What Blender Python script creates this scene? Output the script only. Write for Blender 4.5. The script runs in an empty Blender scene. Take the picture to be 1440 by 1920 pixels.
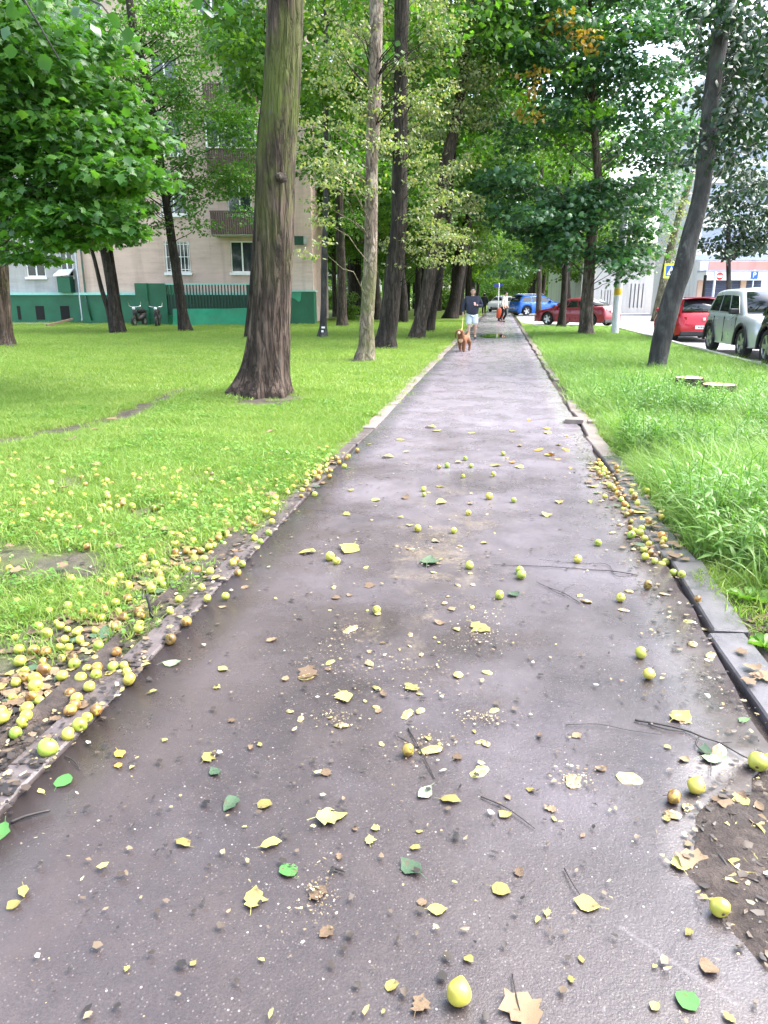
import bpy, bmesh, math, random
import numpy as np
from mathutils import Vector, Matrix

# ------------------------------------------------------------------ scene, camera, world, sun, exposure
SC = bpy.context.scene
COL = SC.collection
R = math.radians
rnd = random.Random(7)
rng = np.random.default_rng(7)

CAM_H, PITCH, YAW, FPX = 1.54, R(16.24), R(8.6), 1387.0
PATH_Z = 0.04
cam = bpy.data.cameras.new('camera')
cam_ob = bpy.data.objects.new('camera', cam)
COL.objects.link(cam_ob)
cam_ob.location = (0, 0, CAM_H)
cam_ob.rotation_euler = (R(90) - PITCH, 0, YAW)
cam.sensor_fit = 'VERTICAL'
cam.sensor_height = 36.0
cam.lens = FPX / 1920 * 36.0
cam.clip_end = 3000
cam.clip_start = 0.05
SC.camera = cam_ob

SUN_EL, SUN_AZ = R(56), R(72)          # azimuth: direction towards the sun, clockwise from +Y
w = bpy.data.worlds.new('World')
SC.world = w
w.use_nodes = True
nt = w.node_tree
nt.nodes.clear()
sky = nt.nodes.new('ShaderNodeTexSky')
sky.sky_type = 'NISHITA'
sky.sun_disc = False
sky.sun_elevation = SUN_EL
sky.sun_rotation = SUN_AZ
sky.air_density = 1.0
sky.dust_density = 3.0
hs = nt.nodes.new('ShaderNodeHueSaturation')
hs.inputs['Saturation'].default_value = 0.66
bg = nt.nodes.new('ShaderNodeBackground')
bg.inputs['Strength'].default_value = 0.15
wo = nt.nodes.new('ShaderNodeOutputWorld')
nt.links.new(sky.outputs[0], hs.inputs['Color'])
nt.links.new(hs.outputs[0], bg.inputs['Color'])
nt.links.new(bg.outputs[0], wo.inputs['Surface'])

sun = bpy.data.lights.new('sun', 'SUN')
sun.energy = 1.4
sun.angle = R(45)
sun.color = (1.0, 0.96, 0.9)
sun_ob = bpy.data.objects.new('sun', sun)
COL.objects.link(sun_ob)
sd = Vector((math.sin(SUN_AZ) * math.cos(SUN_EL), math.cos(SUN_AZ) * math.cos(SUN_EL), math.sin(SUN_EL)))
sun_ob.rotation_euler = sd.to_track_quat('Z', 'Y').to_euler()
sun_ob.location = sd * 60

SC.view_settings.view_transform = 'Standard'
SC.view_settings.look = 'None'
SC.view_settings.gamma = 1.0
SC.view_settings.use_curve_mapping = False
SC.view_settings.exposure = 2.68
SC.render.engine = 'CYCLES'
SC.cycles.use_denoising = True
SC.cycles.max_bounces = 8
SC.cycles.transparent_max_bounces = 8
SC.cycles.caustics_reflective = False
SC.cycles.caustics_refractive = False

# ------------------------------------------------------------------ where a pixel of the photograph (1440x1920) lies in the place
RT = np.array([math.cos(YAW), math.sin(YAW), 0.0])
FW = np.array([-math.sin(YAW), math.cos(YAW), 0.0])
CAMP = np.array([0, 0, CAM_H])
def _uvz(px, py):
    v = (960 - py) / FPX
    return (px - 720) / FPX, math.cos(PITCH) + v * math.sin(PITCH), -math.sin(PITCH) + v * math.cos(PITCH)
def P(px, py, d):
    "point seen at a pixel at horizontal forward distance d"
    u, F, Z = _uvz(px, py); t = d / F
    return CAMP + RT * (u * t) + FW * d + np.array([0, 0, Z * t])
def G(px, py, z=PATH_Z):
    "point of the ground seen at a pixel"
    u, F, Z = _uvz(px, py); t = -(CAM_H - z) / Z
    p = CAMP + RT * (u * t) + FW * (F * t)
    p[2] = z
    return p
def gd(py, z=PATH_Z):
    u, F, Z = _uvz(720, py)
    return F * -(CAM_H - z) / Z
def mpp(px, py, d):
    "metres per pixel there"
    u, F, Z = _uvz(px, py)
    return d / F / FPX
def fz(px, py, d):
    "(right, z) in a plane facing the camera at distance d"
    u, F, Z = _uvz(px, py); t = d / F
    return u * t, CAM_H + Z * t

# ------------------------------------------------------------------ noise on arrays
_perm = np.random.default_rng(3).random((256, 256))
def vnoise(x, y):
    x = np.asarray(x, float); y = np.asarray(y, float)
    xi = np.floor(x).astype(int); yi = np.floor(y).astype(int)
    fx = x - xi; fy = y - yi
    fx = fx * fx * (3 - 2 * fx); fy = fy * fy * (3 - 2 * fy)
    a = _perm[xi % 256, yi % 256]; b = _perm[(xi + 1) % 256, yi % 256]
    c = _perm[xi % 256, (yi + 1) % 256]; d = _perm[(xi + 1) % 256, (yi + 1) % 256]
    return (a * (1 - fx) + b * fx) * (1 - fy) + (c * (1 - fx) + d * fx) * fy
def fbm(x, y, o=4):
    s = 0; a = .5; t = 0
    for k in range(o):
        s = s + a * vnoise(x * 2 ** k + 17.3 * k, y * 2 ** k + 9.1 * k); t += a; a *= .5
    return s / t
def sstep(a, b, x):
    t = np.clip((x - a) / (b - a), 0, 1)
    return t * t * (3 - 2 * t)

# ------------------------------------------------------------------ object helpers
def tag(o, label=None, cat=None, group=None, kind=None):
    if label: o['label'] = label
    if cat: o['category'] = cat
    if group: o['group'] = group
    if kind: o['kind'] = kind
    return o
def empty(name, loc=(0, 0, 0), rz=0.0, label=None, cat=None, group=None, kind=None):
    o = bpy.data.objects.new(name, None)
    o.empty_display_size = .2
    COL.objects.link(o)
    o.location = [float(c) for c in loc]
    o.rotation_euler = (0, 0, rz)
    return tag(o, label, cat, group, kind)
def link(name, me, parent=None, loc=None):
    o = bpy.data.objects.new(name, me)
    COL.objects.link(o)
    if parent is not None: o.parent = parent
    if loc is not None: o.location = [float(c) for c in loc]
    return o
def kids(o): return list(o.children)
def copy_tree(o, parent=None):
    c = o.copy(); COL.objects.link(c)
    if parent is not None: c.parent = parent
    for ch in kids(o): copy_tree(ch, c)
    return c
def np_mesh(name, V, T, mats=(), smooth=False, attrs=None, k=None):
    "mesh from arrays; all faces have the same number of corners"
    me = bpy.data.meshes.new(name)
    V = np.asarray(V, np.float32); T = np.asarray(T, np.int32)
    k = T.shape[1]
    me.vertices.add(len(V)); me.vertices.foreach_set('co', V.ravel())
    me.loops.add(T.size); me.loops.foreach_set('vertex_index', T.ravel())
    me.polygons.add(len(T))
    me.polygons.foreach_set('loop_start', np.arange(0, T.size, k, dtype=np.int32))
    me.polygons.foreach_set('loop_total', np.full(len(T), k, np.int32))
    if smooth: me.polygons.foreach_set('use_smooth', np.ones(len(T), bool))
    for n, a in (attrs or {}).items():
        at = me.attributes.new(n, 'FLOAT', 'POINT'); at.data.foreach_set('value', np.asarray(a, np.float32))
    me.update(calc_edges=True)
    for m in mats: me.materials.append(m)
    return me
class MB:
    def __init__(s): s.v = []; s.f = []; s.m = []
    def add(s, vs, fs, mi=0):
        b = len(s.v)
        s.v += [tuple(float(c) for c in p) for p in vs]
        for f in fs: s.f.append(tuple(b + i for i in f)); s.m.append(mi)
        return s
    def box(s, x0, x1, y0, y1, z0, z1, mi=0, M=None):
        vs = [(x, y, z) for z in (z0, z1) for y in (y0, y1) for x in (x0, x1)]
        if M is not None: vs = [tuple(M @ Vector(p)) for p in vs]
        return s.add(vs, [(0, 2, 3, 1), (4, 5, 7, 6), (0, 1, 5, 4), (2, 6, 7, 3), (0, 4, 6, 2), (1, 3, 7, 5)], mi)
    def tube(s, pts, rad, n=8, cap=True, mi=0, rf=None):
        pts = [Vector(p) for p in pts]
        if not hasattr(rad, '__len__'): rad = [rad] * len(pts)
        vs = []; fs = []
        t = (pts[1] - pts[0]).normalized()
        u = t.orthogonal().normalized()
        if abs(t.z) > .7:
            u = Vector((1, 0, 0)); u = (u - t * u.dot(t)).normalized()
        for i, p in enumerate(pts):
            tt = (pts[min(i + 1, len(pts) - 1)] - pts[max(i - 1, 0)])
            if tt.length < 1e-9: tt = t.copy()
            tt.normalize()
            u = (u - tt * u.dot(tt)).normalized(); vv = tt.cross(u)
            for k in range(n):
                a = 2 * math.pi * k / n
                r = rad[i] * (rf(i, k, a, p) if rf else 1)
                vs.append(p + (u * math.cos(a) + vv * math.sin(a)) * r)
        for i in range(len(pts) - 1):
            for k in range(n):
                a = i * n + k; b = i * n + (k + 1) % n
                fs.append((a, b, b + n, a + n))
        if cap:
            fs.append(tuple(range(n))[::-1]); fs.append(tuple((len(pts) - 1) * n + k for k in range(n)))
        return s.add(vs, fs, mi)
    def lathe(s, prof, n=16, M=None, mi=0, axis='z'):
        vs = []; fs = []
        for r, z in prof:
            for k in range(n):
                a = 2 * math.pi * k / n
                p = (r * math.cos(a), r * math.sin(a), z) if axis == 'z' else (r * math.cos(a), z, r * math.sin(a))
                vs.append(tuple(M @ Vector(p)) if M is not None else p)
        for i in range(len(prof) - 1):
            for k in range(n):
                a = i * n + k; b = i * n + (k + 1) % n
                fs.append((a, b, b + n, a + n))
        return s.add(vs, fs, mi)
    def build(s, name, mats, parent=None, smooth=False, origin=None, bevel=0.0, loc=None):
        me = bpy.data.meshes.new(name)
        vs = s.v
        if origin is not None: vs = [(a - origin[0], b - origin[1], c - origin[2]) for a, b, c in vs]
        me.from_pydata(vs, [], s.f)
        if not isinstance(mats, (list, tuple)): mats = [mats]
        for m in mats: me.materials.append(m)
        me.polygons.foreach_set('material_index', s.m)
        if smooth: me.polygons.foreach_set('use_smooth', [True] * len(s.f))
        me.update()
        o = link(name, me, parent, loc)
        if bevel:
            b = o.modifiers.new('bevel', 'BEVEL'); b.width = bevel; b.segments = 2; b.limit_method = 'ANGLE'
        return o
def prism(mb, poly, axis, a, b, mi=0):
    "extrude a 2D polygon along an axis between a and b"
    n = len(poly); vs = []
    for c in (a, b):
        for p, q in poly:
            vs.append({'x': (c, p, q), 'y': (p, c, q), 'z': (p, q, c)}[axis])
    fs = [tuple(range(n))[::-1], tuple(range(n, 2 * n))]
    for i in range(n): fs.append((i, (i + 1) % n, n + (i + 1) % n, n + i))
    mb.add(vs, fs, mi)

# ------------------------------------------------------------------ materials
class NT:
    def __init__(s, name):
        s.m = bpy.data.materials.new(name); s.m.use_nodes = True
        s.t = s.m.node_tree; s.t.nodes.clear()
        s.out = s.n('ShaderNodeOutputMaterial')
    def n(s, typ, **kw):
        nd = s.t.nodes.new(typ)
        for k, v in kw.items():
            if k in nd.inputs.keys() if hasattr(nd.inputs, 'keys') else False: nd.inputs[k].default_value = v
            else: setattr(nd, k, v)
        return nd
    def l(s, a, b): s.t.links.new(a, b)
    def coord(s, world=False, scale=(1, 1, 1)):
        o = s.n('ShaderNodeNewGeometry').outputs['Position'] if world else s.n('ShaderNodeTexCoord').outputs['Object']
        mp = s.n('ShaderNodeMapping'); mp.inputs['Scale'].default_value = scale
        s.l(o, mp.inputs['Vector']); return mp.outputs[0]
    def noise(s, vec, scale, detail=4, rough=.6, dist=0):
        nd = s.n('ShaderNodeTexNoise')
        nd.inputs['Scale'].default_value = scale; nd.inputs['Detail'].default_value = detail
        nd.inputs['Roughness'].default_value = rough; nd.inputs['Distortion'].default_value = dist
        if vec is not None: s.l(vec, nd.inputs['Vector'])
        return nd.outputs['Fac']
    def ramp(s, fac, stops, interp='LINEAR'):
        nd = s.n('ShaderNodeValToRGB'); cr = nd.color_ramp; cr.interpolation = interp
        while len(cr.elements) < len(stops): cr.elements.new(.5)
        for e, (p, c) in zip(cr.elements, stops):
            e.position = p
            e.color = (c[0], c[1], c[2], 1) if hasattr(c, '__len__') else (c, c, c, 1)
        s.l(fac, nd.inputs['Fac']); return nd.outputs['Color']
    def mix(s, fac, a, b, mode='MIX'):
        nd = s.n('ShaderNodeMix', data_type='RGBA', blend_type=mode)
        for sock, val in ((nd.inputs[0], fac), (nd.inputs[6], a), (nd.inputs[7], b)):
            if hasattr(val, 'links') or hasattr(val, 'is_linked'): s.l(val, sock)
            elif hasattr(val, '__len__'): sock.default_value = (val[0], val[1], val[2], 1)
            else: sock.default_value = val
        return nd.outputs[2]
    def math(s, op, a, b=0.0):
        nd = s.n('ShaderNodeMath', operation=op)
        for sock, val in ((nd.inputs[0], a), (nd.inputs[1], b)):
            if hasattr(val, 'is_linked'): s.l(val, sock)
            else: sock.default_value = val
        return nd.outputs[0]
    def bump(s, h, strength=.5, dist=.02, normal=None):
        nd = s.n('ShaderNodeBump'); nd.inputs['Strength'].default_value = strength; nd.inputs['Distance'].default_value = dist
        s.l(h, nd.inputs['Height'])
        if normal is not None: s.l(normal, nd.inputs['Normal'])
        return nd.outputs[0]
    def bsdf(s, col, rough=.6, normal=None, metallic=0, spec=.5, **kw):
        p = s.n('ShaderNodeBsdfPrincipled')
        for sock, val in ((p.inputs['Base Color'], col), (p.inputs['Roughness'], rough), (p.inputs['Metallic'], metallic), (p.inputs['Specular IOR Level'], spec)):
            if hasattr(val, 'is_linked'): s.l(val, sock)
            elif hasattr(val, '__len__'): sock.default_value = (val[0], val[1], val[2], 1)
            else: sock.default_value = val
        for k, v in kw.items(): p.inputs[k.replace('_', ' ')].default_value = v
        if normal is not None: s.l(normal, p.inputs['Normal'])
        return p.outputs[0]
    def done(s, sh): s.l(sh, s.out.inputs['Surface']); return s.m
def plain(name, col, rough=.6, metallic=0, var=.15, scale=6, bump=0, spec=.5, **kw):
    t = NT(name); c = t.coord()
    n = t.noise(c, scale, 5)
    col2 = t.mix(t.ramp(n, [(.3, 0), (.7, 1)]), [x * (1 - var) for x in col], [min(1, x * (1 + var)) for x in col])
    nm = t.bump(t.noise(c, scale * 8, 4), bump, .01) if bump else None
    return t.done(t.bsdf(col2, rough, nm, metallic, spec, **kw))
def leaf_mat(name, cols, trans=.35, rough=.45, spec=.5, patch=None):
    "leaf: hue varies leaf by leaf, light passes through"
    t = NT(name); g = t.n('ShaderNodeNewGeometry')
    k = len(cols)
    c = t.ramp(g.outputs['Random Per Island'], [(i / max(1, k - 1), cc) for i, cc in enumerate(cols)])
    if patch:
        n = t.noise(t.coord(True), patch[0], 3)
        c = t.mix(t.ramp(n, [(patch[2], 0), (patch[3], 1)]), c, patch[1])
    pb = t.n('ShaderNodeBsdfPrincipled')
    t.l(c, pb.inputs['Base Color']); pb.inputs['Roughness'].default_value = rough; pb.inputs['Specular IOR Level'].default_value = spec
    tr = t.n('ShaderNodeBsdfTranslucent')
    t.l(t.mix(1.0, c, (1.5, 1.7, .6), 'MULTIPLY'), tr.inputs['Color'])
    ms = t.n('ShaderNodeMixShader'); ms.inputs[0].default_value = trans
    t.l(pb.outputs[0], ms.inputs[1]); t.l(tr.outputs[0], ms.inputs[2])
    return t.done(ms.outputs[0])
def bark_mat(name, dark, light, ridge=9, moss=None, strength=.9, stretch=.14, blotch=None, ck=1.0):
    t = NT(name); c = t.coord(False, (1, 1, stretch))
    n1 = t.noise(c, ridge, 6, .65, .4)
    n2 = t.noise(t.coord(), 2.2, 4)
    f = t.mix(.35, n1, n2)
    col = t.ramp(f, [(.34, [x * .55 for x in dark]), (.47, dark), (.62, light)])
    crack = t.math('ABSOLUTE', t.math('SUBTRACT', t.noise(c, ridge * 1.25, 4, .55, .6), .5))
    col = t.mix(t.ramp(crack, [(.0, .85 * ck), (.035, .5 * ck), (.09, 0)]), col, [x * .28 for x in dark])
    if blotch:
        b = t.noise(t.coord(False, (1, 1, .5)), blotch[0], 5, .7)
        col = t.mix(t.ramp(b, [(blotch[2], 0), (blotch[2] + .1, 1)]), col, blotch[1])
    if moss:
        sep = t.n('ShaderNodeSeparateXYZ'); t.l(t.n('ShaderNodeTexCoord').outputs['Object'], sep.inputs[0])
        z = t.math('SUBTRACT', sep.outputs[2], moss[1])
        zf = t.math('SUBTRACT', 1.0, t.math('ABSOLUTE', t.math('DIVIDE', z, moss[2])))
        mm = t.math('MULTIPLY', t.ramp(t.noise(t.coord(False, (1, 1, .4)), 3.5, 5), [(.40, 0), (.56, 1)]), t.math('MAXIMUM', zf, 0))
        col = t.mix(mm, col, moss[0])
    nm = t.bump(n1, strength, .06)
    nm = t.bump(t.ramp(crack, [(0, 0), (.10, 1)]), strength * .8, .03, nm)
    nm = t.bump(t.noise(c, ridge * 5, 4), .4, .01, nm)
    return t.done(t.bsdf(col, .85, nm, spec=.25))

M = {}
# ground: soil where worn, green thatch under the grass elsewhere
t = NT('ground_soil'); c = t.coord(True)
at = t.n('ShaderNodeAttribute', attribute_name='bare').outputs['Fac']
soil = t.ramp(t.noise(c, 9, 8, .7), [(.3, (.024, .018, .016)), (.5, (.05, .038, .033)), (.72, (.11, .085, .072))])
thatch = t.ramp(t.noise(c, 5, 6, .7), [(.3, (.075, .125, .014)), (.55, (.12, .185, .02)), (.75, (.17, .19, .04))])
col = t.mix(at, thatch, soil)
nm = t.bump(t.noise(c, 30, 8, .7), .9, .03)
rr = t.ramp(t.noise(c, 2.2, 3), [(.35, .45), (.6, .85)])
M['ground'] = t.done(t.bsdf(col, rr, nm, spec=.35))

# wet asphalt
t = NT('wet_asphalt'); c = t.coord(True)
big = t.noise(c, .9, 5, .55, .3)
mid = t.noise(c, 6, 6, .65)
fine = t.noise(c, 160, 4, .7)
base = t.ramp(big, [(.3, (.028, .0205, .0205)), (.5, (.047, .0365, .0365)), (.7, (.070, .056, .0555))])
base = t.mix(t.ramp(mid, [(.4, 0), (.75, .5)]), base, (.080, .063, .058))
base = t.mix(t.ramp(fine, [(.35, .55), (.62, 0)]), base, (.02, .017, .018))
vor = t.n('ShaderNodeTexVoronoi'); vor.inputs['Scale'].default_value = 42
t.l(c, vor.inputs['Vector'])
vsel = t.n('ShaderNodeSeparateColor'); t.l(vor.outputs['Color'], vsel.inputs[0])
chips = t.math('MULTIPLY', t.math('LESS_THAN', vor.outputs['Distance'], .13), t.math('GREATER_THAN', vsel.outputs[0], .87))
base = t.mix(chips, base, (.24, .21, .2))
vor2 = t.n('ShaderNodeTexVoronoi'); vor2.inputs['Scale'].default_value = 130
t.l(c, vor2.inputs['Vector'])
vs2 = t.n('ShaderNodeSeparateColor'); t.l(vor2.outputs['Color'], vs2.inputs[0])
ch2 = t.math('MULTIPLY', t.math('LESS_THAN', vor2.outputs['Distance'], .3), t.math('GREATER_THAN', vs2.outputs[0], .8))
base = t.mix(t.math('MULTIPLY', ch2, .35), base, (.22, .19, .18))
# crushed apple pulp trodden into the middle of the path
sep = t.n('ShaderNodeSeparateXYZ'); t.l(t.n('ShaderNodeNewGeometry').outputs['Position'], sep.inputs[0])
gx = t.math('SUBTRACT', 1.0, t.math('ABSOLUTE', t.math('DIVIDE', t.math('SUBTRACT', sep.outputs[0], -.28), .75)))
gy = t.math('SUBTRACT', 1.0, t.math('ABSOLUTE', t.math('DIVIDE', t.math('SUBTRACT', sep.outputs[1], 4.6), 3.1)))
pm = t.math('MULTIPLY', t.math('MAXIMUM', gx, 0), t.math('MAXIMUM', gy, 0))
pn = t.noise(c, 3.2, 9, .78, .2)
pm2 = t.ramp(t.math('ADD', pn, t.math('MULTIPLY', pm, .28)), [(.68, 0), (.76, .4), (.88, .75)])
pulp = t.ramp(t.noise(c, 55, 6, .7), [(.35, (.07, .05, .035)), (.52, (.20, .155, .10)), (.68, (.42, .36, .23))])
base = t.mix(t.math('MULTIPLY', pm2, .8), base, pulp)
# sky sheen on the far stretch, painted in as patchy pale lilac base colour
sheenf = t.ramp(t.math('ADD', t.math('DIVIDE', sep.outputs[1], 16.0), t.math('MULTIPLY', t.math('SUBTRACT', t.noise(c, .7, 5, .6), .5), .9)), [(.12, 0), (.62, 1)])
base = t.mix(sheenf, base, t.mix(t.ramp(mid, [(.35, 0), (.7, 1)]), (.160, .142, .166), (.205, .184, .210)))
# a long pale scratch
pa, pb2 = G(1160, 1735), G(1385, 1885); dx_, dy_ = float(pb2[0] - pa[0]), float(pb2[1] - pa[1]); ln_ = math.hypot(dx_, dy_)
qx = t.math('SUBTRACT', sep.outputs[0], float(pa[0])); qy = t.math('SUBTRACT', sep.outputs[1], float(pa[1]))
ta = t.math('DIVIDE', t.math('ADD', t.math('MULTIPLY', qx, dx_ / ln_), t.math('MULTIPLY', qy, dy_ / ln_)), ln_)
ds = t.math('ABSOLUTE', t.math('SUBTRACT', t.math('MULTIPLY', qx, dy_ / ln_), t.math('MULTIPLY', qy, dx_ / ln_)))
inl = t.math('MULTIPLY', t.math('GREATER_THAN', ta, 0.0), t.math('LESS_THAN', ta, 1.0))
scm = t.math('MULTIPLY', inl, t.ramp(t.math('ADD', ds, t.math('MULTIPLY', t.noise(c, 40, 4), .012)), [(.007, .5), (.014, 0)]))
base = t.mix(scm, base, (.12, .104, .108))
# mud by the left edge
mud = t.math('MAXIMUM', t.math('SUBTRACT', t.math('DIVIDE', t.math('SUBTRACT', -.75, sep.outputs[0]), .8), t.math('MULTIPLY', t.math('MAXIMUM', t.math('SUBTRACT', sep.outputs[1], 4.0), 0), .25)), 0)
mudm = t.ramp(t.math('ADD', t.math('MULTIPLY', mud, .5), t.noise(c, 2.5, 6, .65)), [(.55, 0), (.8, .6)])
base = t.mix(mudm, base, (.062, .046, .041))
h = t.mix(.5, fine, mid)
nm = t.bump(fine, .3, .005)
nm = t.bump(t.noise(c, 38, 4, .6), .14, .01, nm)
nm = t.bump(big, .10, .03, nm)
ro = t.ramp(t.noise(c, 1.7, 6, .65, .4), [(.33, .17), (.5, .28), (.68, .42)])
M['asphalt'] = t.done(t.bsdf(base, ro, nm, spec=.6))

M['road'] = plain('pale_road_concrete', (.34, .33, .33), .6, var=.2, scale=1.2, bump=.2)
t = NT('kerb_concrete'); c = t.coord(True)
kc = t.ramp(t.noise(c, 7, 7, .7), [(.3, (.05, .04, .039)), (.5, (.085, .069, .068)), (.72, (.125, .105, .103))])
M['kerb'] = t.done(t.bsdf(kc, t.ramp(t.noise(c, 3, 4), [(.35, .28), (.65, .6)]), t.bump(t.noise(c, 90, 5, .7), .35, .006), spec=.5))
t = NT('right_kerb_concrete'); c = t.coord(True)
kc = t.ramp(t.noise(c, 6, 7, .7), [(.3, (.05, .045, .048)), (.5, (.085, .078, .083)), (.72, (.13, .12, .127))])
M['kerb_r'] = t.done(t.bsdf(kc, t.ramp(t.noise(c, 3, 4), [(.35, .2), (.65, .45)]), t.bump(t.noise(c, 90, 5, .7), .35, .006), spec=.55))
M['kerb_pale'] = plain('pale_kerb_concrete', (.17, .14, .125), .6, var=.3, scale=7, bump=.3)
M['water'] = plain('puddle_water', (.02, .022, .018), .03, var=.05, spec=.7)

GREEN_A = [(.035, .09, .016), (.055, .14, .02), (.08, .18, .026), (.11, .21, .034)]
M['maple'] = leaf_mat('maple_leaf_green', [(.035, .095, .022), (.05, .14, .026), (.07, .18, .032), (.11, .22, .042)], .42, .36, .5)
M['linden'] = leaf_mat('small_leaf_green', GREEN_A, .46, .42)
M['shoot'] = leaf_mat('grey_green_shoot_leaf', [(.085, .13, .045), (.13, .17, .07), (.19, .22, .11), (.24, .22, .12)], .45, .35, .6)
M['bluish'] = leaf_mat('dark_blue_green_maple_leaf', [(.022, .072, .036), (.034, .10, .046), (.05, .13, .052), (.065, .16, .046)], .32, .38, .55)
M['shade'] = leaf_mat('backlit_dark_leaf', [(.008, .026, .014), (.012, .038, .018), (.018, .052, .02), (.03, .07, .02)], .14, .4, .5)  # darkness of leaves silhouetted against the sky, put into the leaf colour
M['near_leaf'] = leaf_mat('deep_green_oval_leaf', [(.02, .06, .02), (.035, .10, .03)], .3, .3, .6)
M['bright'] = leaf_mat('bright_green_leaf', [(.06, .16, .012), (.09, .21, .016), (.13, .26, .02)], .45, .42)
M['autumn'] = leaf_mat('yellow_orange_leaf', [(.28, .20, .03), (.33, .17, .03), (.24, .22, .06)], .35, .45)
M['far_leaf'] = leaf_mat('avenue_leaf_green', [(.055, .12, .02), (.085, .17, .026), (.13, .22, .034)], .5, .5)

M['bark_big'] = bark_mat('fissured_brown_bark', (.052, .036, .028), (.125, .090, .071), 8.5, moss=((.075, .092, .02), 3.9, 2.6), strength=1.0, stretch=.10, blotch=(3.0, (.11, .105, .10), .60))
M['bark_pale'] = bark_mat('pale_brown_bark', (.18, .14, .11), (.36, .30, .245), 7, strength=.6, stretch=.35, moss=((.10, .115, .04), 1.2, 1.6))
M['bark_dark'] = bark_mat('dark_wet_bark', (.028, .022, .0185), (.066, .054, .046), 10, strength=.8, stretch=.14)
M['bark_mid'] = bark_mat('brown_avenue_bark', (.055, .043, .034), (.12, .096, .08), 9, strength=.8, stretch=.14)
M['bark_warm'] = bark_mat('warm_brown_bark', (.08, .065, .052), (.18, .15, .122), 8, strength=.7, stretch=.2)
M['bark_grey'] = bark_mat('smooth_grey_bark', (.034, .033, .033), (.078, .076, .074), 6, strength=.25, stretch=.3, blotch=(2.2, (.13, .126, .12), .58), ck=.25)
M['bark_green'] = bark_mat('greenish_pale_bark', (.12, .115, .075), (.26, .25, .17), 7, strength=.5, stretch=.3)
M['cut_wood'] = plain('fresh_cut_wood', (.52, .37, .24), .8, var=.15, scale=12)
M['wound'] = plain('bare_wood_wound', (.42, .33, .24), .8, var=.25, scale=10)

# grass
def grass_mat(name, c0, c1, c2, trans=.4, spec=.4, rough=.45):
    t = NT(name); g = t.n('ShaderNodeNewGeometry')
    n = t.noise(t.coord(True), .8, 6, .75)
    oi = t.n('ShaderNodeObjectInfo')
    f = t.math('ADD', t.math('MULTIPLY', g.outputs['Random Per Island'], .45), t.math('ADD', t.math('MULTIPLY', n, .75), t.math('MULTIPLY', oi.outputs['Random'], .12)))
    col = t.ramp(f, [(.3, c0), (.58, c1), (.88, c2)])
    pb = t.n('ShaderNodeBsdfPrincipled'); t.l(col, pb.inputs['Base Color'])
    pb.inputs['Roughness'].default_value = rough; pb.inputs['Specular IOR Level'].default_value = spec
    tr = t.n('ShaderNodeBsdfTranslucent'); t.l(t.mix(1.0, col, (1.4, 1.5, .7), 'MULTIPLY'), tr.inputs['Color'])
    ms = t.n('ShaderNodeMixShader'); ms.inputs[0].default_value = trans
    t.l(pb.outputs[0], ms.inputs[1]); t.l(tr.outputs[0], ms.inputs[2])
    return t.done(ms.outputs[0])
M['lawn'] = grass_mat('lawn_grass_green', (.10, .19, .03), (.155, .268, .045), (.27, .335, .10))
M['tall'] = grass_mat('tall_grass_green', (.085, .175, .04), (.14, .26, .055), (.22, .33, .10))
M['weed'] = grass_mat('weed_leaf_green', (.055, .15, .022), (.095, .22, .032), (.15, .28, .05), .35, .42, .36)

# fruit and litter
def fruit_mat(name, base, blush, spot=.57):
    t = NT(name); oi = t.n('ShaderNodeObjectInfo'); tc = t.n('ShaderNodeTexCoord')
    ad = t.n('ShaderNodeVectorMath', operation='ADD')
    sc = t.n('ShaderNodeVectorMath', operation='SCALE'); sc.inputs['Scale'].default_value = 1.0
    cx = t.n('ShaderNodeCombineXYZ')
    t.l(t.math('MULTIPLY', oi.outputs['Random'], 37.0), cx.inputs[0]); t.l(t.math('MULTIPLY', oi.outputs['Random'], 91.0), cx.inputs[1])
    t.l(tc.outputs['Object'], ad.inputs[0]); t.l(cx.outputs[0], ad.inputs[1])
    v = ad.outputs[0]
    col = t.mix(t.ramp(t.noise(v, 22, 3), [(.35, 0), (.65, 1)]), base, blush)
    hue = t.mix(oi.outputs['Random'], (.74, .98, .8), (1.3, .98, .95))
    col = t.mix(1.0, col, hue, 'MULTIPLY')
    bruise = t.ramp(t.noise(v, 30, 4, .6), [(spot, 0), (spot + .07, 1)])
    col = t.mix(t.math('MULTIPLY', bruise, .85), col, (.10, .05, .02))
    dots = t.ramp(t.noise(v, 240, 2), [(.66, 0), (.72, .7)])
    col = t.mix(dots, col, (.16, .14, .03))
    return t.done(t.bsdf(col, .3, None, spec=.55, Subsurface_Weight=.0))
M['apple'] = fruit_mat('green_yellow_apple_skin', (.27, .33, .045), (.37, .385, .075), .62)
M['apple_old'] = fruit_mat('browning_apple_skin', (.36, .30, .05), (.28, .15, .045), .47)
M['stem'] = plain('brown_fruit_stem', (.06, .04, .025), .8)
t = NT('crushed_apple_flesh'); c = t.coord()
oi = t.n('ShaderNodeObjectInfo')
fl = t.ramp(t.noise(c, 60, 6, .7), [(.3, (.09, .05, .026)), (.48, (.27, .19, .09)), (.66, (.43, .36, .20))])
fl = t.mix(t.ramp(oi.outputs['Random'], [(.3, 0), (.9, .8)]), fl, (.34, .32, .08))
M['flesh'] = t.done(t.bsdf(fl, .45, t.bump(t.noise(c, 120, 4), .6, .004)))
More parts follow.
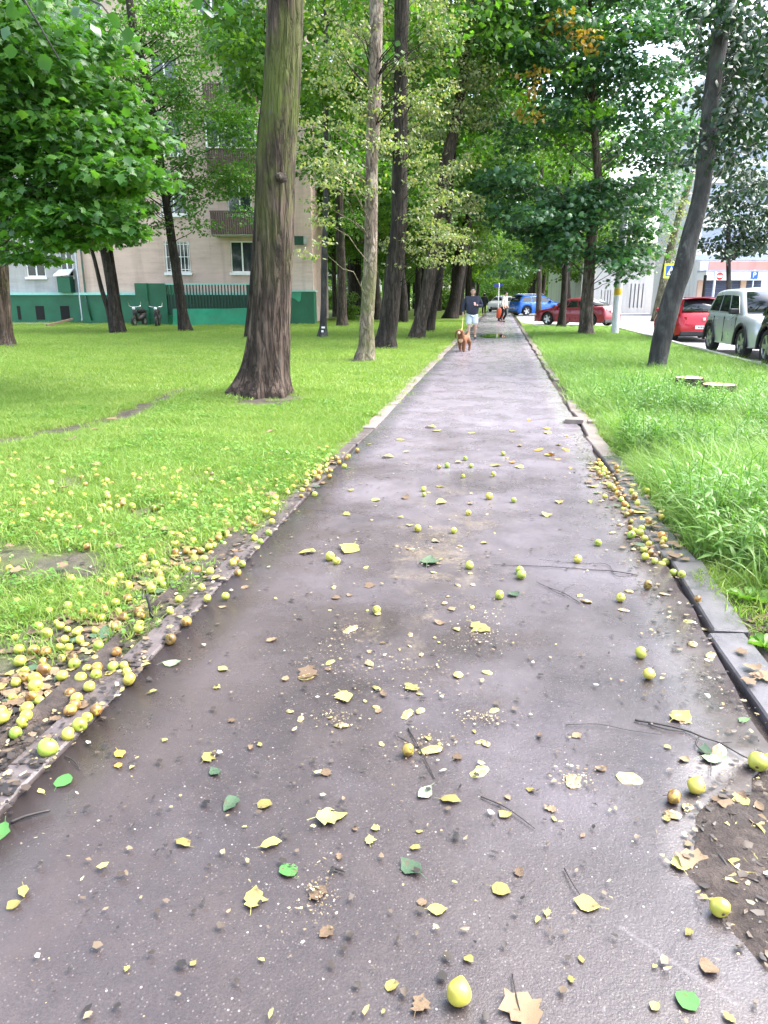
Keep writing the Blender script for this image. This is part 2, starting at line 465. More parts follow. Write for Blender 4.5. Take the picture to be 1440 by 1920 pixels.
def dead_leaf(name, a, b):
    t = NT(name); c = t.coord(); oi = t.n('ShaderNodeObjectInfo')
    f = t.math('ADD', t.math('MULTIPLY', t.noise(c, 40, 5, .7), .7), t.math('MULTIPLY', oi.outputs['Random'], .4))
    col = t.ramp(f, [(.3, a), (.75, b)])
    sp = t.noise(t.coord(True), 26, 5, .7)
    col = t.mix(t.ramp(sp, [(.56, 0), (.66, .85)]), col, (.085, .05, .028))
    return t.done(t.bsdf(col, .6, t.bump(t.noise(c, 90, 4), .5, .003), spec=.35))
M['leaf_y'] = dead_leaf('yellow_fallen_leaf', (.15, .125, .035), (.37, .335, .10))
M['leaf_g'] = dead_leaf('green_fallen_leaf', (.04, .14, .03), (.10, .26, .07))
M['leaf_dg'] = dead_leaf('dark_wet_green_leaf', (.03, .065, .035), (.07, .12, .06))
M['leaf_b'] = dead_leaf('brown_fallen_leaf', (.08, .05, .03), (.22, .155, .09))
M['leaf_o'] = dead_leaf('orange_fallen_leaf', (.38, .19, .03), (.52, .30, .05))
M['leaf_pg'] = dead_leaf('pale_green_leaf_underside', (.15, .21, .12), (.24, .31, .19))
t = NT('mixed_litter'); g = t.n('ShaderNodeNewGeometry')
lc = t.ramp(g.outputs['Random Per Island'], [(0, (.012, .010, .009)), (.5, (.035, .025, .018)), (.72, (.09, .065, .042)), (.86, (.20, .145, .085)), (.93, (.28, .24, .08)), (1, (.34, .31, .27))])
M['litter'] = t.done(t.bsdf(lc, .5))
t = NT('pulp_crumbs'); g = t.n('ShaderNodeNewGeometry')
lc = t.ramp(g.outputs['Random Per Island'], [(0, (.05, .035, .02)), (.4, (.16, .115, .065)), (.75, (.30, .24, .14)), (1, (.44, .39, .25))])
M['crumbs'] = t.done(t.bsdf(lc, .5))
M['twig'] = plain('dark_wet_twig', (.022, .016, .014), .5, var=.3, scale=30)
M['scratch'] = plain('pale_scratch', (.11, .1, .1), .55, var=.3, scale=30)

# ================================================================== ground, path, kerbs, road
XL, XR = -1.42, 0.99          # asphalt edges
def bare(x, y):
    "0..1: how bare of grass the soil is"
    x = np.asarray(x, float); y = np.asarray(y, float)
    n = fbm(x * 1.7 + 5, y * 1.7, 4); n2 = fbm(x * 4.1, y * 4.1 + 31, 3)
    b = np.zeros_like(x)
    near = sstep(-2.35 , -1.7, x) * sstep(4.4, 2.9, y) * (x < -1.4)
    b = np.maximum(b, near * .95)
    b = np.maximum(b, sstep(-3.4, -2.2, x) * sstep(3.9, 2.6, y) * (x < -1.4) * .95)
    strip = sstep(-1.80, -1.58, x) * (x < -1.4) * sstep(20, 4, y) * .6
    b = np.maximum(b, strip)
    d = np.hypot((x + 2.75) / .75, (y - 3.75) / .42); b = np.maximum(b, sstep(1.3, .6, d) * .95)
    tx = -5.35 + (y - 6.5) * .09 + .25 * np.sin(y * .9); b = np.maximum(b, sstep(.42, .1, np.abs(x - tx)) * sstep(5.2, 6.4, y) * sstep(13, 11, y) * .92)
    d = np.hypot(x + 3.35, (y - 10.7) * .9); b = np.maximum(b, sstep(1.05, .35, d) * .85)
    b = np.maximum(b, sstep(1.85, 1.2, x) * (x > 1.05) * sstep(4.6, 3.9, y) * 1.1)
    b = np.maximum(b, sstep(2.2, 1.4, x) * (x > 1.05) * sstep(2.9, 2.2, y))
    for tx, ty, r in ((-3.3, 18.1, .6), (-3.4, 22.4, .6), (3.36, 15.7, .4), (-3.1, 29.7, .7)):
        b = np.maximum(b, sstep(r, .2, np.hypot(x - tx, y - ty)) * .7)
    b = b * (.45 + 1.0 * n) + .95 * (n2 - .5) * (b > .05)
    b = np.maximum(b, .75 * sstep(.52, .66, n) * (x < -1.6) * sstep(9, 4.5, y))
    b = np.maximum(b, ((x > .8) & (x < 1.215)) * 1.0)
    return np.clip(b, 0, 1)
def gz(x, y):
    "height of the ground"
    x = np.asarray(x, float); y = np.asarray(y, float)
    z = np.where((x > -1.545) & (x < .85), -.03, np.where((x >= .85) & (x < 1.2), .004, .033))
    off = np.maximum(-1.7 - x, 0) + np.maximum(x - 1.3, 0)
    und = (fbm(x * .35 + 40, y * .35, 3) - .5) * .10 + (fbm(x * 2.2, y * 2.2 + 7, 3) - .5) * .05
    und = und * sstep(0, 1.2, off) * sstep(70, 40, np.hypot(x, y))
    und = und * sstep(5.4, 4.6, x) * (1 - sstep(36, 38, y) * (x > 0))
    root = np.exp(-((x + 3.62) ** 2 + (y - 11.3) ** 2) / .9) * .10
    return z + und + root
def axis(near0, near1, step, far, extra=()):
    a = list(np.arange(near0, near1 + 1e-6, step))
    s = step
    p = a[-1]
    while p < far: s *= 1.35; p += s; a.append(p)
    s = step; p = a[0]; lo = []
    while p > -far: s *= 1.35; p -= s; lo.append(p)
    a = lo[::-1] + a
    return np.array(sorted(set([round(float(v), 4) for v in a] + list(extra))))
xs = axis(-8, 6.5, .12, 900, (-1.55, -1.54, 1.19, 1.21))
ys = axis(0.5, 24, .12, 900)
X, Y = np.meshgrid(xs, ys)
V = np.stack([X.ravel(), Y.ravel(), gz(X, Y).ravel()], 1)
nx, ny = len(xs), len(ys)
i = np.arange(nx * ny).reshape(ny, nx)
Q = np.stack([i[:-1, :-1].ravel(), i[:-1, 1:].ravel(), i[1:, 1:].ravel(), i[1:, :-1].ravel()], 1)
me = np_mesh('ground', V, Q, [M['ground']], True, {'bare': bare(X.ravel(), Y.ravel())})
tag(link('ground', me), 'lawn ground of soil and grass thatch on both sides of the path', kind='structure')

# asphalt slab with slightly ragged edges, eaten away by soil in the near right corner
py_ = np.concatenate([np.arange(-1.0, 12, .06), np.arange(12, 60, .5), np.arange(60, 171, 5)])
lx = XL + (fbm(py_ * 1.3, py_ * 0 + 3, 4) - .5) * .05
rx = XR + (fbm(py_ * 1.9, py_ * 0 + 13, 4) - .5) * .09
bite = np.sqrt(np.clip(1 - ((py_ - 1.72) / .62) ** 2, 0, 1))
rx = rx - bite * (.2 + .06 * fbm(py_ * 6, py_ * 0, 3))
rx = np.where(py_ < 1.75, np.maximum(rx, XR - .28 + np.clip(1.75 - py_, 0, 9) * .9), rx)
wid = 9
Vt = []; n = len(py_)
for k in range(wid):
    f = k / (wid - 1)
    x = lx + (rx - lx) * f
    z = PATH_Z + (fbm(x * .9, py_ * .9 + 50, 3) - .5) * .012 * (0 < k < wid - 1) * .5
    Vt.append(np.stack([x, py_, z], 1))
Vb0 = Vt[0].copy(); Vb0[:, 2] -= .09; Vb1 = Vt[-1].copy(); Vb1[:, 2] -= .09
cols = [Vb0] + Vt + [Vb1]
V = np.concatenate(cols)
Q = []
for k in range(len(cols) - 1):
    a = k * n + np.arange(n - 1); b = (k + 1) * n + np.arange(n - 1)
    Q.append(np.stack([a, b, b + 1, a + 1], 1))
me = np_mesh('asphalt_path', V, np.concatenate(Q), [M['asphalt']], True)
path = tag(link('asphalt_path', me), 'wet purplish brown asphalt footpath strewn with apples and leaves', kind='structure')
mm = me; 
# puddle
pc = G(925, 630)
mb = MB(); vs = []
for k in range(28):
    a = 2 * math.pi * k / 28; r = 1 + .28 * (vnoise(math.cos(a) * 2 + 5, math.sin(a) * 2 + 5) - .5)
    vs.append((pc[0] + .5 * r * math.cos(a), pc[1] + 1.5 * r * math.sin(a), PATH_Z + .012))
mb.add(vs, [tuple(range(28))])
tag(mb.build('puddle', M['water']), 'still puddle reflecting green trees beyond the man', kind='structure')

# kerb stones: flush slabs on the left, raised and tilted ones on the right
def stone_mesh(name, wdt, ln, hgt, seed):
    bm = bmesh.new(); bmesh.ops.create_cube(bm, size=1)
    r = random.Random(seed)
    for v in bm.verts:
        v.co.x *= wdt; v.co.y *= ln; v.co.z *= hgt
        v.co.x += r.uniform(-.006, .006); v.co.y += r.uniform(-.012, .012); v.co.z += r.uniform(-.006, .006)
    bmesh.ops.bevel(bm, geom=bm.edges[:], offset=.008, segments=1, affect='EDGES')
    me = bpy.data.meshes.new(name); bm.to_mesh(me); bm.free()
    return me
kl = empty('left_kerb', (0, 0, 0), label='flush kerb of worn concrete slabs between path and lawn', kind='structure')
kms = [stone_mesh('kerb_stone', .115, .985, .16, s) for s in range(4)]
for m_ in kms: m_.materials.append(M['kerb'])
kmp = [stone_mesh('pale_kerb_stone', .16, .985, .16, s + 20) for s in range(3)]
for m_ in kmp: m_.materials.append(M['kerb_pale'])
kmr = [stone_mesh('right_kerb_stone', .17, .985, .16, s + 40) for s in range(3)]
for m_ in kmr: m_.materials.append(M['kerb_r'])
r_ = random.Random(4)
y = -.4
while y < 60:
    o = link('kerb_stone', (kms if y < 8.5 else kmp)[r_.randrange(3)], kl, (XL - .075 + r_.uniform(-.018, .018), y + .5, PATH_Z - .074 + r_.uniform(-.008, .010)))
    o.rotation_euler = (r_.uniform(-.012, .012), r_.uniform(-.03, .03), r_.uniform(-.018, .018))
    y += 1.0
kr = empty('right_kerb', (0, 0, 0), label='raised kerb of grey slabs with dark gap beside tall grass', kind='structure')
y = 2.33
k = 0
while y < 40:
    if 11.2 < y < 12.4 or 13.2 < y < 14.0: y += 1.0; continue
    o = link('kerb_stone', (kmr if y < 6.5 else kmp)[k % 3], kr, (1.118 + .02 * math.sin(k * 2.1), y + .5, PATH_Z - .070 + .006 * math.sin(k * 1.7)))
    o.rotation_euler = (r_.uniform(-.012, .012), -.05 + r_.uniform(-.03, .03) if k < 5 else r_.uniform(-.03, .03), (.045, -.02, .05, -.03, .02)[k % 5])
    y += 1.0; k += 1
# soil washed over the left kerb
mb = MB(); yy_ = np.arange(1.2, 4.7, .06); vs = []
e_ = XL - .23 + .20 * sstep(.46, .76, fbm(yy_ * 1.6 + 3, yy_ * 0 + 5, 3)) + .04 * (fbm(yy_ * 8, yy_ * 0, 2) - .5)
for q, yv in zip(e_, yy_):
    for f in (0, .35, .7, 1):
        x_ = -1.66 + (q + 1.66) * f; vs.append((x_, yv, (PATH_Z + .004 + .022 * (1 - f)) if f < 1 else PATH_Z - .012))
mb.add(vs, [(k * 4 + j, k * 4 + j + 1, k * 4 + j + 5, k * 4 + j + 4) for k in range(len(yy_) - 1) for j in range(3)])
o = mb.build('soil_spill', M['ground'], smooth=True)
a_ = o.data.attributes.new('bare', 'FLOAT', 'POINT'); a_.data.foreach_set('value', [1.0] * len(o.data.vertices))
tag(o, 'dark soil washed over the near left kerb slabs', kind='structure')
# loose broken slab near the weeds
mb = MB(); p = G(1088, 792)
prism(mb, [(-.20, -.10), (.02, -.13), (.05, .10), (-.16, .13)], 'z', PATH_Z + .002, PATH_Z + .05)
prism(mb, [(.08, -.16), (.22, -.12), (.2, .06), (.09, .05)], 'z', PATH_Z - .002, PATH_Z + .04)
tag(mb.build('broken_kerb_slab', M['kerb_pale'], loc=(p[0], p[1], 0)), 'pale broken kerb slab lying at the right edge of path', 'kerb slab')

# soil spilling over the path's near right corner
mb = MB(); vs = []; cx, cy = 1.15, 1.75
for k in range(40):
    a = 2 * math.pi * k / 40; r = 1 + .3 * (fbm(math.cos(a) * 2.3 + 9, math.sin(a) * 2.3 + 4, 3) - .5)
    vs.append((cx + .60 * r * math.cos(a), cy + .63 * r * math.sin(a), PATH_Z - .03))
vs2 = [(cx + (x - cx) * .80, cy + (y_ - cy) * .72, PATH_Z + .008 + .02 * float(vnoise(x * 9, y_ * 9))) for x, y_, z in vs]
vs3 = [(cx + (x - cx) * .35, cy + (y_ - cy) * .35, PATH_Z + .02 + .02 * float(vnoise(x * 5, y_ * 5))) for x, y_, z in vs]
mb.add(vs + vs2 + vs3, [(k, (k + 1) % 40, 40 + (k + 1) % 40, 40 + k) for k in range(40)] + [(40 + k, 40 + (k + 1) % 40, 80 + (k + 1) % 40, 80 + k) for k in range(40)] + [tuple(range(80, 120))])
o = mb.build('soil_patch', None or M['ground'], smooth=True)
a_ = o.data.attributes.new('bare', 'FLOAT', 'POINT'); a_.data.foreach_set('value', [1.0] * len(o.data.vertices))
tag(o, 'bare muddy soil spilling onto path corner beside the kerb end', kind='structure')

# road and parking bay on the right
mb = MB()
mb.add([(5.75, -40, .036), (15.5, -40, .036), (15.5, 300, .036), (5.75, 300, .036)], [(0, 1, 2, 3)])
tag(mb.build('road', M['road']), 'pale concrete road with cars parked along its edge', kind='structure')
mb = MB()
mb.add([(1.9, 39.5, .040), (5.75, 38.5, .040), (5.75, 82, .040), (1.3, 82, .040), (1.3, 47, .040), (1.9, 44, .040)], [(0, 1, 2, 3, 4, 5)])
tag(mb.build('parking_bay', M['road']), 'paved parking bay between path and road beyond the verge', kind='structure')
rk = empty('road_kerb', (0, 0, 0), label='grey kerb between the green verge and the road', kind='structure')
rks = stone_mesh('road_kerb_stone', .15, 1.98, .22, 77); rks.materials.append(M['road'])
y = 2.0
while y < 38:
    o = link('kerb_stone', rks, rk, (5.68 + r_.uniform(-.01, .01), y + 1, .025)); y += 2
mb = MB(); mb.add([(15.7, -40, .06), (22, -40, .06), (22, 300, .06), (15.7, 300, .06)], [(0, 1, 2, 3)])
tag(mb.build('far_pavement', M['road']), 'pale pavement along the far side of the road', kind='structure')

# ================================================================== buildings
def mat_wall(name, col, var=.17, course=0):
    t = NT(name); c = t.coord()
    n = t.noise(c, .6, 6, .65); n2 = t.noise(t.coord(False, (.5, .5, 4)), 1.2, 5, .7)
    f = t.mix(.5, n, n2)
    cc = t.ramp(f, [(.32, [x * (1 - var * 1.6) for x in col]), (.5, col), (.68, [min(1, x * (1 + var)) for x in col])])
    st_ = t.noise(t.coord(False, (1.6, 1.6, .16)), 1.0, 5, .6)
    cc = t.mix(t.ramp(st_, [(.50, 0), (.70, .45)]), cc, [x * .55 for x in col])
    return t.done(t.bsdf(cc, .85, t.bump(t.noise(c, 14, 5), .3, .02), spec=.2))
M['wall_pink'] = mat_wall('pinkish_plaster', (.56, .415, .365))
M['wall_grey'] = mat_wall('grey_plaster', (.40, .38, .39))
M['wall_pale'] = mat_wall('pale_plaster', (.55, .53, .52))
M['white'] = plain('white_paint', (.78, .78, .78), .5, var=.05)
M['green_paint'] = plain('dark_green_paint', (.006, .10, .05), .5, var=.25, scale=.8)
M['green_tarp'] = plain('emerald_green_tarp', (.008, .20, .10), .4, var=.3, scale=1.2, bump=.2)
M['green_dark'] = plain('deep_green_metal', (.004, .045, .026), .5, var=.2)
M['teal_trim'] = plain('turquoise_trim', (.25, .55, .50), .4, var=.1)
M['glass'] = plain('dark_window_glass', (.03, .04, .045), .06, var=.2, spec=.8)
M['curtain'] = plain('pale_green_curtain', (.30, .36, .33), .8, var=.3, scale=3)
M['brown_board'] = plain('brown_balcony_board', (.085, .05, .042), .6, var=.2)
M['metal_grey'] = plain('grey_galvanised_metal', (.36, .37, .37), .4, metallic=.5, var=.15)
M['dark'] = plain('dark_void', (.008, .008, .008), .9)
M['wood'] = plain('weathered_board', (.20, .14, .10), .7, var=.25)

BD = 44.5
bld = empty('apartment_building', tuple(FW * BD), YAW, 'pinkish plastered apartment house with dark green base behind the lawn trees', 'apartment building')
def wall_holes(mb, u0, u1, z0, z1, holes, yf=0, depth=.18):
    us = sorted(set([u0, u1] + [h[0] for h in holes] + [h[1] for h in holes])); us = [u for u in us if u0 <= u <= u1]
    zs = sorted(set([z0, z1] + [h[2] for h in holes] + [h[3] for h in holes])); zs = [z for z in zs if z0 <= z <= z1]
    for a, b in zip(us, us[1:]):
        for c, d in zip(zs, zs[1:]):
            mu, mz = (a + b) / 2, (c + d) / 2
            if any(h[0] < mu < h[1] and h[2] < mz < h[3] for h in holes): continue
            mb.add([(a, yf, c), (b, yf, c), (b, yf, d), (a, yf, d)], [(0, 1, 2, 3)])
    for a, b, c, d in holes:
        y2 = yf + depth
        mb.add([(a, yf, c), (b, yf, c), (b, yf, d), (a, yf, d), (a, y2, c), (b, y2, c), (b, y2, d), (a, y2, d)],
               [(0, 1, 5, 4), (1, 2, 6, 5), (2, 3, 7, 6), (3, 0, 4, 7)])
def window(u0, u1, z0, z1, parent, yf=0, bars=False, mull=(.5,), mat=None):
    mb = MB(); t_ = .07; y0, y1 = yf + .07, yf + .13
    mb.box(u0 + .003, u0 + t_, y0, y1, z0 + .003, z1 - .003); mb.box(u1 - t_, u1 - .003, y0, y1, z0 + .003, z1 - .003)
    mb.box(u0 + t_, u1 - t_, y0, y1, z0 + .003, z0 + t_); mb.box(u0 + t_, u1 - t_, y0, y1, z1 - t_, z1 - .003)
    for f in mull:
        c = u0 + (u1 - u0) * f; mb.box(c - .04, c + .04, y0 - .003, y1, z0 + t_, z1 - t_)
    fr = mb.build('window', mat or M['white'], parent)
    pb = MB(); pb.add([(u0 + t_, yf + .10, z0 + t_), (u1 - t_, yf + .10, z0 + t_), (u1 - t_, yf + .10, z1 - t_), (u0 + t_, yf + .10, z1 - t_)], [(0, 1, 2, 3)])
    pb.build('pane', M['glass'], fr)
    cb = MB()
    for s in (0, 1):
        a = u0 + t_ + .02 if s == 0 else u1 - t_ - (u1 - u0) * .30
        n = 9
        pts = [(a + (u1 - u0) * .26 * k / n, yf + .17 + .02 * (k % 2)) for k in range(n + 1)]
        cb.add([(x, y, z) for x, y in pts for z in (z0, z1)], [(2 * k, 2 * k + 2, 2 * k + 3, 2 * k + 1) for k in range(n)])
    cb.build('curtain', M['curtain'], fr)
    sb = MB(); sb.box(u0 - .08, u1 + .08, yf - .12, yf + .05, z0 - .14, z0 - .003)
    sb.build('sill', M['white'], fr)
    if bars:
        bb = MB(); n = 7
        for k in range(n): c = u0 + (u1 - u0) * (k + .5) / n; bb.box(c - .015, c + .015, yf - .04, yf - .01, z0, z1)
        for f in (.1, .5, .9): z = z0 + (z1 - z0) * f; bb.box(u0, u1, yf - .045, yf - .015, z - .015, z + .015)
        bb.build('grille', M['white'], fr)
FL = 3.1
UR = fz(586, 500, BD)[0]; UM = fz(146, 500, BD)[0]; UL = UM - 22
wcols = []
for px0, px1 in ((309, 356), (432, 476)): wcols.append((fz(px0, 480, BD)[0], fz(px1, 480, BD)[0]))
z0w, z1w = fz(450, 511, BD)[1], fz(450, 452, BD)[1]
holes = []
for a, b in wcols + [(UM + 1.2, UM + 2.7)]:
    for fl in range(5):
        if a > UM + 2 or fl > 0: holes.append((a, b, z0w + FL * fl, z1w + FL * fl))
mb = MB(); wall_holes(mb, UM, UR, 1.3, 17.2, holes)
mb.add([(UR, 0, 0), (UR, 12, 0), (UR, 12, 17.2), (UR, 0, 17.2)], [(0, 1, 2, 3)])
mb.build('wall', M['wall_pink'], bld)
for h in holes: window(*h, bld, bars=(h[2] < 4 and h[0] < wcols[1][0] - .1))
# grey recessed wing to the left
REC = 1.0
gh = []
for a, b in ((fz(47, 490, BD + 1)[0], fz(83, 490, BD + 1)[0]), (fz(112, 490, BD + 1)[0], fz(136, 490, BD + 1)[0]), (UM - 7.5, UM - 6.1), (UM - 11, UM - 9.6)):
    for fl in range(5): gh.append((a, b, 2.65 + FL * fl, 4.4 + FL * fl))
mb = MB(); wall_holes(mb, UL, UM - .003, 1.3, 17.2, gh, REC)
mb.add([(UM, .002, 1.3), (UM, REC, 1.3), (UM, REC, 17.2), (UM, .002, 17.2)], [(0, 1, 2, 3)])
mb.build('wing_wall', M['wall_grey'], bld)
for h in gh: window(*h, bld, yf=REC)
mb = MB(); mb.box(UL - .3, UR + .4, -.5, 12.5, 17.2, 17.5); mb.build('roof', M['metal_grey'], bld)
# green base with trim and vents
zp = 1.62
mb = MB(); mb.box(UL, UM - .003, .75, REC + .2, -.1, zp); mb.box(UM, UR + .05, -.18, .1, -.1, zp)
mb.build('plinth', M['green_paint'], bld)
mb = MB(); mb.box(UL, UM - .003, .65, REC + .1, zp + .002, zp + .14); mb.box(UM, UR + .08, -.28, -.002, zp + .002, zp + .14)
mb.build('plinth_trim', M['teal_trim'], bld)
for px0, px1 in ((22, 28), (57, 73), (104, 121)):
    u0, u1 = fz(px0, 590, BD)[0], fz(px1, 590, BD)[0]
    mb = MB(); mb.box(u0, u1, .73, .78, fz(0, 600, BD)[1], fz(0, 574, BD)[1]); mb.build('vent_opening', M['dark'], bld)
# porch hood (green, white roof)
u0, u1 = fz(103, 530, BD)[0], fz(127, 530, BD)[0]
mb = MB(); mb.box(u0, u1, .3, REC - .003, zp + .145, 2.65); mb.build('cellar_hatch', M['green_paint'], bld)
mb = MB(); mb.add([(u0 - .15, .2, 2.66), (u1 + .05, .2, 2.72), (u1 + .05, REC - .01, 3.05), (u0 - .1, REC - .01, 3.0), (u0 - .15, .2, 2.72), (u1 + .05, .2, 2.78), (u1 + .05, REC - .01, 3.11), (u0 - .1, REC - .01, 3.06)],
       [(0, 3, 2, 1), (4, 5, 6, 7), (0, 1, 5, 4), (1, 2, 6, 5), (2, 3, 7, 6), (3, 0, 4, 7)])
mb.build('hatch_roof', M['white'], bld)
# downpipe
mb = MB(); ud = UM - .25
mb.tube([(ud, .55, 17.1), (ud, .55, 1.9), (ud + .05, .42, 1.3), (ud + .08, .4, .35), (ud + .12, .2, .15)], .11, 10)
mb.build('downpipe', M['metal_grey'], bld, smooth=True)
mb = MB(); mb.tube([(UM + .3, -.1, 14), (UM + .3, -.1, 1.8), (UM + .35, -.3, 1.5), (UM + .6, -.32, .2)], .05, 8); mb.build('cable_pipe', M['green_dark'], bld, smooth=True)
# balconies
ub0, ub1 = fz(402, 410, BD)[0], fz(492, 410, BD)[0]
for fl in range(4):
    zb = 4.93 + FL * fl
    mb = MB(); mb.box(ub0, ub1, -1.05, -.003, zb - .14, zb); bal = mb.build('balcony', M['wall_pale'], bld)
    n = 22
    me = None
    for k in range(n):
        x = ub0 + (ub1 - ub0) * k / n
        if me is None:
            sb = MB(); sb.box(.006, (ub1 - ub0) / n - .012, 0, .03, 0, 1.15); o = sb.build('slat', M['brown_board'], bal); me = o.data
        else: o = link('slat', me, bal)
        o.location = (x, -1.08, zb - .1)
    mb = MB(); mb.box(ub0 - .003, ub0 + .03, -1.04, -.003, zb + .003, zb + 1.05); mb.box(ub1 - .03, ub1 + .003, -1.04, -.003, zb + .003, zb + 1.05)
    mb.box(ub0 - .02, ub1 + .02, -1.11, -1.045, zb + 1.06, zb + 1.12); mb.build('railing', M['brown_board'], bal)
    if fl in (1, 3):   # glazed balconies
        mb = MB(); mb.box(ub0, ub1, -1.03, -.99, zb + 1.12, zb + 1.2); mb.box(ub0, ub1, -1.03, -.99, zb + 2.5, zb + 2.6)
        for k in range(5): x = ub0 + (ub1 - ub0 - .08) * k / 4; mb.box(x, x + .08, -1.035, -.985, zb + 1.2, zb + 2.5)
        mb.build('glazing_frame', M['white'], bal)
        mb = MB(); mb.add([(ub0, -1.0, zb + 1.2), (ub1, -1.0, zb + 1.2), (ub1, -1.0, zb + 2.5), (ub0, -1.0, zb + 2.5)], [(0, 1, 2, 3)]); mb.build('glazing', M['glass'], bal)
# small green box on the wall near the corner
u0, z0 = fz(553, 459, BD); u1, z1 = fz(576, 443, BD)
mb = MB(); mb.box(u0, u1 - .2, -.16, -.003, z0, z1, 0); mb.box(u1 - .197, u1, -.15, -.003, z0 + .02, z1 - .02, 1)
mb.build('wall_box', [M['green_dark'], M['metal_grey']], bld)

# green ramp enclosure in front of the house
RD = 41.6
u0, u1, um = fz(255, 570, RD)[0], fz(466, 570, RD)[0], fz(312, 570, RD)[0]
zt = fz(0, 531, RD)[1]; zmid = fz(0, 553, RD)[1]; zlow = fz(0, 580, RD)[1]
ramp = empty('cellar_entrance', tuple(FW * RD), YAW, 'dark green cellar entrance enclosure with barred railing against the house', 'entrance enclosure')
mb = MB(); mb.box(u0, u0 + .65, 0, 2.2, -.1, zt); mb.box(u0 + .65, um, .12, 2.2, -.1, zt - .004); mb.build('solid_panel', M['green_paint'], ramp)
mb = MB(); mb.box(um, u1, .25, .3, zlow - .3, zmid); mb.build('lower_panel', M['green_dark'], ramp)
n = 26; me = None
for k in range(n):
    x = um + (u1 - um) * (k + .5) / n
    if me is None:
        b_ = MB(); b_.box(-.03, .03, .20, .245, zlow, zt - .08); o = b_.build('bar', M['green_dark'], ramp); me = o.data
    else: o = link('bar', me, ramp)
    o.location = (x, 0, 0)
mb = MB(); mb.box(um - .05, u1 + .05, .12, .34, zt - .08, zt); mb.build('top_rail', M['teal_trim'], ramp)
mb = MB(); mb.box(u1 - .06, u1 + .06, .16, .28, 0, zt - .082); mb.build('post', M['green_dark'], ramp)
# tarp-covered low wall
mb = MB(); xs_ = np.linspace(fz(327, 590, RD)[0], fz(470, 590, RD)[0], 26)
vs = []
for k, x in enumerate(xs_):
    for j in range(5):
        f = j / 4; vs.append((x, -.55 + .1 * float(vnoise(x * 1.1, f * 3)) + .25 * f, -.03 + (zlow + .05) * f + .06 * float(vnoise(x * .8, 3)) * f))
mb.add(vs, [(k * 5 + j, k * 5 + 5 + j, k * 5 + 6 + j, k * 5 + 1 + j) for k in range(25) for j in range(4)])
nb = len(mb.v)
mb.add([p for k in range(26) for p in (vs[k * 5 + 4], (vs[k * 5 + 4][0], .15, vs[k * 5 + 4][2]))], [(2 * k, 2 * k + 2, 2 * k + 3, 2 * k + 1) for k in range(25)])
mb.build('tarp_wall', M['green_tarp'], ramp, smooth=True)
# green cabinet at the house corner
cab = empty('green_cabinet', tuple(FW * 42.6), YAW, 'tall green metal cabinet with draped sheet at the house corner', 'cabinet')
u0, u1 = fz(544, 570, 42.6)[0], fz(589, 570, 42.6)[0]; zt = fz(0, 547, 42.6)[1]
mb = MB(); mb.box(u0, u1, 0, 1.6, -.1, zt); mb.build('body', M['green_paint'], cab)
mb = MB(); mb.box(u0 - .04, u1 + .08, -.06, 1.66, zt + .002, zt + .07); mb.build('lid', M['teal_trim'], cab)
mb = MB(); mb.add([(u0, -.02, zt - .02), (u0 + .65, -.02, zt - .02), (u0 + .6, -.05, zt - .45), (u0 + .5, -.06, zt - .55), (u0 + .3, -.05, zt - .4), (u0 + .05, -.04, zt - .28)], [(0, 1, 2, 3, 4, 5)]); mb.build('draped_sheet', M['green_tarp'], cab)
# boards lying by the base
mb = MB(); p0 = G(88, 612, .03); p1 = P(136, 598, gd(607))
mb.tube([tuple(p0 + np.array([0, 0, .05])), tuple(p1)], .07, 4)
tag(mb.build('board', M['wood']), 'weathered wooden board leaning near the green base vents', 'board')
mb = MB(); p0 = G(60, 608, .03)
mb.box(-1.0, 1.0, -.3, .3, 0, .07, M=Matrix.Translation(Vector((p0[0], p0[1], .03))) @ Matrix.Rotation(YAW, 4, 'Z'))
tag(mb.build('metal_sheet', M['metal_grey'], bevel=.01), 'grey sheet lying on the grass below the base vents', 'sheet')

# distant pale block glimpsed between trunks
dist = empty('distant_block', tuple(FW * 118), YAW, 'pale far apartment block glimpsed between tree trunks beyond the house', 'apartment block')
u0, u1 = fz(540, 520, 118)[0], fz(715, 520, 118)[0]
mb = MB(); hs_ = [(u0 + 2 + 3.2 * k, u0 + 3.6 + 3.2 * k, 3 + 3 * f, 4.6 + 3 * f) for k in range(6) for f in range(5)]
wall_holes(mb, u0, u1, 2.2, 20, hs_); mb.add([(u1, 0, 0), (u1, 14, 0), (u1, 14, 20), (u1, 0, 20)], [(0, 1, 2, 3)]); mb.build('wall', M['wall_pale'], dist)
mb = MB(); mb.box(u0 - .1, u1 + .1, -.2, .1, -.2, 2.2); mb.build('base', M['wall_pink'], dist)
for h in hs_:
    mb = MB(); a, b, c, d = h; mb.add([(a, .15, c), (b, .15, c), (b, .15, d), (a, .15, d)], [(0, 1, 2, 3)]); mb.build('window', M['glass'], dist)
mb = MB(); mb.box(u0 - .3, u1 + .3, -.3, 14.3, 20, 20.4); mb.build('roof', M['metal_grey'], dist)

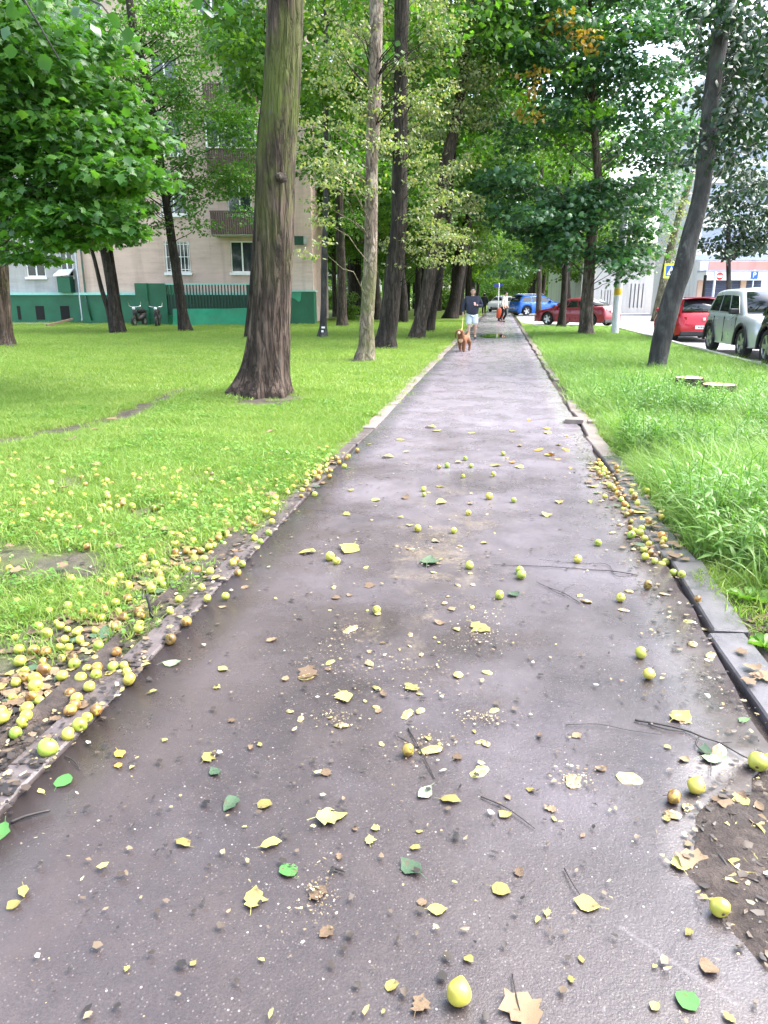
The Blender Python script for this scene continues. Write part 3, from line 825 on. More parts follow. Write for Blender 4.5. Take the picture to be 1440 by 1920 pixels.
# right: low white building with slit windows, then the salmon one with a canopy and dark garage doors
M['white_wall'] = mat_wall('white_render', (.74, .73, .74), .04)
M['salmon'] = mat_wall('salmon_render', (.62, .30, .26), .06)
M['peach'] = mat_wall('peach_render', (.66, .46, .38), .05)
M['pale_pane'] = plain('overexposed_pane', (.30, .34, .46), .15, var=.2)  # brightness of overexposed windows, put into the pane colour
M['shutter'] = plain('dark_blue_shutter', (.045, .06, .13), .5, var=.1)
M['blue_grey'] = plain('blue_grey_metal', (.34, .38, .5), .5, var=.1)
wd = 74
wb = empty('white_building', tuple(FW * wd), YAW, 'low white building with dark slit windows beyond the road', 'building')
u0, u1 = fz(1090, 540, wd)[0], fz(1300, 540, wd)[0]
zt = fz(0, 500, wd)[1] + .6
slits = []
for a in (1127, 1133.5, 1139, 1144): slits.append((fz(a - .8, 560, wd)[0], fz(a + .8, 560, wd)[0], fz(0, 572, wd)[1], fz(0, 544, wd)[1]))
for a in (1181.5, 1189, 1196, 1204): slits.append((fz(a - 1.2, 560, wd)[0], fz(a + 1.2, 560, wd)[0], fz(0, 577, wd)[1], fz(0, 532, wd)[1]))
for a in (1225, 1268): slits.append((fz(a - .9, 560, wd)[0], fz(a + .9, 560, wd)[0], fz(0, 575, wd)[1], fz(0, 535, wd)[1]))
mb = MB(); wall_holes(mb, u0, u1, -.1, zt, slits, 0, .3); mb.add([(u0, 0, 0), (u0, 15, 0), (u0, 15, zt), (u0, 0, zt)], [(0, 3, 2, 1)]); mb.build('wall', M['white_wall'], wb)
for a, b, c, d in slits:
    mb = MB(); mb.add([(a, .25, c), (b, .25, c), (b, .25, d), (a, .25, d)], [(0, 1, 2, 3)]); mb.build('window', M['shutter'], wb)
mb = MB(); mb.box(u0 - .3, u1 + .3, -.3, 15, zt, zt + .3); mb.build('roof', M['metal_grey'], wb)
n = int((u1 - u0) / 1.1)
for k in range(1, n):
    x = u0 + (u1 - u0) * k / n
    if any(s[0] - .12 < x < s[1] + .12 for s in slits): continue
    mb = MB(); mb.box(x - .03, x + .03, -.03, -.002, 0, zt - .1); mb.build('panel_joint', M['white'], wb)
sd_ = 60
sb_ = empty('salmon_building', tuple(FW * sd_), YAW, 'salmon and white building with canopy over dark blue garage doors', 'building')
U = lambda px: fz(px, 540, sd_)[0]
Z = lambda py: fz(1380, py, sd_)[1]
mb = MB(); mb.box(U(1308), U(1440) + 14, .0, 10, -.1, Z(489)); mb.build('wall', M['white_wall'], sb_)
mb = MB(); mb.box(U(1324), U(1440) + 13.9, -.06, -.003, Z(509), Z(490)); mb.build('salmon_band', M['salmon'], sb_)
mb = MB(); mb.box(U(1304), U(1425), -1.7, -.065, Z(526), Z(511)); mb.build('canopy', M['white'], sb_)
mb = MB(); mb.box(U(1303), U(1426), -1.75, -.07, Z(511) + .003, Z(508)); mb.build('canopy_edge', M['blue_grey'], sb_)
mb = MB(); mb.box(U(1306), U(1317), -.2, -.002, 0, Z(526) - .005); mb.build('pillar', M['peach'], sb_)
mb = MB(); mb.box(U(1386), U(1396), -.2, -.002, 0, Z(526) - .005); mb.build('pillar', M['peach'], sb_)
for a, b in ((1318.5, 1385), (1397, 1425)):
    mb = MB(); k = 9
    for j in range(k):
        z0 = (Z(526) - .01) * j / k; mb.box(U(a), U(b), -.10 - .02 * (j % 2), -.003, z0 + .008, z0 + (Z(526) - .01) / k)
    mb.build('garage_door', M['shutter'], sb_)
mb = MB(); mb.tube([(U(1303), -1.72, 0), (U(1303), -1.72, Z(517))], .12, 8); mb.build('drainpipe', M['dark'], sb_)
# storeys above
for j in range(4):
    zb = Z(489) + 3.2 * j
    hs_ = [(U(1316) + 2.6 * k, U(1316) + 4.0 + 2.6 * k, zb + .9, zb + 2.5) for k in range(7)]
    mb = MB(); wall_holes(mb, U(1308), U(1440) + 14, zb + .003, zb + 3.2, hs_, 1.2, .2); mb.add([(U(1308), 1.2, zb), (U(1308), 10, zb), (U(1308), 10, zb + 3.2), (U(1308), 1.2, zb + 3.2)], [(0, 3, 2, 1)]); mb.build('storey_wall', M['white_wall'], sb_)
    for a, b, c, d in hs_:
        mb = MB(); mb.add([(a, 1.35, c), (b, 1.35, c), (b, 1.35, d), (a, 1.35, d)], [(0, 1, 2, 3)]); mb.build('window', M['pale_pane'], sb_)
    mb = MB(); mb.box(U(1308) - .1, U(1440) + 14, 1.0, 1.195, zb + .1, zb + .5); mb.build('blue_band', M['blue_grey'], sb_)
mb = MB(); mb.box(U(1308) - .2, U(1440) + 14, .9, 10, Z(489) + 12.81, Z(489) + 13.1); mb.build('roof', M['metal_grey'], sb_)

# ================================================================== trees
def fan(outline):
    c = np.mean(outline, 0)
    V = [(c[0], c[1], .02)] + [(x, y, -.22 * abs(x) - .10 * y * y) for x, y in outline]
    n = len(outline)
    return np.array(V, float), np.array([(0, 1 + i, 1 + (i + 1) % n) for i in range(n)])
MAPLE = fan([(0, 0), (.30, -.06), (.26, .12), (.58, .22), (.38, .40), (.62, .66), (.30, .62), (.22, .74), (0, 1.02), (-.22, .74), (-.30, .62), (-.62, .66), (-.38, .40), (-.58, .22), (-.26, .12), (-.30, -.06)])
MAPLE5 = fan([(0, 0), (.5, .18), (.32, .42), (.48, .68), (.16, .66), (0, 1.0), (-.16, .66), (-.48, .68), (-.32, .42), (-.5, .18)])
OVAL = (np.array([(0, 0, 0), (.30, .32, -.07), (.24, .70, -.10), (0, 1, -.12), (-.24, .70, -.10), (-.30, .32, -.07), (0, .5, .02)], float),
        np.array([(0, 1, 6), (1, 2, 6), (2, 3, 6), (3, 4, 6), (4, 5, 6), (5, 0, 6)]))
RHOMB = (np.array([(0, 0, 0), (.36, .48, -.08), (0, 1, -.06), (-.36, .48, -.08)], float), np.array([(0, 1, 2), (0, 2, 3)]))
def nrm(a): return a / np.maximum(np.linalg.norm(a, axis=1, keepdims=True), 1e-9)
def leaves(clumps, tmpl, size, seed, up=.8, rand=.7, out=.5, hang=.35, sprays=0):
    """clumps: (x, y, z, rx, ry, rz, n). Leaves sit in small sprays inside each clump, mostly facing up."""
    g = np.random.default_rng(seed)
    PS = []; NS = []; AS = []
    for (x, y, z, rx, ry, rz, n) in clumps:
        n = int(n)
        per = 9
        k = max(1, n // per)
        d = nrm(g.normal(size=(k, 3))); r = g.random((k, 1)) ** .42
        c = d * r                                   # spray centres in the unit ball
        c[:, 2] -= .30 * (c[:, 0] ** 2 + c[:, 1] ** 2)  # layered, drooping rim
        ctr = np.repeat(c, per, 0)
        jit = g.normal(size=(k * per, 3)) * np.array([.17, .17, .07]) * (size * 11 / max(rx, .3)) ** .6
        p = (ctr + jit) * np.array([rx, ry, rz]) + np.array([x, y, z])
        o = ctr.copy(); o[:, 2] *= .3
        nn = nrm(np.array([0, 0, up]) + out * o + rand * g.normal(size=p.shape))
        a = nrm(o + .6 * g.normal(size=p.shape) + np.array([0, 0, -hang]))
        PS.append(p); NS.append(nn); AS.append(a)
    p = np.concatenate(PS); nn = np.concatenate(NS); a = np.concatenate(AS)
    a = nrm(a - nn * (a * nn).sum(1, keepdims=True)); t_ = np.cross(a, nn)
    s = size * g.uniform(.65, 1.25, (len(p), 1, 1))
    TV, TF = tmpl
    W = (TV[None, :, 0:1] * t_[:, None] + TV[None, :, 1:2] * a[:, None] + TV[None, :, 2:3] * nn[:, None]) * s + p[:, None]
    F = TF[None] + (np.arange(len(p)) * len(TV))[:, None, None]
    return W.reshape(-1, 3), F.reshape(-1, 3)
def crown_mesh(name, clumps, tmpl, size, seed, mat, origin=(0, 0, 0), **kw):
    V, F = leaves(clumps, tmpl, size, seed, **kw)
    return np_mesh(name, V - np.asarray(origin, float), F, [mat])
def smooth_path(pts, rad, k=5):
    pts = [np.asarray(p, float) for p in pts]; P_ = []; Rr = []
    n = len(pts)
    for i in range(n - 1):
        p0 = pts[max(i - 1, 0)]; p1 = pts[i]; p2 = pts[i + 1]; p3 = pts[min(i + 2, n - 1)]
        for j in range(k):
            t_ = j / k
            P_.append(.5 * ((2 * p1) + (p2 - p0) * t_ + (2 * p0 - 5 * p1 + 4 * p2 - p3) * t_ ** 2 + (3 * p1 - p0 - 3 * p2 + p3) * t_ ** 3))
            Rr.append(rad[i] * (1 - t_) + rad[i + 1] * t_)
    P_.append(pts[-1]); Rr.append(rad[-1])
    return P_, Rr
def limb_pts(a, b, sag, n=5, seed=0):
    r = random.Random(seed); a = np.asarray(a, float); b = np.asarray(b, float); L = np.linalg.norm(b - a); out = []
    for k in range(n + 1):
        f = k / n; p = a * (1 - f) + b * f
        p = p + np.array([r.uniform(-1, 1), r.uniform(-1, 1), r.uniform(-1, 1)]) * .05 * L * math.sin(math.pi * f)
        p[2] += sag * L * math.sin(math.pi * f)
        out.append(p)
    return out
def at_height(pts, z):
    for p, q in zip(pts, pts[1:]):
        if p[2] <= z <= q[2]:
            f = (z - p[2]) / max(q[2] - p[2], 1e-6); return p * (1 - f) + q * f
    return pts[-1] if z > pts[-1][2] else pts[0]
TREES = {}
def tree(key, label, nodes, bark='bark_mid', d=None, top=13.0, seg=14, ridge=.05, flare=1.35, group=None, name='avenue_tree',
         clumps=(), tmpl=OVAL, leaf=.1, lmat='linden', extra=(), overhead=None, limbs=True, lr=.45, cat='tree', vary=None, kw=None):
    "nodes: (px, py, width px) up the trunk; clumps: (px, py, d, rx, ry, rz, n); extra: further (clumps, tmpl, size, mat, name)"
    d = d or gd(nodes[0][1], .03)
    pts = [P(x, y, d) for x, y, w_ in nodes]; rad = [w_ * .5 * mpp(x, y, d) for x, y, w_ in nodes]
    base = pts[0].copy(); base[2] = float(gz(base[0], base[1]))
    pts[0][2] = base[2] + .02
    lo = pts[0] + np.array([0, 0, -.3])
    dirn = nrm((pts[-1] - pts[-2])[None])[0]
    if pts[-1][2] < top:
        L = (top - pts[-1][2]) / max(dirn[2], .5)
        pts.append(pts[-1] + dirn * L * .5 + np.array([.1, .1, 0])); rad.append(rad[-1] * .72)
        pts.append(pts[-2] + dirn * L); rad.append(rad[-2] * .3)
    sp, sr = smooth_path([lo] + pts, [rad[0] * flare] + [rad[0] * (1 + (flare - 1) * .4)] + rad[1:], 6 if seg < 20 else 12)
    root = empty(name, base, 0, label, cat, group)
    sd_ = abs(hash(key)) % 1000 if False else sum(ord(c) for c in key)
    fre = 9 if seg < 20 else 17
    def rf(i, k, a, p):
        v = 1 + ridge * (2 * float(vnoise(a * fre / 6.283 + 3 * math.sin(p.z * .8) * .2 + sd_, p.z * .9 + sd_)) - 1) + ridge * .6 * math.sin(a * fre + 2.2 * math.sin(p.z * 1.3 + sd_))
        if seg >= 60:
            q_ = float(vnoise(a * 26 / 6.283 + 1.3 * math.sin(p.z * 1.1 + a) + 7, p.z * 1.5 + 3)); v -= .06 * max(0, 1 - abs(2 * q_ - 1) * 2.6) ** 1.5
            hh = max(p.z - base[2], 0)
            v += math.exp(-hh / .20) * (.50 * max(0, math.cos(a - 3.3)) ** 3 + .20 * max(0, math.cos(a + .6)) ** 4 + .22 * max(0, math.cos(a - 4.45)) ** 4 + .10 * math.sin(a * 7 + 1)) + .12 * math.exp(-hh / .5) * max(0, math.cos(a - 3.3)) ** 2
            v += .05 * (float(vnoise(a * 3 / 6.283 * 2 + 11, p.z * .8)) - .5)
        elif p.z - base[2] < .7: v += max(0, (.7 - (p.z - base[2])) / .7) ** 2 * .20 * (math.sin(a * 3 + sd_) * .6 + math.sin(a * 5 + sd_ * 2) * .5)
        return v
    mb = MB(); mb.tube(sp, sr, seg, True, 0, rf)
    mb.build('trunk', M[bark], root, True, base)
    if limbs and (clumps or overhead):
        lb = MB(); r = random.Random(sd_)
        for k, c in enumerate(clumps):
            q = P(*c[:3]); hd = np.hypot(q[0] - base[0], q[1] - base[1])
            a = at_height(sp, max(base[2] + 1.4, q[2] - .25 - .35 * hd))
            if np.linalg.norm(q - a) < 7: lb.tube(limb_pts(a, q, .08, 6, sd_ + k), [v * lr for v in (.05, .042, .035, .028, .02, .014, .008)], 6)
        lb.v and lb.build('limbs', M[bark], root, True, base)
    if clumps:
        cl = [tuple(P(x, y, dd)) + (rx, ry, rz, n) for x, y, dd, rx, ry, rz, n in clumps]
        link('crown', crown_mesh('crown', cl, tmpl, leaf, sd_ + 1, M[lmat], base, **(kw or {})), root)
    for cl, tm, sz, mt, nm in extra:
        cl = [tuple(P(x, y, dd)) + (rx, ry, rz, n) for x, y, dd, rx, ry, rz, n in cl]
        link(nm, crown_mesh(nm, cl, tm, sz, sd_ + 7, M[mt], base), root)
    if overhead:
        me, h0 = overhead
        tp = at_height(sp, h0 + 2)
        o = link('crown', me, root, (tp[0] - base[0], tp[1] - base[1], h0)); o.rotation_euler = (0, 0, sd_ % 7)
    TREES[key] = (root, base, sp, sr)
    return root
def std_crown(name, seed, rad, h, n, size, mat, tmpl=RHOMB, k=16):
    g = random.Random(seed); cl = []
    for i in range(k):
        a = g.uniform(0, 6.28); f = g.random(); z = h * f; rr = rad * (1 - abs(f - .4) ** 2 * 1.3) * g.uniform(.35, .8)
        cl.append((rr * math.cos(a), rr * math.sin(a), z, rad * g.uniform(.3, .5), rad * g.uniform(.3, .5), rad * g.uniform(.18, .3), n // k))
    return crown_mesh(name, cl, tmpl, size, seed, M[mat])
HIGH = [std_crown('high_crown', 60 + s, 2.6, 7, 2600, .22, 'linden', k=14) for s in range(2)]
FAR = [std_crown('avenue_crown', 80 + s, 3.6, 10, 9000, .26, ('far_leaf', 'linden', 'far_leaf')[s], k=22) for s in range(3)]

# ---- left row along the path
tree('T1', 'massive fissured brown trunk with mossy right side, nearest to the path on the left', [(500, 748, 92), (501, 690, 85), (505, 640, 80), (507, 600, 75), (513, 500, 72), (516, 400, 72), (518, 300, 72), (525, 200, 71), (531, 100, 69), (535, 0, 69), (540, -150, 66)],
     'bark_big', top=14, seg=120, ridge=.022, flare=1.05, overhead=(HIGH[0], 8.0), name='old_tree')
rt, bs, sp, sr = TREES['T1']
mb = MB(); kn = P(522, 332, gd(748, .03) - .30)
mb.lathe([(.0, .05), (.025, .055), (.04, .04), (.045, .01), (.06, -.03), (.10, -.10)], 12, Matrix.Translation(Vector(kn - bs)) @ Matrix.Rotation(R(90), 4, 'X'))
mb.build('branch_stub', M['bark_mid'], rt, True)
SH = 'shoot'
def shoots(px, py0, py1, d, n, spread, cnt, seed, r=.5):
    g = random.Random(seed); out = []
    for k in range(n):
        y = py0 + (py1 - py0) * (k + g.random()) / n
        rr = r * g.uniform(.55, 1.3)
        out.append((px + g.uniform(-spread, spread), y, d + g.uniform(-1.2, 1.2), rr, rr, rr * .45, cnt))
    return out
d2 = gd(675, .03)
tree('T2', 'slim pale straight trunk standing second in the row left of the path', [(684, 676, 36), (687, 650, 31), (688, 600, 26), (694, 500, 25), (696, 400, 24), (697, 300, 24), (702, 200, 24), (704, 100, 24), (705, 0, 25), (707, -120, 22)],
     'bark_pale', top=15, seg=24, ridge=.05, flare=1.3, lr=.28, overhead=(HIGH[1], 9.0), name='avenue_tree',
     clumps=shoots(660, 180, 350, d2, 10, 60, 130, 1, .6) + shoots(640, 0, 200, d2 + .5, 9, 70, 150, 2, .75) + shoots(600, 230, 460, d2 - 2, 8, 30, 90, 31, .5), tmpl=OVAL, leaf=.085, lmat=SH, kw=dict(rand=.9))
rt, bs, sp, sr = TREES['T2']
mb = MB(); g = random.Random(5)   # bare twigs high on the trunk
for k in range(26):
    z = g.uniform(5.0, 6.4); a = at_height(sp, z); e = np.array([g.uniform(-.4, 1.3), g.uniform(-.8, .3), g.uniform(.2, 1.1)]); e = e / np.linalg.norm(e) * g.uniform(.6, 1.6)
    mb.tube(limb_pts(a, a + e, .05, 4, k), [.018, .014, .01, .007, .004], 5)
mb.build('bare_twigs', M['bark_dark'], rt, True, bs)
d3 = gd(650, .03)
tree('T3', 'dark leaning trunk wrapped in pale leafy shoots, third in the row left of the path', [(722, 652, 46), (725, 630, 38), (730, 600, 34), (740, 500, 33), (747, 420, 30), (750, 300, 27), (751, 200, 27), (752, 100, 26), (753, 0, 28), (755, -100, 26)],
     'bark_dark', top=16, seg=20, flare=1.3, lr=.35, overhead=(HIGH[0], 7.4),
     clumps=shoots(760, 130, 300, d3 - .6, 13, 70, 170, 3, .65) + shoots(790, 300, 500, d3 - .6, 15, 70, 130, 4, .6) + shoots(770, -20, 130, d3, 11, 75, 190, 5, .75) + [(720, 455, d3 - .5, .5, .5, .2, 90), (800, 470, d3 - .5, .7, .5, .25, 150), (850, 440, d3 - .3, .6, .5, .25, 120), (740, 500, d3 - .5, .4, .4, .15, 60)],
     tmpl=OVAL, leaf=.10, lmat=SH, kw=dict(rand=.9))
mb = MB(); kn = P(740, 543, d3 - .22); mb.lathe([(0, .02), (.05, .015), (.07, -.03)], 8, Matrix.Translation(Vector(kn - TREES['T3'][1])) @ Matrix.Rotation(R(90), 4, 'X')); mb.build('knot', M['wound'], TREES['T3'][0], True)
d4 = gd(633, .03)
tree('T4', 'dark leaning trunk with pale bare-wood wound low on its bark', [(782, 634, 30), (789, 600, 25), (801, 550, 24), (808, 500, 23), (822, 420, 23), (832, 330, 24), (845, 270, 22), (860, 200, 20), (873, 100, 19), (882, 0, 18)],
     'bark_mid', top=17, seg=16, flare=1.35, lr=.4, overhead=(FAR[1], 8.4),
     clumps=shoots(850, 60, 260, d4 - 1, 15, 65, 200, 6, .9) + shoots(860, 300, 480, d4 - 1, 13, 45, 150, 7, .75) + shoots(880, -20, 80, d4 - 1, 8, 70, 220, 8, 1.0), tmpl=OVAL, leaf=.115, lmat=SH, kw=dict(rand=.9))
wp = P(786, 597, d4 - .24); mb = MB()
mb.lathe([(0, .03), (.07, .02), (.10, -.02)], 10, Matrix.Translation(Vector(wp - TREES['T4'][1])) @ Matrix.Rotation(R(90), 4, 'X') @ Matrix.Diagonal((1, 1.9, 1, 1)))
mb.build('wound', M['wound'], TREES['T4'][0], True)
tree('T4b', 'dark trunk half hidden right behind the wounded leaning trunk', [(804, 622, 18), (812, 580, 15), (824, 520, 14), (834, 450, 14), (842, 380, 13), (850, 280, 12)], 'bark_dark', top=15, overhead=(FAR[1], 7))
tree('T5', 'thick dark trunk by the lawn edge just left of the walking man', [(846, 597, 28), (851, 570, 22), (858, 530, 20), (866, 490, 20), (872, 450, 18), (878, 400, 16)], 'bark_dark', top=16, overhead=(FAR[0], 8))
tree('T6', 'slim dark trunk leaning right above the walking man', [(858, 591, 16), (862, 560, 13), (872, 500, 12), (886, 440, 11), (905, 390, 9)], 'bark_dark', top=15, overhead=(FAR[2], 8))

# ---- lawn trees further left
tree('T7', 'straight greenish trunk beside the pair of black trunks near the house corner', [(641, 612, 20), (641, 580, 18), (640, 500, 17), (637, 420, 16), (634, 300, 14), (632, 200, 13)], 'bark_mid', top=16, overhead=(FAR[1], 6.8),
     clumps=[(600, 250, 40, 1.6, 1.6, .8, 420), (640, 330, 40, 1.5, 1.5, .7, 420), (650, 200, 40, 1.8, 1.8, .8, 420), (580, 130, 40, 1.8, 1.6, .8, 420), (645, 420, 40, 1.0, 1.0, .5, 260), (670, 400, 40, .9, .9, .5, 220)], leaf=.13, tmpl=RHOMB)
tree('T8', 'thick black trunk behind the greenish one near the house corner', [(664, 590, 30), (665, 540, 24), (667, 470, 21), (668, 400, 20), (670, 300, 18)], 'bark_dark', top=17, overhead=(FAR[0], 8))
tree('T8b', 'black trunk just right of the house corner behind the papered trunk', [(600, 600, 14), (599, 560, 13), (596, 480, 12), (594, 400, 11)], 'bark_dark', top=15, overhead=(FAR[2], 6.5))
tree('T9', 'thin dark trunk with two white paper notices pinned near its foot', [(605, 633, 20), (606, 610, 14), (607, 560, 11), (608, 480, 11), (611, 380, 10), (611, 250, 10), (612, 100, 10), (612, 0, 10)], 'bark_grey', top=15, flare=1.5, overhead=(FAR[2], 7.6),
     clumps=[(580, 60, 31, 1.2, 1.0, .6, 260), (640, 120, 31, 1.2, 1.0, .6, 260), (590, 180, 31, 1.1, 1.0, .6, 240), (640, 240, 31, 1.0, 1.0, .6, 240)], tmpl=RHOMB, leaf=.11)
nr, nb_, _, _ = TREES['T9']
for (px, py, wpx, hpx) in ((606, 614, 6, 3), (604.5, 621, 4, 3.5)):
    q = P(px, py, gd(633, .03) - .24) - nb_; m_ = mpp(px, py, 31); mb = MB()
    mb.box(-wpx * m_ / 2, wpx * m_ / 2, -.004, .004, -hpx * m_ / 2, hpx * m_ / 2, M=Matrix.Translation(Vector(q)) @ Matrix.Rotation(YAW, 4, 'Z'))
    mb.build('paper_notice', M['white'], nr)
tree('T10', 'dark trunk far back between the pale trunk and the shoot-covered trunk', [(752, 596, 18), (753, 570, 14), (755, 500, 13), (756, 420, 12)], 'bark_dark', top=16, overhead=(FAR[1], 7))
tree('T11', 'thin dark stem just left of the massive mossy trunk', [(462, 633, 10), (466, 590, 8), (471, 540, 8), (475, 480, 8), (480, 400, 7), (486, 250, 7)], 'bark_dark', top=11, flare=1.1, overhead=(HIGH[1], 8))
d12 = gd(620, .03)
g = random.Random(12)
tree('T12', 'dark curving trunk leaning left in front of the barred window', [(347, 621, 24), (341, 580, 19), (336, 540, 18), (326, 480, 17), (315, 400, 15), (304, 330, 15), (287, 220, 16), (264, 110, 16), (248, 40, 15), (236, -60, 14)],
     'bark_dark', top=15, overhead=(HIGH[0], 11), name='lawn_tree',
     clumps=[(g.uniform(150, 470), g.uniform(20, 390), d12 + g.uniform(-2, 2.5), g.uniform(.6, 1.3), g.uniform(.7, 1.2), g.uniform(.3, .6), 250) for k in range(84)] + [(x, y, d12 - 1, 1.1, 1.0, .45, 260) for x, y in ((380, 300), (430, 320), (390, 350), (360, 60), (420, 90), (450, 150), (300, 420), (390, 420))], tmpl=RHOMB, leaf=.13, lmat='linden',
     extra=[([(g.uniform(290, 490), g.uniform(0, 400), d12 + g.uniform(-2, 2), g.uniform(.7, 1.3), g.uniform(.7, 1.2), g.uniform(.35, .6), 300) for k in range(30)], RHOMB, .14, 'maple', 'inner_foliage'), ([(430, 190, d12 - 1, 1.0, .8, .5, 300), (455, 215, d12 - 1, .8, .7, .4, 260), (420, 225, d12 - 1, .7, .6, .35, 200), (335, 130, d12 - 1, .8, .7, .4, 200)], RHOMB, .13, 'bright', 'bright_sprays')])
tree('T13', 'dark main trunk of the triple cluster on the left lawn', [(221, 624, 26), (214, 580, 20), (208, 540, 17), (196, 470, 16), (186, 420, 14), (172, 300, 12)], 'bark_dark', top=12, flare=1.5, name='lawn_tree',
     clumps=[(g.uniform(110, 260), g.uniform(250, 450), 33.5 + g.uniform(-1.5, 1.5), g.uniform(.6, 1.1), .8, .4, 260) for k in range(22)] + [(170, 440, 32.5, .8, .7, .35, 200), (225, 450, 32.5, .7, .7, .3, 160)], tmpl=MAPLE5, leaf=.19, lmat='maple')
tree('T13a', 'thin left stem of the triple cluster on the left lawn', [(212, 624, 12), (202, 580, 9), (190, 540, 8), (178, 490, 7), (168, 450, 7), (160, 380, 6)], 'bark_dark', top=9, flare=1.2, name='lawn_tree', limbs=False)
tree('T13b', 'thin right stem of the triple cluster on the left lawn', [(231, 623, 12), (224, 580, 9), (217, 530, 8), (208, 470, 7), (200, 400, 6)], 'bark_dark', top=9, flare=1.2, name='lawn_tree', limbs=False)
# left edge tree and the low maple boughs
tree('T14', 'brown furrowed trunk cut by the left edge of the view', [(4, 649, 50), (3, 620, 40), (0, 560, 35), (-2, 500, 34), (-6, 400, 33), (-12, 200, 32)], 'bark_big', top=13, seg=28, flare=1.35, overhead=(HIGH[1], 7), name='lawn_tree',
     clumps=[(15, 455, 21.5, .7, .7, .25, 200), (30, 420, 21.5, .8, .7, .3, 240), (-30, 470, 21.5, .7, .7, .3, 160)], tmpl=MAPLE5, leaf=.19, lmat='maple')
gm = random.Random(21)
mc = []
for (x, y, r) in ((30, 120, 1.0), (110, 150, 1.0), (170, 190, .95), (60, 210, 1.0), (140, 245, .9), (215, 240, .8), (255, 265, .55), (20, 280, 1.0), (100, 300, .9), (180, 310, .8), (230, 320, .6), (40, 360, .85), (110, 375, .75), (150, 400, .6), (20, 410, .7), (80, 425, .6), (125, 450, .45), (10, 40, 1.1), (90, 60, 1.1), (170, 80, 1.0), (60, 480, .35), (200, 400, .4), (215, 430, .35), (-60, 200, 1.2), (-70, 350, 1.0), (-60, 60, 1.2), (185, 370, .5), (240, 345, .45)):
    mc.append((x, y, 12.6 + gm.uniform(-1.3, 1.3), r * 1.05, r, r * .30, 560 * r + 90))
tree('TM', 'broad maple with low drooping boughs filling the upper left', [(-190, 700, 60), (-188, 640, 46), (-186, 560, 42), (-182, 400, 38), (-180, 200, 34)], 'bark_mid', d=13.2, top=11, seg=20, name='maple_tree', clumps=mc, tmpl=MAPLE, leaf=.122, lmat='maple', kw=dict(up=1.1, rand=.55, hang=.5))

# ---- right row
d15 = 15.75
tree('T15', 'slanting smooth grey trunk in the right verge beside the stumps', [(1229, 697, 38), (1232, 680, 34), (1240, 640, 35), (1252, 590, 36), (1266, 540, 35), (1281, 500, 34), (1295, 440, 32), (1306, 400, 31), (1319, 335, 31), (1332, 200, 30), (1346, 100, 29), (1363, 0, 30), (1382, -120, 28)],
     'bark_grey', d=d15, top=11, seg=24, ridge=.03, flare=1.1, name='leaning_tree',
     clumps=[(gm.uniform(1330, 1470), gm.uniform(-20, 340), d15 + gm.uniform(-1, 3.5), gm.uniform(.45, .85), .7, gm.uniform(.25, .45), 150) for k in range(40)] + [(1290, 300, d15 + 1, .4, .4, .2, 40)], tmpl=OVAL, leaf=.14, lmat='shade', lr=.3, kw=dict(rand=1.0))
tree('T19', 'pale slim trunk with dense dark hanging foliage behind the silver car', [(1366, 640, 12), (1367, 560, 9), (1366, 500, 8), (1366, 440, 8), (1368, 360, 7)], 'bark_grey', d=27, top=9, flare=1.1, name='leaning_tree',
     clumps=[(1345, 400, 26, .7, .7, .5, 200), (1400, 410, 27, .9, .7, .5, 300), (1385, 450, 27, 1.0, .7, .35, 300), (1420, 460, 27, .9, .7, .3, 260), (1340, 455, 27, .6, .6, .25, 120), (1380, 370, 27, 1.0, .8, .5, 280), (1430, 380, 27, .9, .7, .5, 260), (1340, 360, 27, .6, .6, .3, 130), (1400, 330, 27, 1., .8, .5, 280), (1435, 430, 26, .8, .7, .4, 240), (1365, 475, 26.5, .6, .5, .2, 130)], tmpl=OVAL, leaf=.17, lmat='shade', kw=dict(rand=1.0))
d16 = gd(628, .03)
gE = random.Random(33); ce = []
for k in range(120):
    x = gE.uniform(860, 1310); y = gE.uniform(-70, 500)
    if ((x - 1090) / 225) ** 2 + ((max(y, 120) - 230) / 285) ** 2 > 1: continue
    if y > 430 and 1085 < x < 1130: continue
    ce.append((x, y, d16 + gE.uniform(-3.2, 1.5), gE.uniform(.8, 1.4), gE.uniform(.8, 1.4), gE.uniform(.3, .55), 215))
ce += [(1160, 470, d16 - 1, 1.0, .9, .4, 190), (1210, 430, d16 - 1, 1.1, .9, .45, 210), (1220, 350, d16 - 1, 1.2, 1, .45, 230), (1040, 480, d16 + 1, .8, .9, .35, 170), (980, 430, d16, 1.1, .9, .45, 210), (1190, 500, d16 - 1, .7, .7, .3, 110), (1165, 520, d16 - 1, .45, .4, .3, 50), (930, 330, d16, 1, 1, .5, 200), (1060, 420, d16 - 1.5, 1.1, 1, .45, 210), (1240, 290, d16, 1, 1, .5, 200), (960, 500, d16 + 6, 1, 1, .5, 200)]
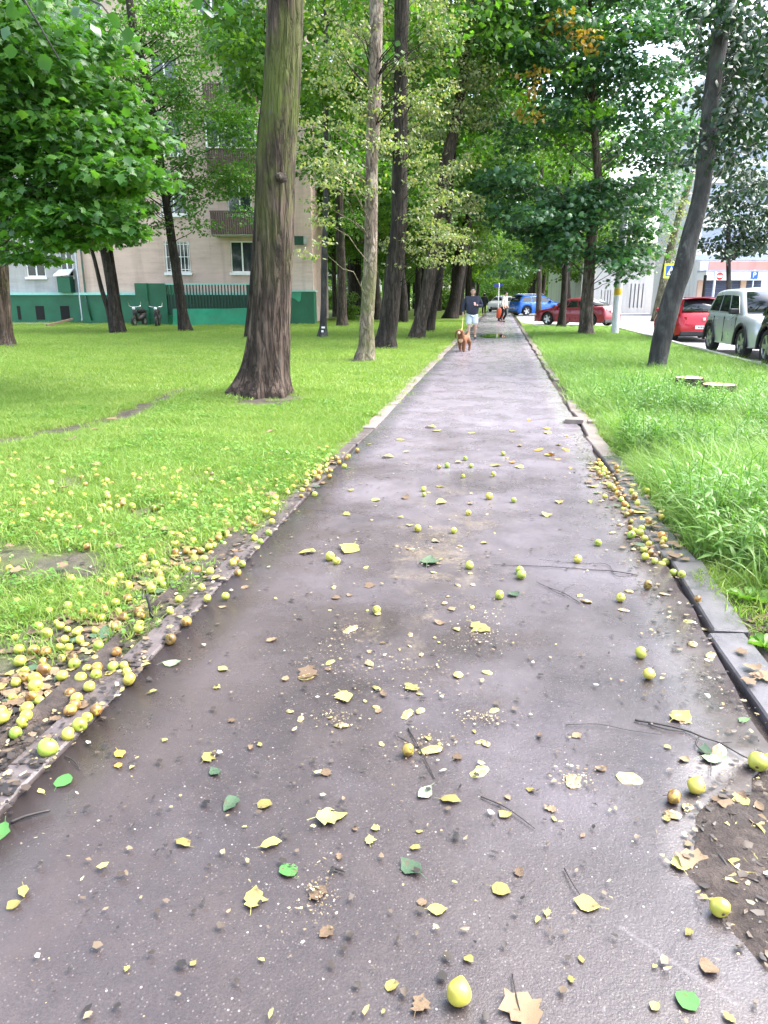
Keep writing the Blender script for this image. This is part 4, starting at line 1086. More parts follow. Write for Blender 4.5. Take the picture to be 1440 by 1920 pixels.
tree('T16', 'dark maple with crooked trunk and dense blue-green crown on the right verge', [(1099, 630, 28), (1099, 610, 25), (1101, 560, 23), (1105, 500, 21), (1110, 440, 19), (1118, 395, 17), (1123, 365, 16), (1121, 320, 15), (1115, 250, 13), (1110, 150, 12)],
     'bark_warm', top=12.5, seg=18, flare=1.3, name='maple_tree', clumps=ce, tmpl=MAPLE5, leaf=.20, lmat='bluish', kw=dict(up=1.1, rand=.6),
     extra=[([(995, 190, d16 - 3.3, .35, .3, .5, 45), (1000, 140, d16 - 3.3, .4, .3, .4, 40), (1070, 60, d16 - 3.3, .8, .5, .4, 80), (1040, 20, d16 - 3.3, .7, .5, .4, 60), (1095, 80, d16 - 3.3, .4, .4, .3, 40), (990, 215, d16 - 3.3, .3, .3, .25, 30)], MAPLE5, .17, 'autumn', 'yellowing_sprays'),
            ([(1125, 205, d16 - 3.4, .7, .5, .35, 110), (1060, 130, d16 - 3.3, .6, .5, .3, 70), (960, 170, d16 - 3.3, .7, .5, .4, 80), (1180, 60, d16 - 3, .8, .5, .4, 90), (1260, 195, d16 - 3, .6, .5, .3, 60)], MAPLE5, .18, 'bright', 'bright_sprays')])
tree('T17', 'dark trunk in front of the dark red saloon', [(1053, 615, 17), (1054, 590, 13), (1057, 560, 12), (1060, 500, 12), (1063, 430, 11)], 'bark_dark', top=13, overhead=(FAR[1], 5.2))
tree('T18', 'slim straight trunk in front of the blue car', [(1009, 602, 12), (1010, 570, 10), (1011, 520, 9), (1012, 460, 9), (1013, 380, 8)], 'bark_mid', top=14, overhead=(FAR[0], 6.2))
tree('T20', 'greenish pale trunk beyond the road just left of the slanting trunk', [(1231, 594, 18), (1240, 550, 16), (1252, 490, 15), (1264, 440, 14), (1278, 390, 12)], 'bark_green', d=48, top=11, name='street_tree',
     clumps=[(1262, 470, 47, 1.2, 1, .8, 200), (1250, 430, 47, 1.3, 1, .9, 240), (1280, 380, 47, 1.4, 1, .9, 240), (1270, 320, 47, 1.6, 1, .9, 240), (1300, 280, 47, 1.6, 1, .9, 240), (1240, 380, 47, 1.2, 1, .7, 160)], tmpl=RHOMB, leaf=.17, lmat='shoot')

# near leaves hanging into the top left corner from a bough above the camera
nb = empty('hanging_bough', P(40, -260, 3.2), 0, 'near bough with large drooping oval leaves hanging into the top left corner', 'branch')
b0 = P(40, -260, 3.2)
mb = MB(); mb.tube(limb_pts(P(-260, -420, 3.6), P(110, 110, 3.0), .10, 8, 3), [.03, .026, .02, .016, .012, .009, .006, .004, .003], 7)
mb.tube(limb_pts(P(-60, -160, 3.3), P(230, 60, 3.2), .05, 6, 4), [.014, .012, .01, .008, .006, .004, .003], 6)
mb.tube(limb_pts(P(120, -260, 3.3), P(400, 20, 3.1), .05, 6, 5), [.016, .012, .01, .008, .006, .004, .003], 6)
mb.build('bough', M['bark_grey'], nb, True, b0)
BIG = (OVAL[0] * np.array([1.0, 1, 1]), OVAL[1])
gl = random.Random(9)
lm = []
for (x, y) in ((20, 95), (60, 150), (85, 115), (10, 60), (45, 40), (110, 60), (140, 20), (70, 10), (180, 55), (130, 75), (215, 35), (25, 20), (390, 20), (405, 45), (430, 15), (450, 35), (370, 5), (160, 5), (240, 65), (95, 150)):
    lm.append((x, y, gl.uniform(-.2, .35)))
# apple-tree twig at the top right corner
# ---- avenue trees further away and the wood that closes the view
gf = random.Random(44)
spots = []
for y in (58, 67, 76, 86, 97, 110, 125, 142): spots.append((-3.3 + gf.uniform(-.5, .5), y))
for y in (59, 70, 82, 95, 108, 122, 140): spots.append((3.4 + gf.uniform(-.6, .8) + (1.2 if y > 90 else 2.5), y + (6 if y < 80 else 0)))
for k in range(24): spots.append((gf.uniform(-30, -6.5), gf.uniform(54, 105)))
for k in range(16): spots.append((gf.uniform(-26, 16), gf.uniform(140, 190)))
for k in range(7): spots.append((gf.uniform(8, 17), gf.uniform(100, 140)))
for x, y in ((-8.0, 50), (-6.5, 61), (-9.5, 66), (-12.5, 57.5), (-7.2, 72), (-5.8, 46), (-6.6, 84), (-6.1, 97), (-8.5, 90)): spots.append((x, y))
tb = []
for s in range(3):
    mb = MB(); L = 8.5; g = random.Random(s + 90)
    pts = [np.array([g.uniform(-.12, .12) * k * .6, g.uniform(-.12, .12) * k * .6, -.3 + L * k / 6]) for k in range(7)]
    q, rr = smooth_path(pts, [.34, .25, .23, .2, .17, .13, .08], 3); mb.tube(q, rr, 9)
    for k in range(7):
        a = at_height(q, g.uniform(3.0, 7.5)); an = g.uniform(0, 6.28); mb.tube(limb_pts(a, a + np.array([2.2 * math.cos(an), 2.2 * math.sin(an), g.uniform(.8, 2.0)]), .08, 4, k), [.09, .07, .055, .04, .02], 5)
    o = mb.build('trunk', M['bark_dark' if s < 2 else 'bark_mid'], None, True); tb.append(o.data); bpy.data.objects.remove(o)
ORD = ('nearest', 'second', 'third', 'fourth', 'fifth', 'sixth', 'seventh', 'eighth', 'ninth', 'tenth'); rn_ = ln_ = -1
def hidden(x, y):      # wholly behind the apartment building
    r_, f_ = x * RT[0] + y * RT[1], x * FW[0] + y * FW[1]
    return f_ > 46 and r_ + 3.2 < f_ * UR / BD
spots = [s_ for s_ in spots if not hidden(*s_)]
grove = sorted([s_ for s_ in spots if s_[1] <= 138 and s_[0] <= -4.5 or s_ in ((-5.8, 46),)], key=lambda s_: (s_[0] * RT[0] + s_[1] * RT[1]) / (s_[0] * FW[0] + s_[1] * FW[1]))
ORD += tuple('%dth' % k for k in range(11, 40))
for k, (x, y) in enumerate(spots):
    near = y < 75
    s = k % 3; sc_ = gf.uniform(.9, 1.35)
    if y > 138: lab, grp = 'green tree in the wood closing the far end of the avenue', 'trees closing the avenue'
    elif x > 7: lab, grp = 'green tree beyond the parked cars far along the road', 'trees far along the road'
    elif x > 0: rn_ += 1; lab, grp = 'leafy tree lining the right side of the avenue, %s beyond the blue car' % ORD[rn_], 'far right avenue trees'
    elif x > -4.5 and y > 57 and y not in (66, 57.5, 72): ln_ += 1; lab, grp = 'leafy tree lining the left side of the avenue, %s beyond the walking man' % ORD[ln_], 'far left avenue trees'
    else: lab, grp = 'leafy dark-trunked grove tree, %s to the right of the house corner' % (ORD[grove.index((x, y))] if (x, y) in grove else 'last'), 'grove trees'
    r_o = empty('avenue_tree', (x, y, 0), gf.uniform(0, 6.28), lab, 'tree', grp)
    o = link('trunk', tb[s], r_o); o.scale = (sc_ * .85, sc_ * .85, sc_)
    o = link('crown', FAR[(k + y > 100) % 3 if False else k % 3], r_o, (0, 0, 3.4 * sc_ if y > 138 or near is False else 4.2 * sc_)); o.scale = (sc_, sc_, sc_ * 1.05)
    if y > 138: o.location.z = 1.6
    if y > 138: o.scale = (sc_ * 1.25,) * 3
# low undergrowth closing the far end of the lawn
gu = random.Random(55)
bm_ = std_crown('bush_crown', 95, 1.5, 2.2, 2600, .17, 'far_leaf', k=10)
for k in range(28):
    x, y = (-6.4 - (k - 26) * 1.8, 92) if k >= 26 else (gu.uniform(-30, -4.8), gu.uniform(84, 108)) if k < 16 else (gu.uniform(-14, 9), gu.uniform(146, 150))
    if hidden(x, y): continue
    r_o = empty('bush', (x, y, 0), gu.uniform(0, 6), 'rounded green bush at the far end of the lawn' if k < 16 or k > 25 else 'green bush under the far wood beyond the path end', 'bush', 'far lawn bushes' if k < 16 or k > 25 else 'bushes under the far wood')
    o = link('foliage', bm_, r_o, (0, 0, .2)); s = gu.uniform(.8, 1.6); o.scale = (s * 1.5, s, s)
gb = P(668, 590, 50); r_o = empty('bush', (gb[0], gb[1], 0), 0, 'small bright grass-green bush at the foot of the thick black trunk', 'bush')
o = link('foliage', bm_, r_o, (0, 0, -.1)); o.scale = (.6, .5, .75)

# ================================================================== vehicles
def paint(name, col, metallic=.3, rough=.25):
    t = NT(name); c = t.coord()
    n = t.noise(c, 1.5, 4)
    col2 = t.mix(t.ramp(n, [(.3, 0), (.7, 1)]), [x * .88 for x in col], col)
    return t.done(t.bsdf(col2, t.ramp(t.noise(c, 4, 5), [(.3, rough), (.7, rough + .14)]), None, metallic, .5, Coat_Weight=.5, Coat_Roughness=.08))
M['p_red'] = paint('bright_red_car_paint', (.46, .015, .03))
M['p_dred'] = paint('dark_red_car_paint', (.20, .008, .022))
M['p_silver'] = paint('silver_car_paint', (.52, .55, .57), .45)
M['p_black'] = paint('blue_black_car_paint', (.018, .021, .032))
M['p_blue'] = paint('bright_blue_car_paint', (.01, .13, .55))
M['p_white'] = paint('white_car_paint', (.75, .75, .76), 0)
M['car_glass'] = plain('car_glass', (.012, .015, .018), .04, var=.1, spec=.9)
M['tyre'] = plain('tyre_rubber', (.016, .016, .017), .8)
M['rim'] = plain('alloy_rim', (.45, .46, .48), .3, metallic=.8)
M['lamp'] = plain('headlight_glass', (.62, .64, .66), .12, var=.3, scale=20)
M['tail'] = plain('tail_light_red', (.28, .008, .01), .15)
M['tail_dark'] = plain('dark_tail_light', (.06, .008, .02), .15)
M['plate'] = plain('white_number_plate', (.72, .72, .72), .4, var=.03)
M['black_trim'] = plain('black_plastic_trim', (.015, .015, .016), .55)
M['chrome'] = plain('bright_metal', (.6, .6, .6), .15, metallic=.9)

def car(name, label, loc, head, L, W, H, deck, roofp, mat, belt=.98, wheel_r=.33, wb=None, tail='tail', plate_z=.6, ride=.2, group=None, roofbars=False, front_plate=True, spoiler=False, clad=False, side_cols=((.05, .33), (.37, .64), (.68, .95)), cat='car'):
    """x forward. deck: [(x/L, z)] top line of the lower body; roofp: (xr_base, xr_top, xf_top, xf_base) as x/L."""
    root = empty(name, (loc[0], loc[1], .04), math.atan2(head[1], head[0]), label, cat, group)
    wb = wb or .6 * L; xw = (-wb / 2 - .02 * L, wb / 2 - .02 * L); ar = wheel_r * 1.2
    dx = [p[0] * L for p in deck]; dz = [p[1] for p in deck]
    xs_ = sorted(set([round(v, 3) for v in np.linspace(-L / 2, L / 2, 44)] + [round(x + ar * c, 3) for x in xw for c in (-1, -.97, -.85, -.6, -.3, 0, .3, .6, .85, .97, 1)]))
    def zb(x):
        z = ride + .10 * max(0, (abs(x) / (L / 2) - .82) / .18) ** 2
        for c in xw:
            d = abs(x - c)
            if d <= ar: z = max(z, wheel_r + math.sqrt(max(ar * ar - d * d, 0)))
        return z
    def hw(x):
        e = abs(x) / (L / 2)
        return W / 2 * (1 - .20 * max(0, (e - .72) / .28) ** 2.2)
    rings = []
    for x in xs_:
        zt = float(np.interp(x, dx, dz)); z0 = zb(x); w_ = hw(x); z0 = min(z0, zt - .12)
        zm = max(z0 + .03, ride + .42 * (zt - ride)); zs = max(zm + .02, zt - .16)
        half = [(w_ * .95, z0), (w_ * 1.0, zm), (w_ * .985, zs), (w_ * .93, zt - .02), (w_ * .80, zt + .012), (w_ * .4, zt + .03)]
        rings.append([(x, y, z) for y, z in half] + [(x, -y, z) for y, z in half[::-1]])
    n = len(rings[0]); mb = MB()
    mb.add([p for r in rings for p in r], [(i * n + k, i * n + k + 1, (i + 1) * n + k + 1, (i + 1) * n + k) for i in range(len(rings) - 1) for k in range(n - 1)] + [tuple(range(n))[::-1], tuple((len(rings) - 1) * n + k for k in range(n))])
    # roof and pillars
    xr0, xr1, xf1, xf0 = [v * L for v in roofp]
    zbl = float(np.interp((xr0 + xf0) / 2, dx, dz)); wbt = W / 2 * .925; wtp = W / 2 * .73
    zr = lambda x: H - .045 - .05 * ((x - (xr1 + xf1) / 2) / max(.1, (xf1 - xr1) / 2)) ** 2
    st = [(xr0, float(np.interp(xr0, dx, dz)) - .02, wbt)] + [(xr1 + (xf1 - xr1) * k / 6, zr(xr1 + (xf1 - xr1) * k / 6), wtp) for k in range(7)] + [(xf0, float(np.interp(xf0, dx, dz)) - .02, wbt)]
    sec = []
    for i, (x, z, w_) in enumerate(st):
        xb = xr0 + (xf0 - xr0) * i / (len(st) - 1)
        zl = float(np.interp(xb, dx, dz)) - .03
        if i in (0, len(st) - 1): sec.append([(x, wbt, zl), (x, wbt, zl + .005), (x, wbt * .8, zl + .012), (x, 0, zl + .02)])
        else: sec.append([(xb, wbt, zl), (x, w_ * 1.03, z - .06), (x, w_ * .9, z), (x, 0, z + .045)])
    full = [s + [(p[0], -p[1], p[2]) for p in s[:-1][::-1]] for s in sec]
    n = len(full[0])
    mb.add([p for r in full for p in r], [(i * n + k, i * n + k + 1, (i + 1) * n + k + 1, (i + 1) * n + k) for i in range(len(full) - 1) for k in range(n - 1)])
    mb.build('body', mat, root, True)
    # dark underbody with wheel wells
    mb = MB(); mb.box(-L / 2 + .25, L / 2 - .25, -W / 2 * .80, W / 2 * .80, ride - .02, zbl - .15); mb.build('underbody', M['black_trim'], root)
    # side windows
    zl_ = lambda x: float(np.interp(x, dx, dz))
    for s in (1, -1):
        for a, b in side_cols:
            q = []
            for f, t_ in ((a, .10), (b, .10), (b, .84), (a, .84)):
                xb = xr0 + (xf0 - xr0) * (f * .94 + .03); xt = xr1 + (xf1 - xr1) * f
                lo = np.array([xb, wbt, zl_(xb) - .03]); hi = np.array([xt, wtp * 1.03, zr(xt) - .06])
                p = lo * (1 - t_) + hi * t_; q.append((p[0], s * (p[1] + .010), p[2] + .002))
            m_ = MB(); q2 = [(p[0], p[1] - s * .03, p[2]) for p in q]
            m_.add(q + q2, [(0, 1, 2, 3), (4, 7, 6, 5)] + [(i, 4 + i, 4 + (i + 1) % 4, (i + 1) % 4) for i in range(4)]); m_.build('side_window', M['car_glass'], root)
    for nm, x0, x1 in (('rear_window', xr0, xr1), ('windscreen', xf0, xf1)):
        q = []; sg = -1 if nm == 'rear_window' else 1
        for f, t_ in ((-.86, .10), (.86, .10), (.86, .90), (-.86, .90)):
            lo = np.array([x0, f * wbt, zl_(x0) + .0]); hi = np.array([x1, f * wtp * .98, zr(x1) + .012])
            p = lo * (1 - t_) + hi * t_; q.append((p[0] + sg * .03, p[1], p[2] + .028))
        mid = [((q[0][0] + q[1][0]) / 2 + sg * .02, 0, q[0][2] + .012), ((q[3][0] + q[2][0]) / 2 + sg * .015, 0, q[3][2] + .022)]
        m_ = MB(); v = [q[0], mid[0], q[1], q[2], mid[1], q[3]]; v2 = [(p[0] - sg * .05, p[1], p[2] - .02) for p in v]
        m_.add(v + v2, [(0, 1, 4, 5), (1, 2, 3, 4), (6, 11, 10, 7), (7, 10, 9, 8)] + [(i, 6 + i, 6 + (i + 1) % 6, (i + 1) % 6) for i in range(6)]); m_.build(nm, M['car_glass'], root, True)
    # wheels
    wm = MB(); r = wheel_r
    wm.lathe([(r * .66, -.10), (r * .92, -.11), (r, -.07), (r, .07), (r * .92, .11), (r * .66, .10)], 24, axis='y')
    rm = MB(); rm.lathe([(r * .67, -.09), (r * .63, .03), (r * .63, .085), (r * .68, .10)], 20, axis='y')
    for k in range(5):
        a = 2 * math.pi * k / 5; ca, sa = math.cos(a), math.sin(a)
        vs = [(ca * q * r - sa * ww, yy, sa * q * r + ca * ww) for q, ww, yy in ((.08, .05, .075), (.08, -.05, .075), (.66, -.045, .095), (.66, .045, .095))]
        rm.add(vs + [(x, yy - .03, z) for x, yy, z in vs], [(0, 1, 2, 3), (4, 7, 6, 5), (0, 4, 5, 1), (1, 5, 6, 2), (2, 6, 7, 3), (3, 7, 4, 0)])
    rm.lathe([(0, .09), (r * .16, .085), (r * .18, .05)], 10, axis='y')
    rm.lathe([(0, -.02), (r * .64, -.02)], 16, axis='y', mi=1)
    ty = rimm = None
    for x in xw:
        for s in (1, -1):
            if ty is None:
                o = wm.build('wheel', M['tyre'], root, True); ty = o.data
                q = rm.build('rim', [M['rim'], M['black_trim']], o, False); rimm = q.data
            else:
                o = link('wheel', ty, root); q = link('rim', rimm, o)
            o.location = (x, s * (W / 2 - .13), r); o.rotation_euler = (0, 0, 0 if s > 0 else math.pi)
    # lights, plates, mirrors, handles
    zf = float(np.interp(L * .47, dx, dz)); zk = float(np.interp(-L * .47, dx, dz))
    for s in (1, -1):
        m_ = MB(); m_.box(-.16, .13, -.14, .14, -.085, .085); o = m_.build('headlight', M['lamp'], root, bevel=.03); o.location = (L * .455, s * hw(L * .46) * .76, zf - .15); o.rotation_euler = (0, .1, -s * .45)
        m_ = MB(); m_.box(-.10, .14, -.12, .12, -.10, .10); o = m_.build('tail_light', M[tail], root, bevel=.02); o.location = (-L * .462, s * hw(L * .47) * .78, zk - .20); o.rotation_euler = (0, 0, -s * .4)
        m_ = MB(); m_.box(-.07, .08, -.02, .20, -.07, .07); o = m_.build('mirror', mat if not clad else M['black_trim'], root, bevel=.03); o.location = (xf0 - .22 * (xf0 - xf1) - .22, s * (wbt + .02), zl_(xf0) + .08); o.rotation_euler = (0, 0, 0 if s > 0 else math.pi)
        for k, fx in enumerate((.02, -.20)):
            m_ = MB(); m_.box(-.09, .09, -.012, .02, -.018, .018); o = m_.build('door_handle', M['chrome'] if not clad else mat, root, bevel=.006); o.location = (fx * L, s * (W / 2 * .985 - .004), zbl - .17); o.rotation_euler = (0, 0, 0 if s > 0 else math.pi)
        for fx in (.17, -.045, -.25):   # door seams
            xx = fx * L; m_ = MB(); w_ = hw(xx)
            z0 = max(zb(xx) + .04, ride + .06)
            m_.box(xx - .006, xx + .006, s * w_ * .99 - .012, s * w_ * .99 + .012, z0, zbl - .1); m_.build('door_seam', M['black_trim'], root)
    for sgn, zp_, on in ((1, plate_z - .12, front_plate), (-1, plate_z, True)):
        if not on: continue
        m_ = MB(); m_.box(-.012, .012, -.26, .26, -.056, .056); o = m_.build('number_plate', M['plate'], root); o.location = (sgn * (L / 2 + .014), 0, zp_)
        m_ = MB()
        for k in range(8):
            y0 = -.20 + .05 * k; m_.box(.0125 * sgn - .002, .0125 * sgn + .003, y0, y0 + .028, -.03, .03)
        m_.build('plate_marks', M['black_trim'], o)
    m_ = MB(); m_.box(L / 2 - .06, L / 2 + .004, -W * .27, W * .27, ride + .10, ride + .30); m_.build('grille', M['black_trim'], root, bevel=.02)
    m_ = MB(); m_.box(-L / 2 - .006, -L / 2 + .08, -W * .40, W * .40, ride + .02, ride + .16); m_.build('rear_bumper', M['black_trim'], root, bevel=.02)
    m_ = MB(); m_.box(-L / 2 - .012, -L / 2 + .02, -.05, .05, -.05, .05); o = m_.build('badge', M['chrome'], root, bevel=.02); o.location = (0, 0, zk - .17)
    if roofbars:
        for s in (1, -1):
            m_ = MB(); m_.tube([(xr1, s * wtp * .92, H - .03), (xr1 + .2, s * wtp * .92, H + .04), (xf1 - .2, s * wtp * .92, H + .04), (xf1, s * wtp * .92, H - .03)], .022, 6); m_.build('roof_rail', M['chrome'], root, True)
    if spoiler:
        m_ = MB(); m_.box(xr1 - .24, xr1 + .08, -wtp * .9, wtp * .9, H - .06, H - .015); m_.build('spoiler', mat, root, bevel=.015)
    if clad:
        for x in xw:
            for s in (1, -1):
                m_ = MB(); pts = [(x + ar * 1.05 * math.cos(a), s * (W / 2 - .005), wheel_r + ar * 1.05 * math.sin(a)) for a in np.linspace(-.15, math.pi + .15, 13)]
                m_.tube(pts, .045, 6); m_.build('arch_cladding', M['black_trim'] if mat != M['p_black'] else mat, root, True)
    return root
HATCH = [(-.5, .62), (-.49, .90), (-.44, 1.0), (-.2, .99), (.22, .95), (.27, .93), (.42, .80), (.485, .66), (.5, .52)]
SUVD = [(-.5, .66), (-.49, 1.02), (-.45, 1.10), (-.2, 1.09), (.2, 1.06), (.27, 1.05), (.43, .96), (.488, .82), (.5, .6)]
SEDAN = [(-.5, .62), (-.49, .94), (-.46, 1.0), (-.33, 1.01), (-.2, .96), (.2, .92), (.25, .90), (.42, .78), (.485, .64), (.5, .5)]
car('parked_car', 'bright red hatchback seen from behind past the slanting trunk', (6.82, 29.2), (0, 1), 4.25, 1.80, 1.50, HATCH, (-.47, -.36, .06, .25), M['p_red'], plate_z=.50, tail='tail', group='cars parked by the road', spoiler=True)
car('parked_car', 'silver off-roader facing the camera between red hatchback and black car', (6.88, 21.55), (.03, -1), 4.35, 1.80, 1.74, SUVD, (-.46, -.40, .05, .24), M['p_silver'], wheel_r=.37, wb=2.62, ride=.28, clad=True, group='cars parked by the road', roofbars=False)
car('parked_car', 'blue-black off-roader cut by the right edge of the view', (6.93, 16.8), (0, -1), 4.75, 1.92, 1.82, SUVD, (-.45, -.40, .06, .24), M['p_black'], wheel_r=.40, wb=2.8, ride=.28, clad=True, group='cars parked by the road', roofbars=True)
q = P(1080, 600, 41.3); car('parked_car', 'dark red saloon parked slantwise behind the verge tree trunks', (q[0], q[1]), (-.76, .65), 4.55, 1.78, 1.46, SEDAN, (-.36, -.21, .06, .24), M['p_dred'], plate_z=.78, tail='tail_dark', group='cars in the parking bay')
q = P(1004, 580, 63.5); car('parked_car', 'bright blue estate-like car with dark rear lights in the bay beyond the path', (q[0] + .1, q[1]), (.88, .47), 4.5, 1.85, 1.66, SUVD, (-.47, -.38, .06, .25), M['p_blue'], wheel_r=.37, tail='tail_dark', group='cars in the parking bay', spoiler=True, roofbars=True)
q = P(940, 575, 80); car('parked_car', 'pale car with dark lower body left of the blue car', (q[0], q[1]), (-.3, -.95), 4.4, 1.8, 1.6, SUVD, (-.46, -.38, .06, .24), M['p_white'], wheel_r=.35, clad=True, group='cars in the parking bay')

# two-wheelers leaning by the green entrance
def motorbike(label, px, py, d, rot):
    p = P(px, py, d)
    root = empty('motor_scooter', (p[0], p[1], .02), YAW + rot, label, 'motor scooter', 'scooters by the green entrance')
    for x in (-.55, .58):
        m_ = MB(); m_.lathe([(.15, -.05), (.24, -.06), (.27, -.02), (.27, .02), (.24, .06), (.15, .05)], 18, axis='y'); o = m_.build('wheel', M['tyre'], root, True); o.location = (x, 0, .27)
        m_ = MB(); m_.lathe([(0, .03), (.15, .04), (.15, -.04), (0, -.03)], 12, axis='y'); m_.build('rim', M['rim'], o)
    m_ = MB(); m_.tube([(-.75, 0, .62), (-.45, 0, .55), (-.1, 0, .42), (.15, 0, .34), (.35, 0, .40), (.44, 0, .75), (.40, 0, .98)], [.10, .17, .17, .10, .12, .13, .06], 10); m_.build('body', M['black_trim'], root, True)
    m_ = MB(); m_.tube([(-.72, 0, .78), (-.4, 0, .80), (.0, 0, .76), (.06, 0, .72)], [.08, .13, .12, .05], 10); m_.build('seat', M['dark'], root, True)
    m_ = MB(); m_.tube([(.36, -.34, 1.04), (.42, -.12, .99), (.42, .12, .99), (.36, .34, 1.04)], .022, 6); m_.build('handlebar', M['chrome'], root, True)
    m_ = MB(); m_.tube([(.44, 0, .8), (.52, 0, .5), (.58, 0, .27)], .04, 6); m_.build('fork', M['black_trim'], root, True)
    m_ = MB(); m_.lathe([(0, .07), (.06, .055), (.085, .0), (.07, -.05)], 12, axis='y'); o = m_.build('headlight', M['lamp'], root, True); o.location = (.52, 0, .92); o.rotation_euler = (0, 0, -R(90))
    for s in (1, -1):
        m_ = MB(); m_.tube([(.37, s * .30, 1.04), (.36, s * .36, 1.2), (.36, s * .36, 1.26)], [.01, .01, .05], 6); m_.build('mirror', M['chrome'], root)
motorbike('dark scooter standing left in front of the green entrance', 262, 606, 40.7, R(-100))
motorbike('dark scooter standing right in front of the green entrance panel', 296, 609, 40.0, R(-80))

# ================================================================== people and dog
M['skin'] = plain('skin', (.50, .31, .23), .5, var=.06)
M['hair'] = plain('dark_hair', (.018, .013, .011), .6)
M['navy'] = plain('navy_sweater', (.028, .032, .055), .9, var=.2, scale=9, bump=.3)
M['shorts'] = plain('pale_blue_shorts', (.60, .68, .80), .85, var=.1, scale=7, bump=.2)
M['shoe_w'] = plain('pale_shoe', (.6, .58, .57), .6)
M['shoe_d'] = plain('dark_shoe', (.05, .05, .06), .6)
M['cream'] = plain('cream_jacket', (.66, .60, .58), .85, var=.1)
M['black_cloth'] = plain('black_cloth', (.012, .012, .014), .9, var=.2)
M['orange_red'] = plain('orange_red_fabric', (.55, .085, .03), .7, var=.2, scale=8)
M['eye'] = plain('dark_eye', (.01, .008, .008), .2)
M['lip'] = plain('lip', (.40, .17, .15), .5)
def skin_mesh(verts, edges, radii, sub=2):
    me = bpy.data.meshes.new('skin_tmp'); me.from_pydata([tuple(v) for v in verts], edges, [])
    ob = bpy.data.objects.new('skin_tmp', me); COL.objects.link(ob)
    ob.modifiers.new('s', 'SKIN').use_smooth_shade = True
    lay = me.skin_vertices[0].data
    for i, r in enumerate(radii):
        lay[i].radius = (r, r) if not hasattr(r, '__len__') else r
        lay[i].use_root = (i == 0)
    ss = ob.modifiers.new('ss', 'SUBSURF'); ss.levels = ss.render_levels = sub
    dg = bpy.context.evaluated_depsgraph_get()
    out = bpy.data.meshes.new_from_object(ob.evaluated_get(dg))
    bpy.data.objects.remove(ob); bpy.data.meshes.remove(me)
    vs = [tuple(v.co) for v in out.vertices]; fs = [tuple(p.vertices) for p in out.polygons]
    bpy.data.meshes.remove(out)
    return vs, fs
def chain(mb, pts, radii, mi=0, sub=1):
    vs, fs = skin_mesh(pts, [(i, i + 1) for i in range(len(pts) - 1)], radii, sub); mb.add(vs, fs, mi)
def ellipsoid(mb, c, r, n=12, m=9, mi=0):
    vs = []; fs = []
    for i in range(m + 1):
        th = math.pi * i / m
        for k in range(n):
            a = 2 * math.pi * k / n; vs.append((c[0] + r[0] * math.sin(th) * math.cos(a), c[1] + r[1] * math.sin(th) * math.sin(a), c[2] + r[2] * math.cos(th)))
    for i in range(m):
        for k in range(n): fs.append((i * n + k, (i + 1) * n + k, (i + 1) * n + (k + 1) % n, i * n + (k + 1) % n))
    mb.add(vs, fs, mi)
def hand(mb, wrist, dirn, palm_n, mi=0, curl=.5, s=1.0):
    w_ = Vector(wrist); d = Vector(dirn).normalized(); nrm_ = Vector(palm_n); nrm_ = (nrm_ - d * nrm_.dot(d)).normalized(); sd = d.cross(nrm_)
    chain(mb, [w_ - d * .02, w_ + d * .03 * s, w_ + d * .085 * s], [(.026, .020), (.036, .018), (.038, .016)], mi)
    for k, (off, L) in enumerate(((-.027, .062), (-.009, .074), (.009, .070), (.027, .055))):
        b = w_ + d * .075 * s + sd * off * s; p1 = b + (d * .45 * L + nrm_ * curl * .2 * L); p2 = p1 + (d * .3 * L + nrm_ * curl * .55 * L); p3 = p2 + (d * .15 * L + nrm_ * curl * .6 * L)
        chain(mb, [b - d * .02, b, p1, p2, p3], [.0085, .009, .0085, .008, .0065], mi)
    b = w_ + d * .03 * s - sd * .03 * s; chain(mb, [b, b + d * .025 - sd * .025 + nrm_ * .01, b + d * .055 - sd * .028 + nrm_ * .025], [.012, .010, .008], mi)
def head(mb, c, tilt=0, mi=(0, 1, 2, 3)):
    "faces -Y; c is the head centre"
    x, y, z = c; skin_, hair_, eye_, lip_ = mi
    ellipsoid(mb, (x, y, z), (.078, .096, .118), 16, 12, skin_); ellipsoid(mb, (x, y - .022, z - .055), (.060, .066, .068), 14, 9, skin_)
    mb.add([(x - .015, y - .098, z - .025), (x + .015, y - .098, z - .025), (x, y - .122, z - .022), (x, y - .094, z + .018)], [(0, 1, 2), (0, 2, 3), (2, 1, 3)], skin_)
    for s in (1, -1):
        ellipsoid(mb, (x + s * .031, y - .086, z + .005), (.013, .010, .008), 8, 6, eye_); ellipsoid(mb, (x + s * .080, y + .005, z - .005), (.012, .022, .032), 8, 6, skin_)
        ellipsoid(mb, (x + s * .031, y - .090, z + .024), (.022, .008, .005), 8, 5, hair_)
    ellipsoid(mb, (x, y - .088, z - .060), (.024, .008, .007), 8, 5, lip_)
